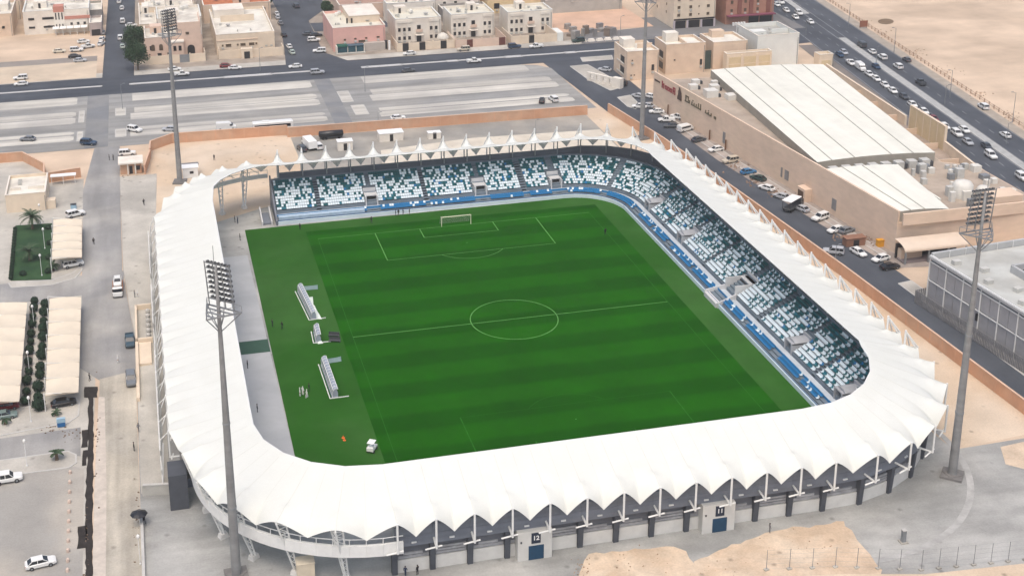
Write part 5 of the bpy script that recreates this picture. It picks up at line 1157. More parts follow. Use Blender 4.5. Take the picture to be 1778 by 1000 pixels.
# palisade fence in front of it
pf = empty('palisade_fence', (86,-17,0)); tag(pf, 'grey metal palisade fence on the kerb below the glass building', 'fence')
pm = MB().box(-0.14,0.14,-0.05,0.05,0.13,3.0).mesh('fence_slat',[mat('fence_slat_grey',(0.23,0.23,0.235),0.6,0.2,0.8)]); F0, F1 = Vector((84.6,-13.0)), Vector((89.6,-62.0))
for i in range(110):
    p = F0.lerp(F1,i/110); inst(pm,'fence_slat',pf,(p.x,p.y,0),wz)
for z in (0.8,2.4): MB().bar((*F0,z),(*F1,z),0.06,0.08).build('fence_rail', GALV, pf)
pts = [F0.lerp(F0+Vector((6,1.2)),i/12) for i in range(13)]
for p in pts: inst(pm,'fence_slat',pf,(p.x,p.y,0),0.2)
# ------------------------------------------------------------------ small buildings by the gate and yard
gh = empty('gatehouse', (-80.3,109.6,0)); tag(gh, 'orange gatehouse with cream flat roof at the service road entrance', 'gatehouse')
MB().box(-80.0,-74.4,110.2,114.5,0.05,3.2).build('wall', PEACH, gh); MB().box(-80.5,-73.9,109.0,115.0,3.2,3.6).build('roof', IVORY, gh); MB().box(-77.6,-76.8,110.1,110.25,0.1,2.3).build('door', SHADE, gh)
for x in (-78.2,-76.2): MB().box(x,x+0.35,109.6,110.0,0.05,3.2).build('porch_post', IVORY, gh)
MB().box(-75.9,-74.8,110.1,110.25,1.0,2.2).build('window', SHADE, gh)
cb_ = empty('site_cabin', (-64,102.3,0)); tag(cb_, 'white portable cabin with grey lean-to roof beside the far mast', 'cabin')
MB().box(-63.6,-59.6,102.6,105.4,0.1,2.9).build('cabin_body', WPAINT, cb_); MB().box(-64.2,-59.2,105.4,107.0,2.7,2.95).build('lean_to_roof', SHUT, cb_); MB().box(-61.8,-60.8,102.5,102.65,1.3,2.0).build('cabin_window', SHADE, cb_); MB().box(-63.8,-59.4,102.4,105.6,2.9,3.02).build('cabin_roof', WPAINT, cb_)
building('yard_building', 'low beige building with raised roof edge behind the tall palm', -108.2,-98.4,88.6,103.5,4.0,CREAM, parapet=0.8, wins=[], extra=lambda root,W,D,h: (part(root,'roof_upstand',IVORY,(1.0,3.4,5.2,5.6,h,h+0.8),(5.2,W-0.6,5.2,5.6,h,h+0.8)), part(root,'side_block',CREAM,(W,W+2.2,0.4,2.8,0,2.2)), inst(ACM,'air_conditioner',root,(3,9,h+0.05),world=False), inst(ACM,'air_conditioner',root,(3,11,h+0.05),world=False)), cat='building')
b = empty('roadside_shed', (-98.5,109,0)); tag(b, 'long white awning roof against the orange zigzag wall', 'shed'); MB().box(-98.2,-91.6,106.2,108.2,2.3,2.5).build('roof', WPAINT, b)
for x in (-98,-95,-92): MB().box(x,x+0.12,106.3,106.42,0,2.3).build('post', STEEL, b)
# entrance court in front of the western screen
en = empty('entrance_court', (-75,16,0)); tag(en, 'beige walled entrance court with planters beside the western lattice', 'courtyard')
MB().box(-77.0,-73.8,7.5,8.0,0.05,1.2).box(-77.0,-73.8,23.5,24.0,0.05,1.2).box(-77.2,-76.8,7.5,24.0,0.05,1.2).build('court_wall', CREAM, en)
for i in range(6): MB().lathe([(0.35,0.05),(0.5,0.5),(0.45,0.9),(0.15,1.1)],(-74.6,10+2.3*i,0),8).build('planter', mat('planter_grey',(0.45,0.44,0.41),0.9,0.15,0.8), en)
MB().box(-76.6,-74.2,-2,7.3,0.05,0.5).build('ramp', CREAM, en); MB().box(-77.3,-76.7,-16,7.3,0.05,0.8).build('ramp_wall', CREAM, en)
pw = panel_wall('low_wall', [(-76.6,-47.5),(-70,-48.5)], 'low pale concrete wall at the end of the western screen', 2.0, 3.3, mat('barrier_concrete',(0.44,0.435,0.40),0.9,0.1,0.5), KERB, False, 0.4)
bx = empty('transport_crate', (-52.6,-76.5,0)); tag(bx, 'tall cream wooden crate standing under the near roof corner', 'crate'); p = at(531,1002)
bx.location = (p.x,p.y,0); MB().box(-1.3,1.3,-1.0,1.0,0.15,3.0).build('crate_body', mat('crate_cream',(0.60,0.53,0.41),0.85,0.08,0.8), bx, world=False); MB().box(-1.35,1.35,-1.05,1.05,0.05,0.15).build('crate_base', MATS['crate_cream'], bx, world=False); MB().box(-1.38,1.38,-1.08,1.08,2.98,3.08).build('crate_lid', MATS['crate_cream'], bx, world=False)
for x in (-1.32,-0.45,0.45,1.2): MB().box(x,x+0.1,-1.06,-1.0,0.15,3.0).build('crate_batten', MATS['crate_cream'], bx, world=False)
# steel mesh fence along the bottom of the plaza
fe = empty('mesh_fence', (13,-90,0)); tag(fe, 'thin steel mesh fence on concrete feet across the sandy foreground', 'fence')
fp = [(14.1,-89.8),(24.4,-91.6),(36.5,-95.2),(53.0,-96.6),(70,-98)]; 
for a, b in zip(fp[:-1],fp[1:]):
    a, b = Vector(a), Vector(b); n = max(1,round((b-a).length/3.0)); f_ = MB()
    for i in range(n):
        p = a.lerp(b,i/n); MB().tube((*p,0.1),(*p,3.6),0.045,n=6).build('fence_post', GALV, fe); MB().obox((*p,0.05),0.7,0.5,0.25,0.2).build('fence_foot', CONC_P, fe)
    for z in (0.35,1.2,2.0,2.8,3.55): f_.tube((*a,z),(*b,z),0.012,n=4)
    f_.build('fence_mesh', GALV, fe)
# fenced yard of grey racks and a plant nursery beside the last villa
pl = empty('scrap_yard', (84,216,0)); tag(pl, 'cluttered grey storage racks and tarps beside the last cream villa', 'storage yard'); rr = random.Random(21)
for i in range(16):
    x = 83+rr.random()*18; y = 214+rr.random()*18; s = 1.2+rr.random()*2.2
    MB().obox((x,y,0.05),s,s*0.7,0.8+rr.random()*2.4,rr.random()).build('storage_rack' if i % 2 else 'stacked_crate', (GREYB, SHUT, mat('yard_brown',(0.20,0.16,0.13),0.9,0.2,0.5))[i%3], pl)
for i in range(5): x = 85+i*3.2; MB().obox((x,211.4,0.05),2.6,1.6,0.9,0.1,top=0.7).build('covered_pallet', IVORY, pl)
# ------------------------------------------------------------------ car shades, garden, street lamps
def shade(name, corners, label, bays, h=3.0):
    """tensioned car shade: corners nw, ne, se, sw at roof height"""
    nw, ne, se, sw = [Vector((at(*c, h).x, at(*c, h).y)) for c in corners]
    root = empty(name, (nw.x,nw.y,0)); tag(root, label, 'car shade', 'cream car shades beside the service road')
    for i in range(bays):
        a0, a1, b0, b1 = nw.lerp(sw,i/bays), nw.lerp(sw,(i+1)/bays), ne.lerp(se,i/bays), ne.lerp(se,(i+1)/bays)
        N = 6; vs = []
        for j in range(N+1):
            t = j/N; sagz = 0.35*math.sin(math.pi*t)
            for u in range(5):
                q = u/4; p = a0.lerp(a1,t).lerp(b0.lerp(b1,t),q); vs.append((p.x,p.y,h+0.25*math.sin(math.pi*q)-sagz+0.3*(1-q)))
        m = MB(); m.add(vs, [(j*5+u,(j+1)*5+u,(j+1)*5+u+1,j*5+u+1) for j in range(N) for u in range(4)]); m.build('canvas_bay', CANV, root, smooth=True)
    for i in range(bays+1):
        a, b = nw.lerp(sw,i/bays), ne.lerp(se,i/bays)
        MB().tube((*a,h+0.32),(*b,h+0.02),0.07,n=6).build('cross_beam', mat('beam_tan',(0.42,0.36,0.28),0.7,0.1,0.6), root)
        w = a.lerp(b,-0.04); MB().tube((*w,0.1),(*w,h+0.9),0.09,n=6).tube((*w,h+0.85),(*a.lerp(b,0.5),h+0.35),0.05,n=5).build('shade_post', STEEL, root)
    return root
shade('car_shade', ((93,384),(142,381),(142,447),(90,453)), 'cream canvas car shade beside the dark green lawn', 5)
shade('car_shade', ((86,521),(141,516),(136,681),(79,690)), 'long cream canvas car shade east of the clipped shrubs', 7)
shade('car_shade', ((-28,531),(47,525),(33,697),(-44,705)), 'long cream canvas car shade at the picture border, west of the shrubs', 7)
lawn = ground_sheet('lawn', px((27,392),(92,388),(89,486),(19,488)), 0.07, mat('lawn_green',(0.018,0.055,0.020),0.95,0.2,0.4,col2=(0.03,0.075,0.025),scale2=0.2,mix2=0.7,bump=0.4))
LEAF = mat('leaf_green',(0.028,0.062,0.026),0.75,0.35,0.8,spec=0.2); LEAFD = mat('leaf_dark',(0.020,0.042,0.024),0.75,0.35,0.8,spec=0.2); BARK = mat('bark',(0.11,0.08,0.055),0.9,0.25,1.2)
PALM = mat('palm_green',(0.050,0.085,0.045),0.7,0.3,0.8,spec=0.2)
def leaves(m, n, fn, size, rr):
    for _ in range(n):
        p, nrm_ = fn(); a = Vector((rr.uniform(-1,1),rr.uniform(-1,1),rr.uniform(-0.6,1))).normalized(); a = (a+nrm_*0.8).normalized()
        t = a.cross(Vector((rr.uniform(-1,1),rr.uniform(-1,1),rr.uniform(-1,1)))).normalized(); b = a.cross(t); s = size*rr.uniform(0.6,1.3)
        m.add([p-t*s, p+b*s*0.6, p+t*s, p-b*s*0.6], [(0,1,2,3)])
def ball_bush(rad, seed, n=420):
    rr = random.Random(seed); m = MB(); N = 10
    prof = [(rad*0.86*math.sin(math.pi*i/N)+0.02, rad-rad*0.86*math.cos(math.pi*i/N)) for i in range(N+1)]; m.lathe(prof, n=12)
    def fn():
        v = Vector((rr.gauss(0,1),rr.gauss(0,1),rr.gauss(0,1))).normalized(); k = rad*rr.uniform(0.86,1.06); return Vector((0,0,rad))+v*k, v
    leaves(m, n, fn, 0.16, rr); return m.mesh('foliage',[LEAFD])
BALLS = [ball_bush(1.0,s) for s in (1,2,3)]
STEMM = MB().tube((0,0,0),(0,0,0.6),0.09,0.07,n=6).mesh('stem',[BARK])
MULCH = ground_sheet('planting_bed', px((52,530),(62,530),(52,722),(38,722)), 0.08, mat('bed_soil',(0.19,0.165,0.15),0.95,0.25,0.5))
n = 0
west = [(60.5,529),(59.5,541),(58,555),(57,569),(55,586),(54,599),(52,615),(50,634),(51,651),(47.5,668),(46.5,686),(44,703)]
east = [(79,535),(77.5,549),(76.5,565),(76,578),(75,593),(74,609),(73,624),(71,644),(70,658),(67,680),(67,697),(68,713)]
for row, pts in (('western',west),('eastern',east)):
    for i, q in enumerate(pts):
        p = at(*q); s = (0.95 if row == 'eastern' else 0.82)*(1.0+0.12*math.sin(i*2.3)); s *= 1.25 if (row == 'eastern' and i == 11) else 1.0
        ordn = ['farthest','second','third','fourth','fifth','sixth','seventh','eighth','ninth','tenth','eleventh','nearest'][i]
        o = empty('clipped_shrub', (p.x,p.y,0.05)); tag(o, f'round clipped shrub, {ordn} of the {row} row between the car shades', 'shrub', 'clipped shrubs between the car shades')
        inst(BALLS[n%3],'foliage',o,(0,0,0.15),n,sc=(s,s,s),world=False); inst(STEMM,'stem',o,(0,0,0),world=False); n += 1
hed = MB(); rr = random.Random(3)
for i in range(18):
    q = (26.5-7.5*i/17, 400+86*i/17); p = at(*q)
    sb = empty('hedge_shrub', (p.x,p.y,0.05)); ordn = 'first second third fourth fifth sixth seventh eighth ninth tenth eleventh twelfth thirteenth fourteenth fifteenth sixteenth seventeenth last'.split()[i]
    tag(sb, f'small dark hedge shrub, {ordn} from the far end of the lawn edge', 'shrub', 'hedge shrubs along the lawn')
    inst(BALLS[i%3],'foliage',sb,(0,0,0),i,sc=(0.5,0.5,0.45),world=False)
for i, q in enumerate(((84,398),(86,425),(85,450),(84,474),(40,478))):
    p = at(*q); sb = empty('garden_shrub', (p.x,p.y,0.05)); tag(sb, f'low dark shrub on the lawn, {["farthest along the shade side","second along the shade side","third along the shade side","nearest on the shade side","by the hedge corner"][i]}', 'shrub', 'shrubs on the lawn')
    inst(BALLS[i%3],'foliage',sb,(0,0,-0.1),i,sc=(0.8,0.8,0.6),world=False)
def palm(q, h, frond, label, nf=30, seed=1, droop=1.0):
    p = at(*q); root = empty('palm_tree', (p.x,p.y,0.05)); tag(root, label, 'palm tree'); rr = random.Random(seed)
    t = MB(); pr = [(0.36,0),(0.27,0.4)]+[(0.24+0.03*(i%2), 0.4+(h-0.4)*i/12) for i in range(1,13)]
    t.lathe(pr, n=8); t.build('trunk', BARK, root, world=False)
    for k in range(nf):
        m = MB(); az = 2*math.pi*k/nf*2.39996; el = R(rr.uniform(-5,75)); L = frond*rr.uniform(0.8,1.1); d0 = Vector((math.cos(az),math.sin(az),0)); side = Vector((-d0.y,d0.x,0)); pts = []
        pos = Vector((0,0,h)); ang = el
        for s in range(9):
            pts.append(pos.copy()); pos = pos+(d0*math.cos(ang)+Vector((0,0,1))*math.sin(ang))*(L/8); ang -= R(11*droop)
        for a, b in zip(pts[:-1],pts[1:]): m.tube(a,b,0.03,n=3,cap=False)
        for s in range(2,24):
            tt = s/24*8; i = min(7,int(tt)); c = pts[i].lerp(pts[i+1],tt-i); ll = frond*0.17*math.sin(math.pi*min(1,(s+2)/26))+0.12; fw = (pts[i+1]-pts[i]).normalized()
            for sg in (-1,1):
                e = c+side*sg*ll+fw*ll*0.7-Vector((0,0,1))*ll*0.35; w = fw*0.06
                m.add([c-w,c+w,e],[(0,1,2)])
        m.build('frond', PALM, root, world=False)
    return root
palm((57,398), 3.2, 3.4, 'tall date palm behind the lawn by the beige yard building', 34, 1)
palm((52,452), 2.2, 3.2, 'spreading palm in the middle of the dark lawn', 30, 2)
palm((92,470), 1.2, 2.0, 'small dry palm at the lawn corner by the white car', 16, 4)
palm((99,799), 1.4, 1.5, 'young palm on the kerbed island', 18, 3)
palm((98,722), 0.8, 1.1, 'low young palm beside the blue box', 12, 6)
palm((10,737), 1.0, 1.2, 'young palm at the pavement edge below the dark red car', 12, 8)
def tree(q, h, rad, label, seed):
    p = at(*q); root = empty('street_tree', (p.x,p.y,0.05)); tag(root, label, 'tree'); rr = random.Random(seed)
    t = MB(); t.tube((0,0,0),(0.1,0,h*0.45),0.32,0.2,n=8)
    for a in range(5): t.tube((0.1,0,h*0.4),(rad*0.6*math.cos(a*1.26),rad*0.6*math.sin(a*1.26),h*0.75),0.14,0.05,n=6)
    t.build('trunk', BARK, root, world=False)
    lobes = [(Vector((rr.uniform(-0.5,0.5)*rad,rr.uniform(-0.5,0.5)*rad,h*rr.uniform(0.45,0.85))), rad*rr.uniform(0.42,0.66)) for _ in range(16)]
    c = MB()
    def fn():
        o, r_ = rr.choice(lobes); v = Vector((rr.gauss(0,1),rr.gauss(0,1),rr.gauss(0,1))).normalized(); return o+v*r_*rr.uniform(0.55,1.05), v
    leaves(c, 5200, fn, 0.30, rr); c.build('crown', LEAF, root, world=False)
tree((236,92), 9.5, 4.2, 'large round green street tree at the corner of the first side street', 5)
tree((240,122), 9.0, 4.3, 'dense green street tree nearest the main road by the peach villa', 6)
tree((466,14), 8.0, 3.4, 'dark green tree at the top of the second side street', 7)
tree((569,28), 6.0, 2.4, 'small dark tree behind the pink house', 8)
LPM = MB().tube((0,0,0),(0,0,4.6),0.07,0.05,n=6).tube((0,0,0),(0,0,0.25),0.16,n=8).mesh('lamp_pole',[STEEL])
GLB = MB().lathe([(0.05,4.55),(0.22,4.7),(0.28,4.95),(0.2,5.2),(0.05,5.3)],n=8).mesh('lamp_globe',[mat('lamp_globe_white',(0.75,0.75,0.72),0.4,0.03,1.0)],True)
for q, lb in (((78,432),'globe garden lamp at the far end of the lawn'),((73,479),'globe garden lamp at the near end of the lawn'),((54,733),'globe lamp on the pavement below the shrub rows'),((47,810),'globe lamp standing on the kerbed island'),((60,570),'globe lamp among the shrubs, nearest the far end'),((52,652),'globe lamp among the shrubs towards the near end'),((244,980),'globe lamp beside the kerb wall of the dirt track'),((71,389),'globe garden lamp beside the tall palm')):
    p = at(*q); o = empty('garden_lamp', (p.x,p.y,0.08)); tag(o, lb, 'lamp', 'globe lamps in the western grounds'); inst(LPM,'lamp_pole',o,world=False); inst(GLB,'lamp_globe',o,world=False)
def street_lamp(q, h, label, arm=0, m=None):
    p = at(*q); o = empty('street_lamp', (p.x,p.y,0.05)); tag(o, label, 'street lamp', 'street lamps on the roads')
    MB().tube((0,0,0),(0,0,h),0.11,0.06,n=6).build('lamp_pole', m or GALV, o, world=False)
    MB().tube((0,0,h-0.1),(arm,0,h+0.3),0.05,n=5).build('lamp_arm', m or GALV, o, world=False); MB().box(arm-0.35,arm+0.35,-0.12,0.12,h+0.22,h+0.36).build('lamp_head', m or GALV, o, world=False)
for q, h, lb, a in (((1649,171),9,'highway lamp on the sand side opposite the tall panel screen',-1.2),((1758,212),9,'highway lamp on the sand side near the picture border',-1.2),((1552,93),9,'highway lamp on the sand side near the junction',-1.2),((1473,48),9,'highway lamp on the sand side above the junction',-1.2),((1640,182),6,'lamp post on the highway median beside the tall panel screen',1.0),((1747,250),6,'lamp post on the highway median by the last white car',1.0),((1521,111),6,'lamp post on the highway median near the parked queue',1.0),((1399,62),6,'lamp post at the highway junction corner',1.0),
                    ((452,124),8,'street lamp on the main road median below the wide cream house',1.0),((634,160),8,'street lamp at the parking lot entry below the pink house',1.0),((213,190),8,'street lamp at the first parking lot lane',1.0),((1077,66),8,'street lamp by the red sand lot',1.0),((930,250),7,'lamp post in the service yard behind the far roof',0.8),((657,225),5,'short lamp post in front of the long orange wall',0.8),((1449,470),6,'lamp post at the roof edge by the mall road',0.8)):
    street_lamp(q, h, lb, a)
# ------------------------------------------------------------------ vehicles
def loft_car(stations, nseg=8):
    rings = []
    for x, hw_, zb, zt, bev in stations:
        rings.append([(x,-hw_,zb+bev),(x,-hw_+bev,zb),(x,hw_-bev,zb),(x,hw_,zb+bev),(x,hw_,zt-bev),(x,hw_-bev*1.2,zt),(x,-hw_+bev*1.2,zt),(x,-hw_,zt-bev)])
    return MB().loft(rings)
def cabin(x0b, x0t, x1t, x1b, wb, wt, zb, zt):
    m = MB(); m.add([(x0b,-wb,zb),(x1b,-wb,zb),(x1b,wb,zb),(x0b,wb,zb),(x0t,-wt,zt),(x1t,-wt,zt),(x1t,wt,zt),(x0t,wt,zt)],[(4,5,6,7),(0,1,5,4),(1,2,6,5),(2,3,7,6),(3,0,4,7)]); return m
def pillars(x0b, x0t, x1t, x1b, wb, wt, zb, zt, mids):
    m = MB(); m.box(x0t-0.06,x1t+0.06,-wt-0.02,wt+0.02,zt-0.02,zt+0.07)
    for s in (-1,1):
        for a, b in [(x0b,x0t),(x1b,x1t)]+[(q,q) for q in mids]: m.bar((a,s*(wb+0.005),zb),(b,s*(wt+0.005),zt),0.09,0.07)
    return m
KINDS = {}
def reg(kind, body, glass, top, wheels, wr, lights):
    KINDS[kind] = dict(body=body, glass=glass.mesh('windows',[GLASS]), top=top, wheels=wheels, wheel=MB().tube((0,-0.11,0),(0,0.11,0),wr,n=12).mesh('wheel',[RUBBER]), rim=MB().tube((0,-0.125,0),(0,0.125,0),wr*0.55,n=8).mesh('rim',[GALV]), wr=wr, lights=lights)
reg('sedan', loft_car([(-2.3,0.68,0.42,0.82,0.1),(-2.2,0.82,0.3,0.95,0.12),(-1.3,0.88,0.24,0.98,0.12),(0.9,0.89,0.24,0.96,0.12),(1.9,0.86,0.26,0.86,0.12),(2.25,0.76,0.32,0.76,0.1),(2.32,0.66,0.4,0.66,0.08)]), cabin(-1.95,-1.25,0.35,1.15,0.78,0.62,0.92,1.40), pillars(-1.95,-1.25,0.35,1.15,0.78,0.62,0.92,1.40,(-0.45,)), ((-1.4,0.8),(1.38,0.8)), 0.33, (2.28,0.6,-2.28,0.75))
reg('suv', loft_car([(-2.35,0.80,0.5,1.05,0.1),(-2.3,0.92,0.38,1.15,0.12),(0.8,0.95,0.34,1.12,0.12),(1.9,0.93,0.36,1.05,0.12),(2.35,0.84,0.42,0.98,0.1),(2.42,0.74,0.5,0.85,0.08)]), cabin(-2.3,-2.05,0.35,1.0,0.87,0.74,1.08,1.74), pillars(-2.3,-2.05,0.35,1.0,0.87,0.74,1.08,1.74,(-1.2,-0.35)), ((-1.45,0.85),(1.45,0.85)), 0.39, (2.38,0.8,-2.36,0.95))
reg('pickup', loft_car([(-2.55,0.86,0.5,1.0,0.06),(-2.5,0.9,0.42,1.05,0.08),(0.9,0.92,0.38,1.08,0.1),(1.9,0.9,0.4,1.02,0.12),(2.45,0.82,0.46,0.92,0.1),(2.52,0.74,0.5,0.8,0.08)]).box(-2.45,-0.65,-0.9,-0.8,1.04,1.3).box(-2.45,-0.65,0.8,0.9,1.04,1.3).box(-2.5,-2.4,-0.9,0.9,1.04,1.3), cabin(-0.65,-0.5,0.55,1.15,0.84,0.70,1.04,1.72), pillars(-0.65,-0.5,0.55,1.15,0.84,0.70,1.04,1.72,(0.1,)), ((-1.6,0.85),(1.55,0.85)), 0.4, (2.48,0.75,-2.52,0.9))
reg('van', loft_car([(-2.6,0.92,0.4,2.0,0.12),(-2.55,0.95,0.35,2.1,0.14),(1.2,0.95,0.35,2.1,0.14),(1.75,0.93,0.35,1.75,0.14),(2.35,0.90,0.38,1.2,0.14),(2.6,0.80,0.45,1.05,0.1)]), MB().box(-2.2,1.25,-0.965,0.965,1.25,1.75).box(1.25,1.9,-0.9,0.9,1.3,1.62), MB().box(-2.4,1.0,-0.8,0.8,2.1,2.16), ((-1.6,0.86),(1.6,0.86)), 0.36, (2.55,0.75,-2.6,0.9))
reg('panel_van', loft_car([(-2.9,0.95,0.4,2.3,0.08),(1.0,0.97,0.35,2.35,0.1),(1.4,0.95,0.35,2.1,0.14),(2.2,0.92,0.38,1.35,0.14),(2.9,0.85,0.45,1.15,0.12)]), MB().box(1.05,1.75,-0.975,0.975,1.4,1.9).box(1.3,2.0,-0.85,0.85,1.45,1.75), MB().box(-2.8,0.9,-0.9,0.9,2.34,2.42), ((-1.8,0.86),(1.9,0.86)), 0.38, (2.85,0.8,-2.9,0.9))
reg('bus', loft_car([(-5.9,1.2,0.5,3.0,0.15),(-5.7,1.25,0.4,3.1,0.18),(5.6,1.25,0.4,3.1,0.18),(5.95,1.15,0.5,2.9,0.2)]), MB().box(-5.4,5.2,-1.275,1.275,1.5,2.4).box(5.3,5.98,-1.0,1.0,1.3,2.5), MB().box(-3,-1,-0.7,0.7,3.1,3.3), ((-3.6,1.15),(3.9,1.15)), 0.48, (5.95,0.8,-5.9,1.0))
PAINT = {'white':(0.70,0.71,0.69),'silver':(0.40,0.42,0.44),'grey':(0.17,0.185,0.20),'dark grey':(0.06,0.068,0.078),'black':(0.014,0.015,0.018),'dark blue':(0.02,0.05,0.10),'blue':(0.03,0.16,0.33),'dark red':(0.17,0.016,0.02),'beige':(0.50,0.45,0.36),'dark green':(0.02,0.05,0.045),'pale green':(0.42,0.50,0.44),'steel blue':(0.05,0.085,0.11),'cream':(0.62,0.58,0.47),'grey green':(0.16,0.22,0.21)}
PM = {k: mat('paint_'+k.replace(' ','_'), v, 0.32, 0.03, 0.5, spec=0.5) for k, v in PAINT.items()}
LIGHTM = MB().box(-0.04,0.04,-0.2,0.2,-0.07,0.07).mesh('headlight',[mat('lamp_lens',(0.62,0.62,0.58),0.2,0.03,1.0)]); TAILM = MB().box(-0.04,0.04,-0.16,0.16,-0.08,0.08).mesh('tail_light',[mat('tail_red',(0.30,0.02,0.02),0.3,0.05,1.0)])
cache_b = {}
def car(q, kind, colour, heading, label, group='cars on the roads', z=0.055, sc=1.0, loc=None):
    K = KINDS[kind]; p = at(*q) if loc is None else Vector(loc)
    if (kind,colour) not in cache_b: cache_b[(kind,colour)] = (K['body'].mesh('body',[PM[colour]]), K['top'].mesh('roof',[PM[colour]]))
    root = empty({'suv':'parked_suv','sedan':'sedan_car','pickup':'pickup_truck','van':'minivan','panel_van':'delivery_van','bus':'bus'}[kind], (p.x,p.y,z), R(heading)); root.scale = (sc,sc,sc)
    tag(root, label, {'pickup':'pickup','van':'van','panel_van':'van','bus':'bus'}.get(kind,'car'), group)
    for me, nm in ((cache_b[(kind,colour)][0],'body'),(cache_b[(kind,colour)][1],'roof'),(K['glass'],'windows')): inst(me,nm,root,world=False)
    for wx, wy in K['wheels']:
        for s in (-1,1):
            w = inst(K['wheel'],'wheel',root,(wx,s*wy,K['wr']),world=False); inst(K['rim'],'rim',w,world=False)
    fx, fz, bx_, bz = K['lights']
    for s in (-1,1): inst(LIGHTM,'headlight',root,(fx-0.02,s*0.55,fz),world=False); inst(TAILM,'tail_light',root,(bx_+0.02,s*0.58,bz),world=False)
    return root
N_, S_ = 81.8, -98.2
G1 = 'cars queued along the highway frontage'; G2 = 'cars driving on the highway'; G3 = 'cars by the mall wall'; G4 = 'cars along the main road'; G5 = 'cars in the side streets'; G6 = 'cars in the western grounds'; G7 = 'cars on the sand lot'; G8 = 'cars in the parking lot'
# main road
car((36,139),'suv','white',180,'white off-roader parked on the sand edge of the main road',G4); car((37,149),'sedan','white',180,'low white sedan driving past the white off-roader at the sand edge',G4)
car((316,132),'pickup','white',0,'white pickup driving below the iron gate of the peach villa',G4); car((303,123),'sedan','white',0,'white sedan parked by the iron gate of the peach villa',G4)
car((408,121),'sedan','white',0,'white sedan parked by the gate of the wide cream house',G4); car((393,117.5),'sedan','dark red',0,'dark red sedan half hidden beside the white one at the cream house gate',G4)
car((513,118.5),'sedan','white',180,'white sedan on the main road crossing the mouth of the second side street',G4); car((551,129),'suv','silver',0,'silver off-roader on the main road below the second side street',G4)
car((711,96),'sedan','white',180,'white sedan parked below the villa with the roof dish',G4); car((709,125.5),'sedan','dark grey',0,'dark sedan on the main road above the empty parking lot',G4)
car((823,109.5),'pickup','white',0,'white pickup on the main road below the middle villa',G4); car((931,84),'pickup','white',180,'white pickup on the far carriageway below the last villa',G4)
car((805,89),'suv','beige',180,'beige off-roader parked below the middle villa',G4); car((893,84),'suv','dark blue',0,'dark blue car parked against the wall of the last villa',G4); car((1004,74),'suv','dark green',180,'dark green car parked by the storage yard',G4)
# sand lot
car((103,92),'sedan','cream',0,'cream sedan on the sand lot, apart from the others',G7); car((133,90),'suv','white',0,'white off-roader in the front row on the sand lot',G7); car((153,84),'pickup','white',20,'white pickup among the cars on the sand lot nearest the street',G7); car((145,75),'sedan','white',10,'white sedan at the back of the cars on the sand lot',G7); car((139,108),'sedan','silver',0,'large silver sedan nearest the main road on the sand lot',G7); car((130,101),'sedan','black',0,'black sedan hidden behind the silver one on the sand lot',G7)
# side streets
for q, k, c, h, lb in (((207,6),'sedan','white',90,'white sedan at the top border in the first side street'),((212,17),'sedan','white',90,'second white sedan from the top border in the first side street'),((213,40),'suv','white',90,'white off-roader parked halfway down the first side street'),((209,69),'suv','white',90,'white off-roader parked beside the large round tree'),((213,84),'sedan','pale green',90,'pale green sedan half under the two street trees'),((179,60),'sedan','grey',90,'grey sedan waiting opposite the large round tree'),((177,71),'sedan','white',80,'white sedan behind the grey one opposite the round tree'),((176,79),'sedan','white',70,'white sedan nearest the main road at the sand lot corner'),((228,47),'sedan','white',0,'white sedan in the car bay above the round trees'),
                       ((480.5,27),'sedan','white',92,'white sedan at the top of the second side street'),((482,33),'sedan','silver',92,'silver sedan second down the second side street'),((487,43),'sedan','grey',92,'grey sedan beside the roof terrace of the wide cream house'),((493,64),'sedan','black',95,'black sedan parked beside the wide cream house'),((502,84),'sedan','white',95,'white sedan at the corner pier of the wide cream house'),((507,94),'sedan','pale green',95,'pale green sedan nearest the main road beside the cream house'),((555,92),'suv','white',170,'white off-roader beside the green shop awning'),((545,73),'suv','white',0,'white off-roader outside the pink house side wall'),((536,62),'sedan','dark grey',0,'dark sedan farthest back beside the pink house'),((549,64),'sedan','black',0,'black sedan close to the pink house side wall'),((514,14),'suv','dark grey',100,'dark off-roader at the street bend behind the pink house'),((764,14),'sedan','white',0,'white sedan between the back blocks above the villas')):
    car(q, k, c, h, lb, G5, 0.09)
# parking lot
for q, k, c, h, lb in (((48.5,245),'sedan','grey',165,'grey sedan alone in the parking lot near the picture border'),((154,252),'suv','dark blue',-25,'dark blue off-roader turning at the service road mouth'),((234,229),'suv','white',-40,'white hatchback alone in the parking lot before the mast'),((393,226),'panel_van','white',0,'white delivery van passing behind the orange wall'),((691,208),'sedan','white',0,'white sedan just behind the long orange wall'),((941,178),'sedan','black',70,'black sedan by the palms at the end of the parking lot'),((961,176),'suv','white',95,'white van-like car by the palms at the end of the parking lot'),((295,228),'sedan','silver',160,'silver sedan half hidden by the far mast')):
    car(q, k, c, h, lb, G8, 0.09)
car((474,228),'bus','white',0,'long white bus standing behind the step in the orange wall',None,0.09)
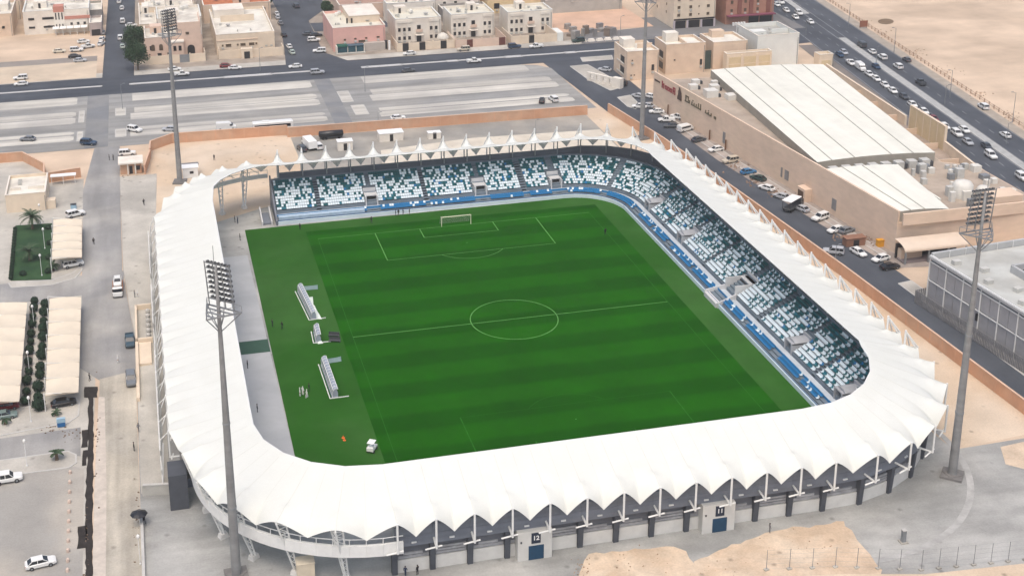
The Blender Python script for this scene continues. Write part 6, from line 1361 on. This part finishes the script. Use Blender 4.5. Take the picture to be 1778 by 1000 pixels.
# mall road
for q, k, c, h, lb in (((1108,170),'sedan','silver',120,'silver sedan by the traffic triangle at the mall corner'),((1127,170),'sedan','white',120,'white sedan under the mall corner'),((1123,187),'sedan','silver',140,'silver sedan second in the row at the mall wall'),((1110,188),'sedan','white',160,'white sedan half hidden by the far mast at the mall road'),((1140,197),'sedan','white',165,'white sedan double parked below the red lettering'),((1157,212),'pickup','white',165,'white covered pickup below the dark emblem'),((1177,207),'suv','white',120,'white off-roader against the mall wall under the emblem'),((1190,228),'van','white',20,'white minibus on the mall road'),((1213,246),'sedan','dark grey',15,'dark sedan below the sign script on the mall road'),((1243,263),'sedan','white',190,'white sedan between the dark sedan and the blue car'),((1299,302),'sedan','blue',10,'blue covered car against the mall pavement'),((1331,330),'sedan','white',120,'small white car at the mall kerb below the tall louvres'),((1357,345),'sedan','silver',120,'silver car behind the covered flatbed'),((1424,382),'suv','white',200,'white off-roader by the square mall louvre'),((1451,403),'sedan','white',195,'white sedan in front of the brown kiosk wall'),((1447,441),'suv','silver',150,'silver off-roader on the dark road near the roof edge'),((1490,442),'sedan','white',-80,'pale sedan driving towards the camera by the entrance canopy'),((1529,453),'sedan','white',195,'white sedan turning in front of the entrance canopy'),((1545,467),'sedan','black',5,'black sedan next to the turning white sedan'),((1050,124),'sedan','silver',140,'silver sedan behind the white roadside wall'),((1077,149),'suv','black',140,'black off-roader beside the white roadside wall')):
    car(q, k, c, h, lb, G3, 0.055)
for q, k, c, h, lb in (((1166,222),'sedan','dark grey',165,'dark sedan tucked between the covered pickup and the minibus'),((1268,283),'suv','beige',190,'beige off-roader between the white sedan and the blue car'),((1316,313),'sedan','dark green',120,'dark green sedan just past the blue covered car'),((1391,366),'sedan','silver',110,'silver sedan parked ahead of the canopy truck'),((1470,404),'sedan','grey',20,'grey sedan half hidden by the brown kiosk')):
    car(q, k, c, h, lb, G3, 0.055)
# highway
cnt = 'first second third fourth fifth sixth seventh eighth ninth tenth'.split()
for q, k, c, lb in (((1356,7),'suv','white','white off-roader at the top border before the junction'),((1349,11),'sedan','white','white sedan beside the shops at the top border'),((1365,21),'sedan','white','white sedan next before the highway junction'),((1387,26),'suv','white','white off-roader on the median side before the junction'),((1381,33),'sedan','white','white sedan on the shop side before the junction'),((1407,41),'sedan','white','white sedan leading at the highway junction')): car(q,k,c,S_,lb,G2,0.07)
for q, k, c, lb in (((1496,82),'van','dark grey','dark van waiting at the median end'),((1514,93),'sedan','white','white sedan behind the dark van on the far carriageway'),((1532,103),'suv','white','white off-roader by the median lamp on the far carriageway'),((1559,119),'suv','white','white off-roader in the middle of the far carriageway'),((1574,107),'sedan','dark grey','dark sedan in the outer lane by the sand verge'),((1598,147),'pickup','dark grey','dark pickup on the far carriageway beside the median'),((1707,189),'suv','white','white off-roader alone in the outer lane by the sand verge'),((1745,238),'sedan','white','white sedan on the far carriageway near the picture border')): car(q,k,c,N_,lb,G2,0.07)
q_list = [((1465,94),'sedan','silver'),((1458,98.5),'sedan','dark blue'),((1477,113),'pickup','white'),((1494,122),'panel_van','white'),((1509,132),'sedan','white'),((1521,140),'sedan','white'),((1536,151),'sedan','white'),((1550,161),'sedan','white'),((1569,171),'sedan','dark grey'),((1584,185),'sedan','white'),((1604,197),'sedan','white'),((1621,210),'sedan','dark red'),((1640,223),'sedan','white'),((1661,236),'suv','white'),((1680,250),'sedan','silver'),((1720,274),'suv','white'),((1774,312),'suv','white')]
q_lab = ['silver sedan at the head of the frontage queue','dark blue sedan beside the silver head of the frontage queue','white pickup third in the frontage queue','white delivery van in the frontage queue','white sedan directly behind the delivery van in the frontage queue','second white sedan behind the delivery van in the queue','third white sedan behind the delivery van in the queue','white sedan just ahead of the dark one in the queue','dark sedan in the middle of the frontage queue','white sedan just behind the dark one in the queue','white sedan just ahead of the dark red one in the queue','dark red sedan beside the tall panel screen','white sedan just past the tall panel screen','white off-roader in the queue beyond the tall panel screen','silver sedan at the tail of the parked queue','white off-roader alone behind the parked queue','white off-roader cut by the picture border on the frontage road']
for (q,k,c), lb in zip(q_list, q_lab): car(q,k,c,S_,lb,G1,0.07)
car((1674,229),'sedan','white',S_,'white sedan overtaking the tail of the parked queue',G2,0.07); car((1521,119),'sedan','dark blue',S_,'dark sedan beside the median lamp opposite the delivery van',G2,0.07); car((1713,258),'sedan','dark grey',S_,'dark sedan ahead of the lone white off-roader',G2,0.07)
# western grounds
for q, k, c, h, lb in (((221,270),'suv','white',0,'white patrol off-roader behind the gatehouse'),((131,376),'suv','white',25,'white hatchback at the end of the lawn car shade'),((127,463),'suv','white',15,'white hatchback half under the near end of the lawn shade'),((226,597),'pickup','steel blue',-88,'steel blue pickup facing the camera on the service road'),((228,664),'suv','grey',-88,'grey off-roader nearest the camera on the service road'),((111,704),'sedan','black',10,'black sedan under the near end of the long shade'),((12,710),'sedan','dark red',5,'dark red car under the shade at the picture border'),((8,726),'sedan','grey green',5,'grey green sedan beside the dark red car'),((14,836),'suv','white',5,'white off-roader cut by the picture border below the island'),((71,982),'sedan','white',10,'white sedan alone on the tarmac at the lower corner')):
    car(q, k, c, h, lb, G6, 0.06)
def truck(q, heading, label, cab_c, bed):
    p = at(*q); root = empty('flatbed_truck', (p.x,p.y,0.06), R(heading)); tag(root, label, 'truck')
    loft_car([(1.9,1.0,0.5,2.1,0.1),(2.6,1.05,0.45,2.3,0.12),(3.3,1.05,0.45,1.5,0.12),(3.6,0.98,0.5,1.3,0.1)]).build('cab', PM[cab_c], root, world=False)
    MB().box(2.5,3.25,-1.07,1.07,1.4,2.0).box(2.9,3.45,-0.9,0.9,1.45,1.85).build('windows', GLASS, root, world=False); MB().box(-3.6,1.8,-0.4,0.4,0.5,0.8).build('chassis', DARKST, root, world=False)
    bed(root)
    for x in (-2.6,-1.7,2.7):
        for s in (-1,1): MB().tube((x,s*0.95-0.14,0.45),(x,s*0.95+0.14,0.45),0.45,n=12).build('wheel', RUBBER, root, world=False)
    return root
tow = truck((205,507), -90, 'tow truck with rust coloured bed on the service road', 'white', lambda r: MB().box(-4.0,1.8,-1.15,1.15,0.82,0.98).box(1.6,1.8,-1.15,1.15,0.98,1.7).build('bed', mat('rust_bed',(0.33,0.155,0.09),0.8,0.2,0.6), r, world=False))
pt = at(205.5,489); car(None,'sedan','white',-90,'white sedan loaded on the bed of the tow truck',None,1.04,1.0,(tow.location.x,tow.location.y+2.2,0))
truck((1377,363), 35, 'flatbed truck with white canopy roof on the mall road', 'dark grey', lambda r: (MB().box(-3.6,1.7,-1.15,1.15,0.82,1.0).build('bed', DARKST, r, world=False), MB().box(-3.7,1.7,-1.3,1.3,3.0,3.12).build('canopy_roof', WPAINT, r, world=False), [MB().box(x,x+0.1,y,y+0.1,1.0,3.0).build('canopy_post', DARKST, r, world=False) for x in (-3.5,1.5) for y in (-1.15,1.05)]))
for q, h, lb in (((536,256),100,'white boxy lorry backed into the service yard behind the far roof'),):
    truck(q, h, lb, 'white', lambda r: MB().box(-4.2,1.7,-1.25,1.25,0.85,3.0).build('box_body', WPAINT, r, world=False))
car((552,258),'suv','white',100,'white car beside the lorry in the service yard','cars in the service yard'); car((524,262),'suv','dark grey',100,'dark car in the shade of the lorry in the service yard','cars in the service yard')
p = at(575,241); tk = empty('tank_trailer', (p.x,p.y,0.05)); tag(tk, 'black cylindrical tank trailer against the long orange wall', 'trailer')
MB().loft([[(x,rr_*math.cos(R(a)),1.5+rr_*math.sin(R(a))) for a in range(0,360,30)] for x, rr_ in ((-3.6,0.5),(-3.4,0.95),(3.4,0.95),(3.6,0.5))]).build('tank', PM['black'], tk, True, world=False); MB().box(-3.2,3.2,-0.8,0.8,0.4,0.7).build('chassis', DARKST, tk, world=False)
for x in (-2.4,-1.6,2.2):
    for s in (-0.85,0.85): MB().tube((x,s-0.12,0.42),(x,s+0.12,0.42),0.42,n=10).build('wheel', RUBBER, tk, world=False)
# roof lights and flat sheds in the yard behind the far roof
for q, s, lb in (((600,262),(4.2,2.6,2.6),'white site container beside the lorry behind the far roof'),((680,246),(7.0,3.6,2.4),'cream flat roofed shed behind the far roof edge'),((755,242),(3.6,2.0,1.8),'white covered plant unit behind the far roof edge')):
    p = at(*q); o = empty('yard_shed', (p.x,p.y,0.05)); tag(o, lb, 'shed'); part(o,'wall',IVORY,(-s[0]/2,s[0]/2,0,s[1],0,s[2])); part(o,'roof',WPAINT,(-s[0]/2-0.15,s[0]/2+0.15,-0.15,s[1]+0.15,s[2],s[2]+0.15)); part(o,'door',SHADE,(-0.5,0.5,-0.04,0.05,0.05,2.1))
# roadside clutter by the mall entrance
kb = empty('brown_kiosk', (*at(1482,425).xy,0)); tag(kb, 'brown walled kiosk stall beside the mall entrance', 'kiosk'); MB().box(-2.4,2.4,-1.0,1.0,0.05,2.0).build('wall', mat('kiosk_brown',(0.25,0.135,0.09),0.9,0.15,0.5), kb, world=False); MB().box(-2.6,2.6,-1.2,1.2,2.0,2.12).build('roof', MATS['kiosk_brown'], kb, world=False); MB().box(-0.6,0.8,-1.06,-0.98,0.05,1.6).build('hatch', SHADE, kb, world=False)
yb = empty('yellow_stand', (*at(1528,428).xy,0)); tag(yb, 'small yellow vending stand beside the mall entrance', 'stand'); MB().box(-0.9,0.9,-0.5,0.5,0.05,1.7).build('body', mat('vending_yellow',(0.62,0.30,0.03),0.6,0.08,0.8), yb, world=False); MB().box(-1.0,1.0,-0.7,0.6,1.7,1.8).build('top', MATS['vending_yellow'], yb, world=False)
tb = empty('blue_box', (*at(107,741).xy,0)); tag(tb, 'blue and white notice box on the pavement corner', 'notice box'); MB().box(-0.7,0.7,-0.25,0.25,0.13,1.0).build('base', mat('notice_blue',(0.02,0.12,0.30),0.6,0.1,0.8), tb, world=False); MB().box(-0.75,0.75,-0.3,0.3,1.0,1.8).build('top', mat('notice_pale',(0.30,0.45,0.55),0.6,0.1,0.8), tb, world=False)
tb2 = empty('blue_box', (*at(128,362).xy,0)); tag(tb2, 'pale blue bin standing behind the white hatchback', 'bin'); MB().box(-0.7,0.7,-0.5,0.5,0.05,1.1).build('base', MATS['notice_pale'], tb2, world=False); MB().box(-0.75,0.75,-0.55,0.55,1.1,1.2).build('lid', DARKST, tb2, world=False)
sgn = empty('roadside_board', (*at(1499,50).xy,0)); tag(sgn, 'rust red board on the sand verge above the highway', 'sign'); MB().box(-1.6,1.6,-0.08,0.08,0.6,3.0).build('board', mat('rust_board',(0.24,0.10,0.06),0.8,0.15,0.6), sgn, world=False); MB().box(-1.4,-1.25,0.1,0.2,0,2.6).box(1.25,1.4,0.1,0.2,0,2.6).build('post', DARKST, sgn, world=False)
mk = empty('concrete_marker', (*at(1568,941).xy,0.05)); tag(mk, 'slim upright grey concrete marker on the plaza', 'marker'); MB().box(-0.3,0.3,-0.3,0.3,0,2.1).build('shaft', GALV, mk, world=False); MB().box(-0.34,0.34,-0.34,0.34,2.1,2.2).build('cap', KERB, mk, world=False); MB().box(-0.6,0.6,-0.6,0.6,-0.02,0.15).build('base', CONC_P, mk, world=False)
hf = empty('verge_fence', (*hw(40,15.5),0)); tag(hf, 'low post and rail fence along the sand verge of the highway', 'fence')
vp = MB().box(-0.12,0.12,-0.12,0.12,0,1.3).mesh('fence_post',[mat('verge_post',(0.42,0.30,0.22),0.9,0.15,0.5)])
for i in range(90): p = hw(-20+3.2*i, 15.6); inst(vp,'fence_post',hf,(p.x,p.y,0))
for z in (0.5,1.1): a, b = hw(-20,15.6), hw(268,15.6); MB().bar((*a,z),(*b,z),0.06,0.12).build('fence_rail', MATS['verge_post'], hf)
# ------------------------------------------------------------------ people
def body_mesh(name, pose, robe=False):
    """one continuous skinned figure, 1.75 m tall"""
    J = {'pelvis':(0,0,0.95),'waist':(0,0,1.1),'chest':(0,0,1.35),'neck':(0.01,0,1.5),'head':(0.02,0,1.60),'crown':(0.02,0,1.73)}
    sw = 0.16 if pose == 'walk' else 0.02
    for s, k in ((1,'l'),(-1,'r')):
        J['hip'+k] = (0,0.1*s,0.9); J['knee'+k] = (sw*s*0.8+0.03,0.1*s,0.5); J['ankle'+k] = (sw*s-0.02,0.11*s,0.09); J['toe'+k] = (sw*s+0.16,0.13*s,0.05)
        J['sho'+k] = (0,0.19*s,1.43); J['elb'+k] = (-sw*s*0.7,0.25*s,1.15); J['wri'+k] = (-sw*s*0.9+0.12,0.24*s,0.92); J['hand'+k] = (-sw*s*0.9+0.16,0.23*s,0.84)
    E_ = [('pelvis','waist'),('waist','chest'),('chest','neck'),('neck','head'),('head','crown')]
    for k in 'lr': E_ += [('pelvis','hip'+k),('hip'+k,'knee'+k),('knee'+k,'ankle'+k),('ankle'+k,'toe'+k),('chest','sho'+k),('sho'+k,'elb'+k),('elb'+k,'wri'+k),('wri'+k,'hand'+k)]
    rad = {'pelvis':0.14,'waist':0.13,'chest':0.155,'neck':0.06,'head':0.095,'crown':0.07,'hip':0.095,'knee':0.065,'ankle':0.045,'toe':0.04,'sho':0.07,'elb':0.05,'wri':0.035,'hand':0.035}
    if robe: rad.update({'hip':0.15,'knee':0.14,'ankle':0.13})
    names = list(J); me = bpy.data.meshes.new(name); me.from_pydata([J[n_] for n_ in names], [(names.index(a),names.index(b)) for a,b in E_], [])
    o = bpy.data.objects.new(name, me); COL.objects.link(o); md = o.modifiers.new('s','SKIN'); sv = me.skin_vertices[0].data
    for i, n_ in enumerate(names):
        r_ = rad.get(n_, rad.get(n_[:-1],0.05)); sv[i].radius = (r_,r_); sv[i].use_root = n_ == 'pelvis'
    o.modifiers.new('b','SUBSURF').levels = 1
    dg = bpy.context.evaluated_depsgraph_get(); dg.update(); out = bpy.data.meshes.new_from_object(o.evaluated_get(dg)); bpy.data.objects.remove(o); out.name = name; return out
BM = {(ps,rb): body_mesh('body',ps,rb) for ps in ('stand','walk') for rb in (False,True)}
SKIN = mat('skin',(0.30,0.17,0.11),0.7,0.05,1.0); HAIR = mat('hair_black',(0.012,0.011,0.011),0.8,0.1,1.0)
CL = {'dark':mat('cloth_dark',(0.016,0.017,0.022),0.9,0.1,1.0),'white':mat('cloth_white',(0.66,0.665,0.65),0.9,0.05,1.0),'navy':mat('cloth_navy',(0.02,0.035,0.075),0.9,0.1,1.0),'grey':mat('cloth_grey',(0.17,0.17,0.18),0.9,0.1,1.0)}
_pm = {}
def person(q, cl, pose, heading, label, z=0.06, robe=False):
    key = (cl,pose,robe)
    if key not in _pm:
        me = BM[(pose,robe)].copy(); me.materials.clear(); me.materials.append(CL[cl]); me.materials.append(SKIN)
        me.polygons.foreach_set('material_index', [1 if (p_.center.z > 1.52 or (p_.center.z < 0.9 and abs(p_.center.y) > 0.205 and p_.center.z > 0.6)) else 0 for p_ in me.polygons]); me.polygons.foreach_set('use_smooth',[True]*len(me.polygons)); _pm[key] = me
    p = at(*q); o = inst(_pm[key],'person',None,(p.x,p.y,z),R(heading)); tag(o,label,'person','people about the grounds')
    hr = MB().lathe([(0.105,1.62),(0.115,1.68),(0.09,1.75),(0.02,1.78)],(0.005,0,0),10).build('hair' if cl != 'white' or not robe else 'headscarf', CL['white'] if robe and cl == 'white' else HAIR, o, True, world=False)
    return o
for q, cl, ps, h, lb, z, rb in (((473,568),'dark','stand',20,'person in dark clothes standing alone on the turf left of the far long dugout',0.1,False),((490,572),'dark','walk',200,'person in dark clothes walking towards the far long dugout',0.1,False),((521,688),'white','stand',0,'person in white nearest the main stand beside the closer dugout',0.1,True),((526,686),'white','stand',40,'person in white in the middle of the trio by the closer dugout',0.1,True),((533,691),'white','walk',180,'person in white nearest the closer dugout',0.1,True),((537,680),'dark','stand',190,'person in dark clothes behind the trio in white',0.1,False),((1051,409),'dark','walk',90,'person in dark clothes walking by the far pitch corner',0.13,False),((645,388),'dark','walk',-90,'person in dark clothes stepping onto the turf from the far stair opening',0.1,False),
    ((687,376),'navy','stand',0,'person in navy at the far stand wall, nearest the goal end stairs',0.1,False),((692,375.5),'dark','stand',90,'person in black second along the far stand wall',0.1,False),((700,374),'navy','walk',0,'person in navy third along the far stand wall',0.1,False),((711,374),'dark','stand',180,'person in dark clothes at the end of the group by the far stand wall',0.1,False),((521,400),'dark','stand',60,'person in dark clothes at the turf corner below the far stand',0.1,False),
    ((163,425),'dark','walk',-80,'person in dark clothes walking on the service road by the lawn shade',0.06,False),((205,630),'white','stand',0,'person in white robe on the road between the two dark vehicles',0.06,True),((234,517),'grey','stand',20,'person in grey beside the tow truck',0.06,False),((239,516),'white','stand',200,'person in white beside the tow truck',0.06,True),((156,662),'dark','walk',10,'person in dark clothes walking towards the trench',0.06,False),((233,783),'dark','stand',0,'person in dark clothes on the dirt track edge below the lattice',0.06,False),((241,750),'grey','walk',60,'person in grey by the lattice screen',0.06,False),((251,910),'dark','walk',120,'person in dark clothes by the kerb wall at the lower plaza',0.06,False),((250,357),'dark','walk',90,'person in dark clothes on the plaza beside the roof corner',0.06,False),((408,387),'dark','stand',0,'person in dark clothes nearer the lattice footing under the far roof corner',0.08,False),((413,389),'navy','stand',150,'person in navy under the far roof corner beside another',0.08,False),((417,418),'dark','stand',0,'person in dark clothes at the turf edge corner',0.08,False),((372,279),'dark','walk',-60,'person in dark clothes on the sandy plot behind the roof',0.04,False),
    ((704,1000),'navy','walk',60,'person in navy at the lower border before the slate wall',0.06,False),((725,998),'dark','stand',120,'person in black at the lower border before the slate wall',0.06,False),((190,279),'dark','stand',0,'person in dark clothes by the gatehouse barrier',0.06,False),((197,279),'dark','stand',160,'second person by the gatehouse barrier, nearer the gatehouse',0.06,False),((1336,925),'grey','stand',0,'person in grey near the sand plot before the slate wall',0.06,False),((447,716),'dark','stand',0,'person in dark clothes on the pale apron below the main stand',0.08,False),((430,640),'dark','stand',0,'person in dark clothes by the blue front wall of the main stand',0.08,False)):
    person(q, cl, ps, h, lb, z, rb)
# black shade parasol by the kerb wall
p = at(243,912); ps = empty('parasol', (p.x,p.y,0.05)); tag(ps, 'black parasol standing by the kerb wall of the dirt track', 'parasol'); MB().tube((0,0,0),(0,0,2.6),0.05,n=6).build('pole', STEEL, ps, world=False); MB().lathe([(1.4,2.1),(0.8,2.4),(0.1,2.65)],n=8).build('canopy', PM['black'], ps, world=False)
panel_wall('kerb_wall', [(-77.0,-53),(-76.8,-110)], 'long low kerb wall between the dirt track and the plaza', 0.7, 6.0, MATS['barrier_concrete'], KERB, False, 0.3)
# gate barrier posts, bollards
for i in range(11):
    p = at(122-0.9*i*0.5, 822+17*i); o = top_mesh(MB().lathe([(0.28,0.0),(0.28,0.45),(0.16,0.6)],n=8), 'edge_block', mat('block_pink',(0.56,0.45,0.38),0.9,0.1,0.6), (p.x,p.y,0.06), label=f'small pale edge block, {["first","second","third","fourth","fifth","sixth","seventh","eighth","ninth","tenth","last"][i]} of the row running down beside the trench', cat='bollard', group='edge blocks beside the trench')

# ------------------------------------------------------------------ loose stones and rubble
rr = random.Random(99)
def rubble(name, label, spots, n, s0, s1, m):
    mb = MB()
    for _ in range(n):
        q = rr.choice(spots); p = at(q[0]+rr.gauss(0,q[2]), q[1]+rr.gauss(0,q[3])); s = rr.uniform(s0,s1)
        k = [(p.x+s*math.cos(t)*rr.uniform(0.6,1.1), p.y+s*math.sin(t)*rr.uniform(0.6,1.1)) for t in (0,1.25,2.5,3.75,5.0)]
        mb.add([(a,b,0.03) for a,b in k]+[(p.x+(a-p.x)*0.5,p.y+(b-p.y)*0.5,0.03+s*rr.uniform(0.4,0.9)) for a,b in k], [(i,(i+1)%5,5+(i+1)%5,5+i) for i in range(5)]+[(5,6,7,8,9)])
    mb.build(name, m, None, label=label, cat='rubble', kind='stuff')
rubble('loose_stones','scattered stones on the orange sand plots in the foreground',[(1100,975,50,12),(1380,950,60,20),(1250,985,40,10),(1010,985,6,8)],90,0.08,0.22,mat('stone_tan',(0.30,0.21,0.145),0.95,0.3,0.5))
rubble('roadside_rubble','small rubble and litter along the service road and dirt track',[(120,755,14,6),(90,745,12,5),(235,900,4,40),(215,300,5,12),(170,770,3,60),(150,950,2,40)],120,0.08,0.28,DIRT)
rubble('verge_rubble','stones along the sand verge of the highway',[(1500,38,8,5),(1530,58,8,4),(1590,92,10,4),(1640,124,10,4),(1700,164,8,4),(1755,200,8,4)],120,0.12,0.45,mat('verge_stone',(0.42,0.32,0.24),0.95,0.2,0.5))
rubble('forecourt_rubble','planks and rubble heaped on the mall forecourt',[(1275,285,10,6),(1310,318,8,4),(1465,415,18,4),(1500,418,14,4),(1345,335,8,4)],150,0.15,0.5,mat('heap_brown',(0.22,0.155,0.115),0.95,0.3,0.5))

# ------------------------------------------------------------------ dusty air
hm_ = bpy.data.materials.new('dusty_air'); hm_.use_nodes = True; hn = hm_.node_tree.nodes; hl = hm_.node_tree.links
hn.remove(hn['Principled BSDF']); pv = hn.new('ShaderNodeVolumePrincipled'); pv.inputs['Color'].default_value = (0.95,0.92,0.87,1); pv.inputs['Density'].default_value = 0.00022; pv.inputs['Anisotropy'].default_value = 0.2
hl.new(pv.outputs[0], hn['Material Output'].inputs['Volume'])
MB().box(-1520,1520,-1520,1520,-1.2,150).build('haze', hm_, None, kind='stuff', label='thin pale dust haze over the whole district', cat='haze')
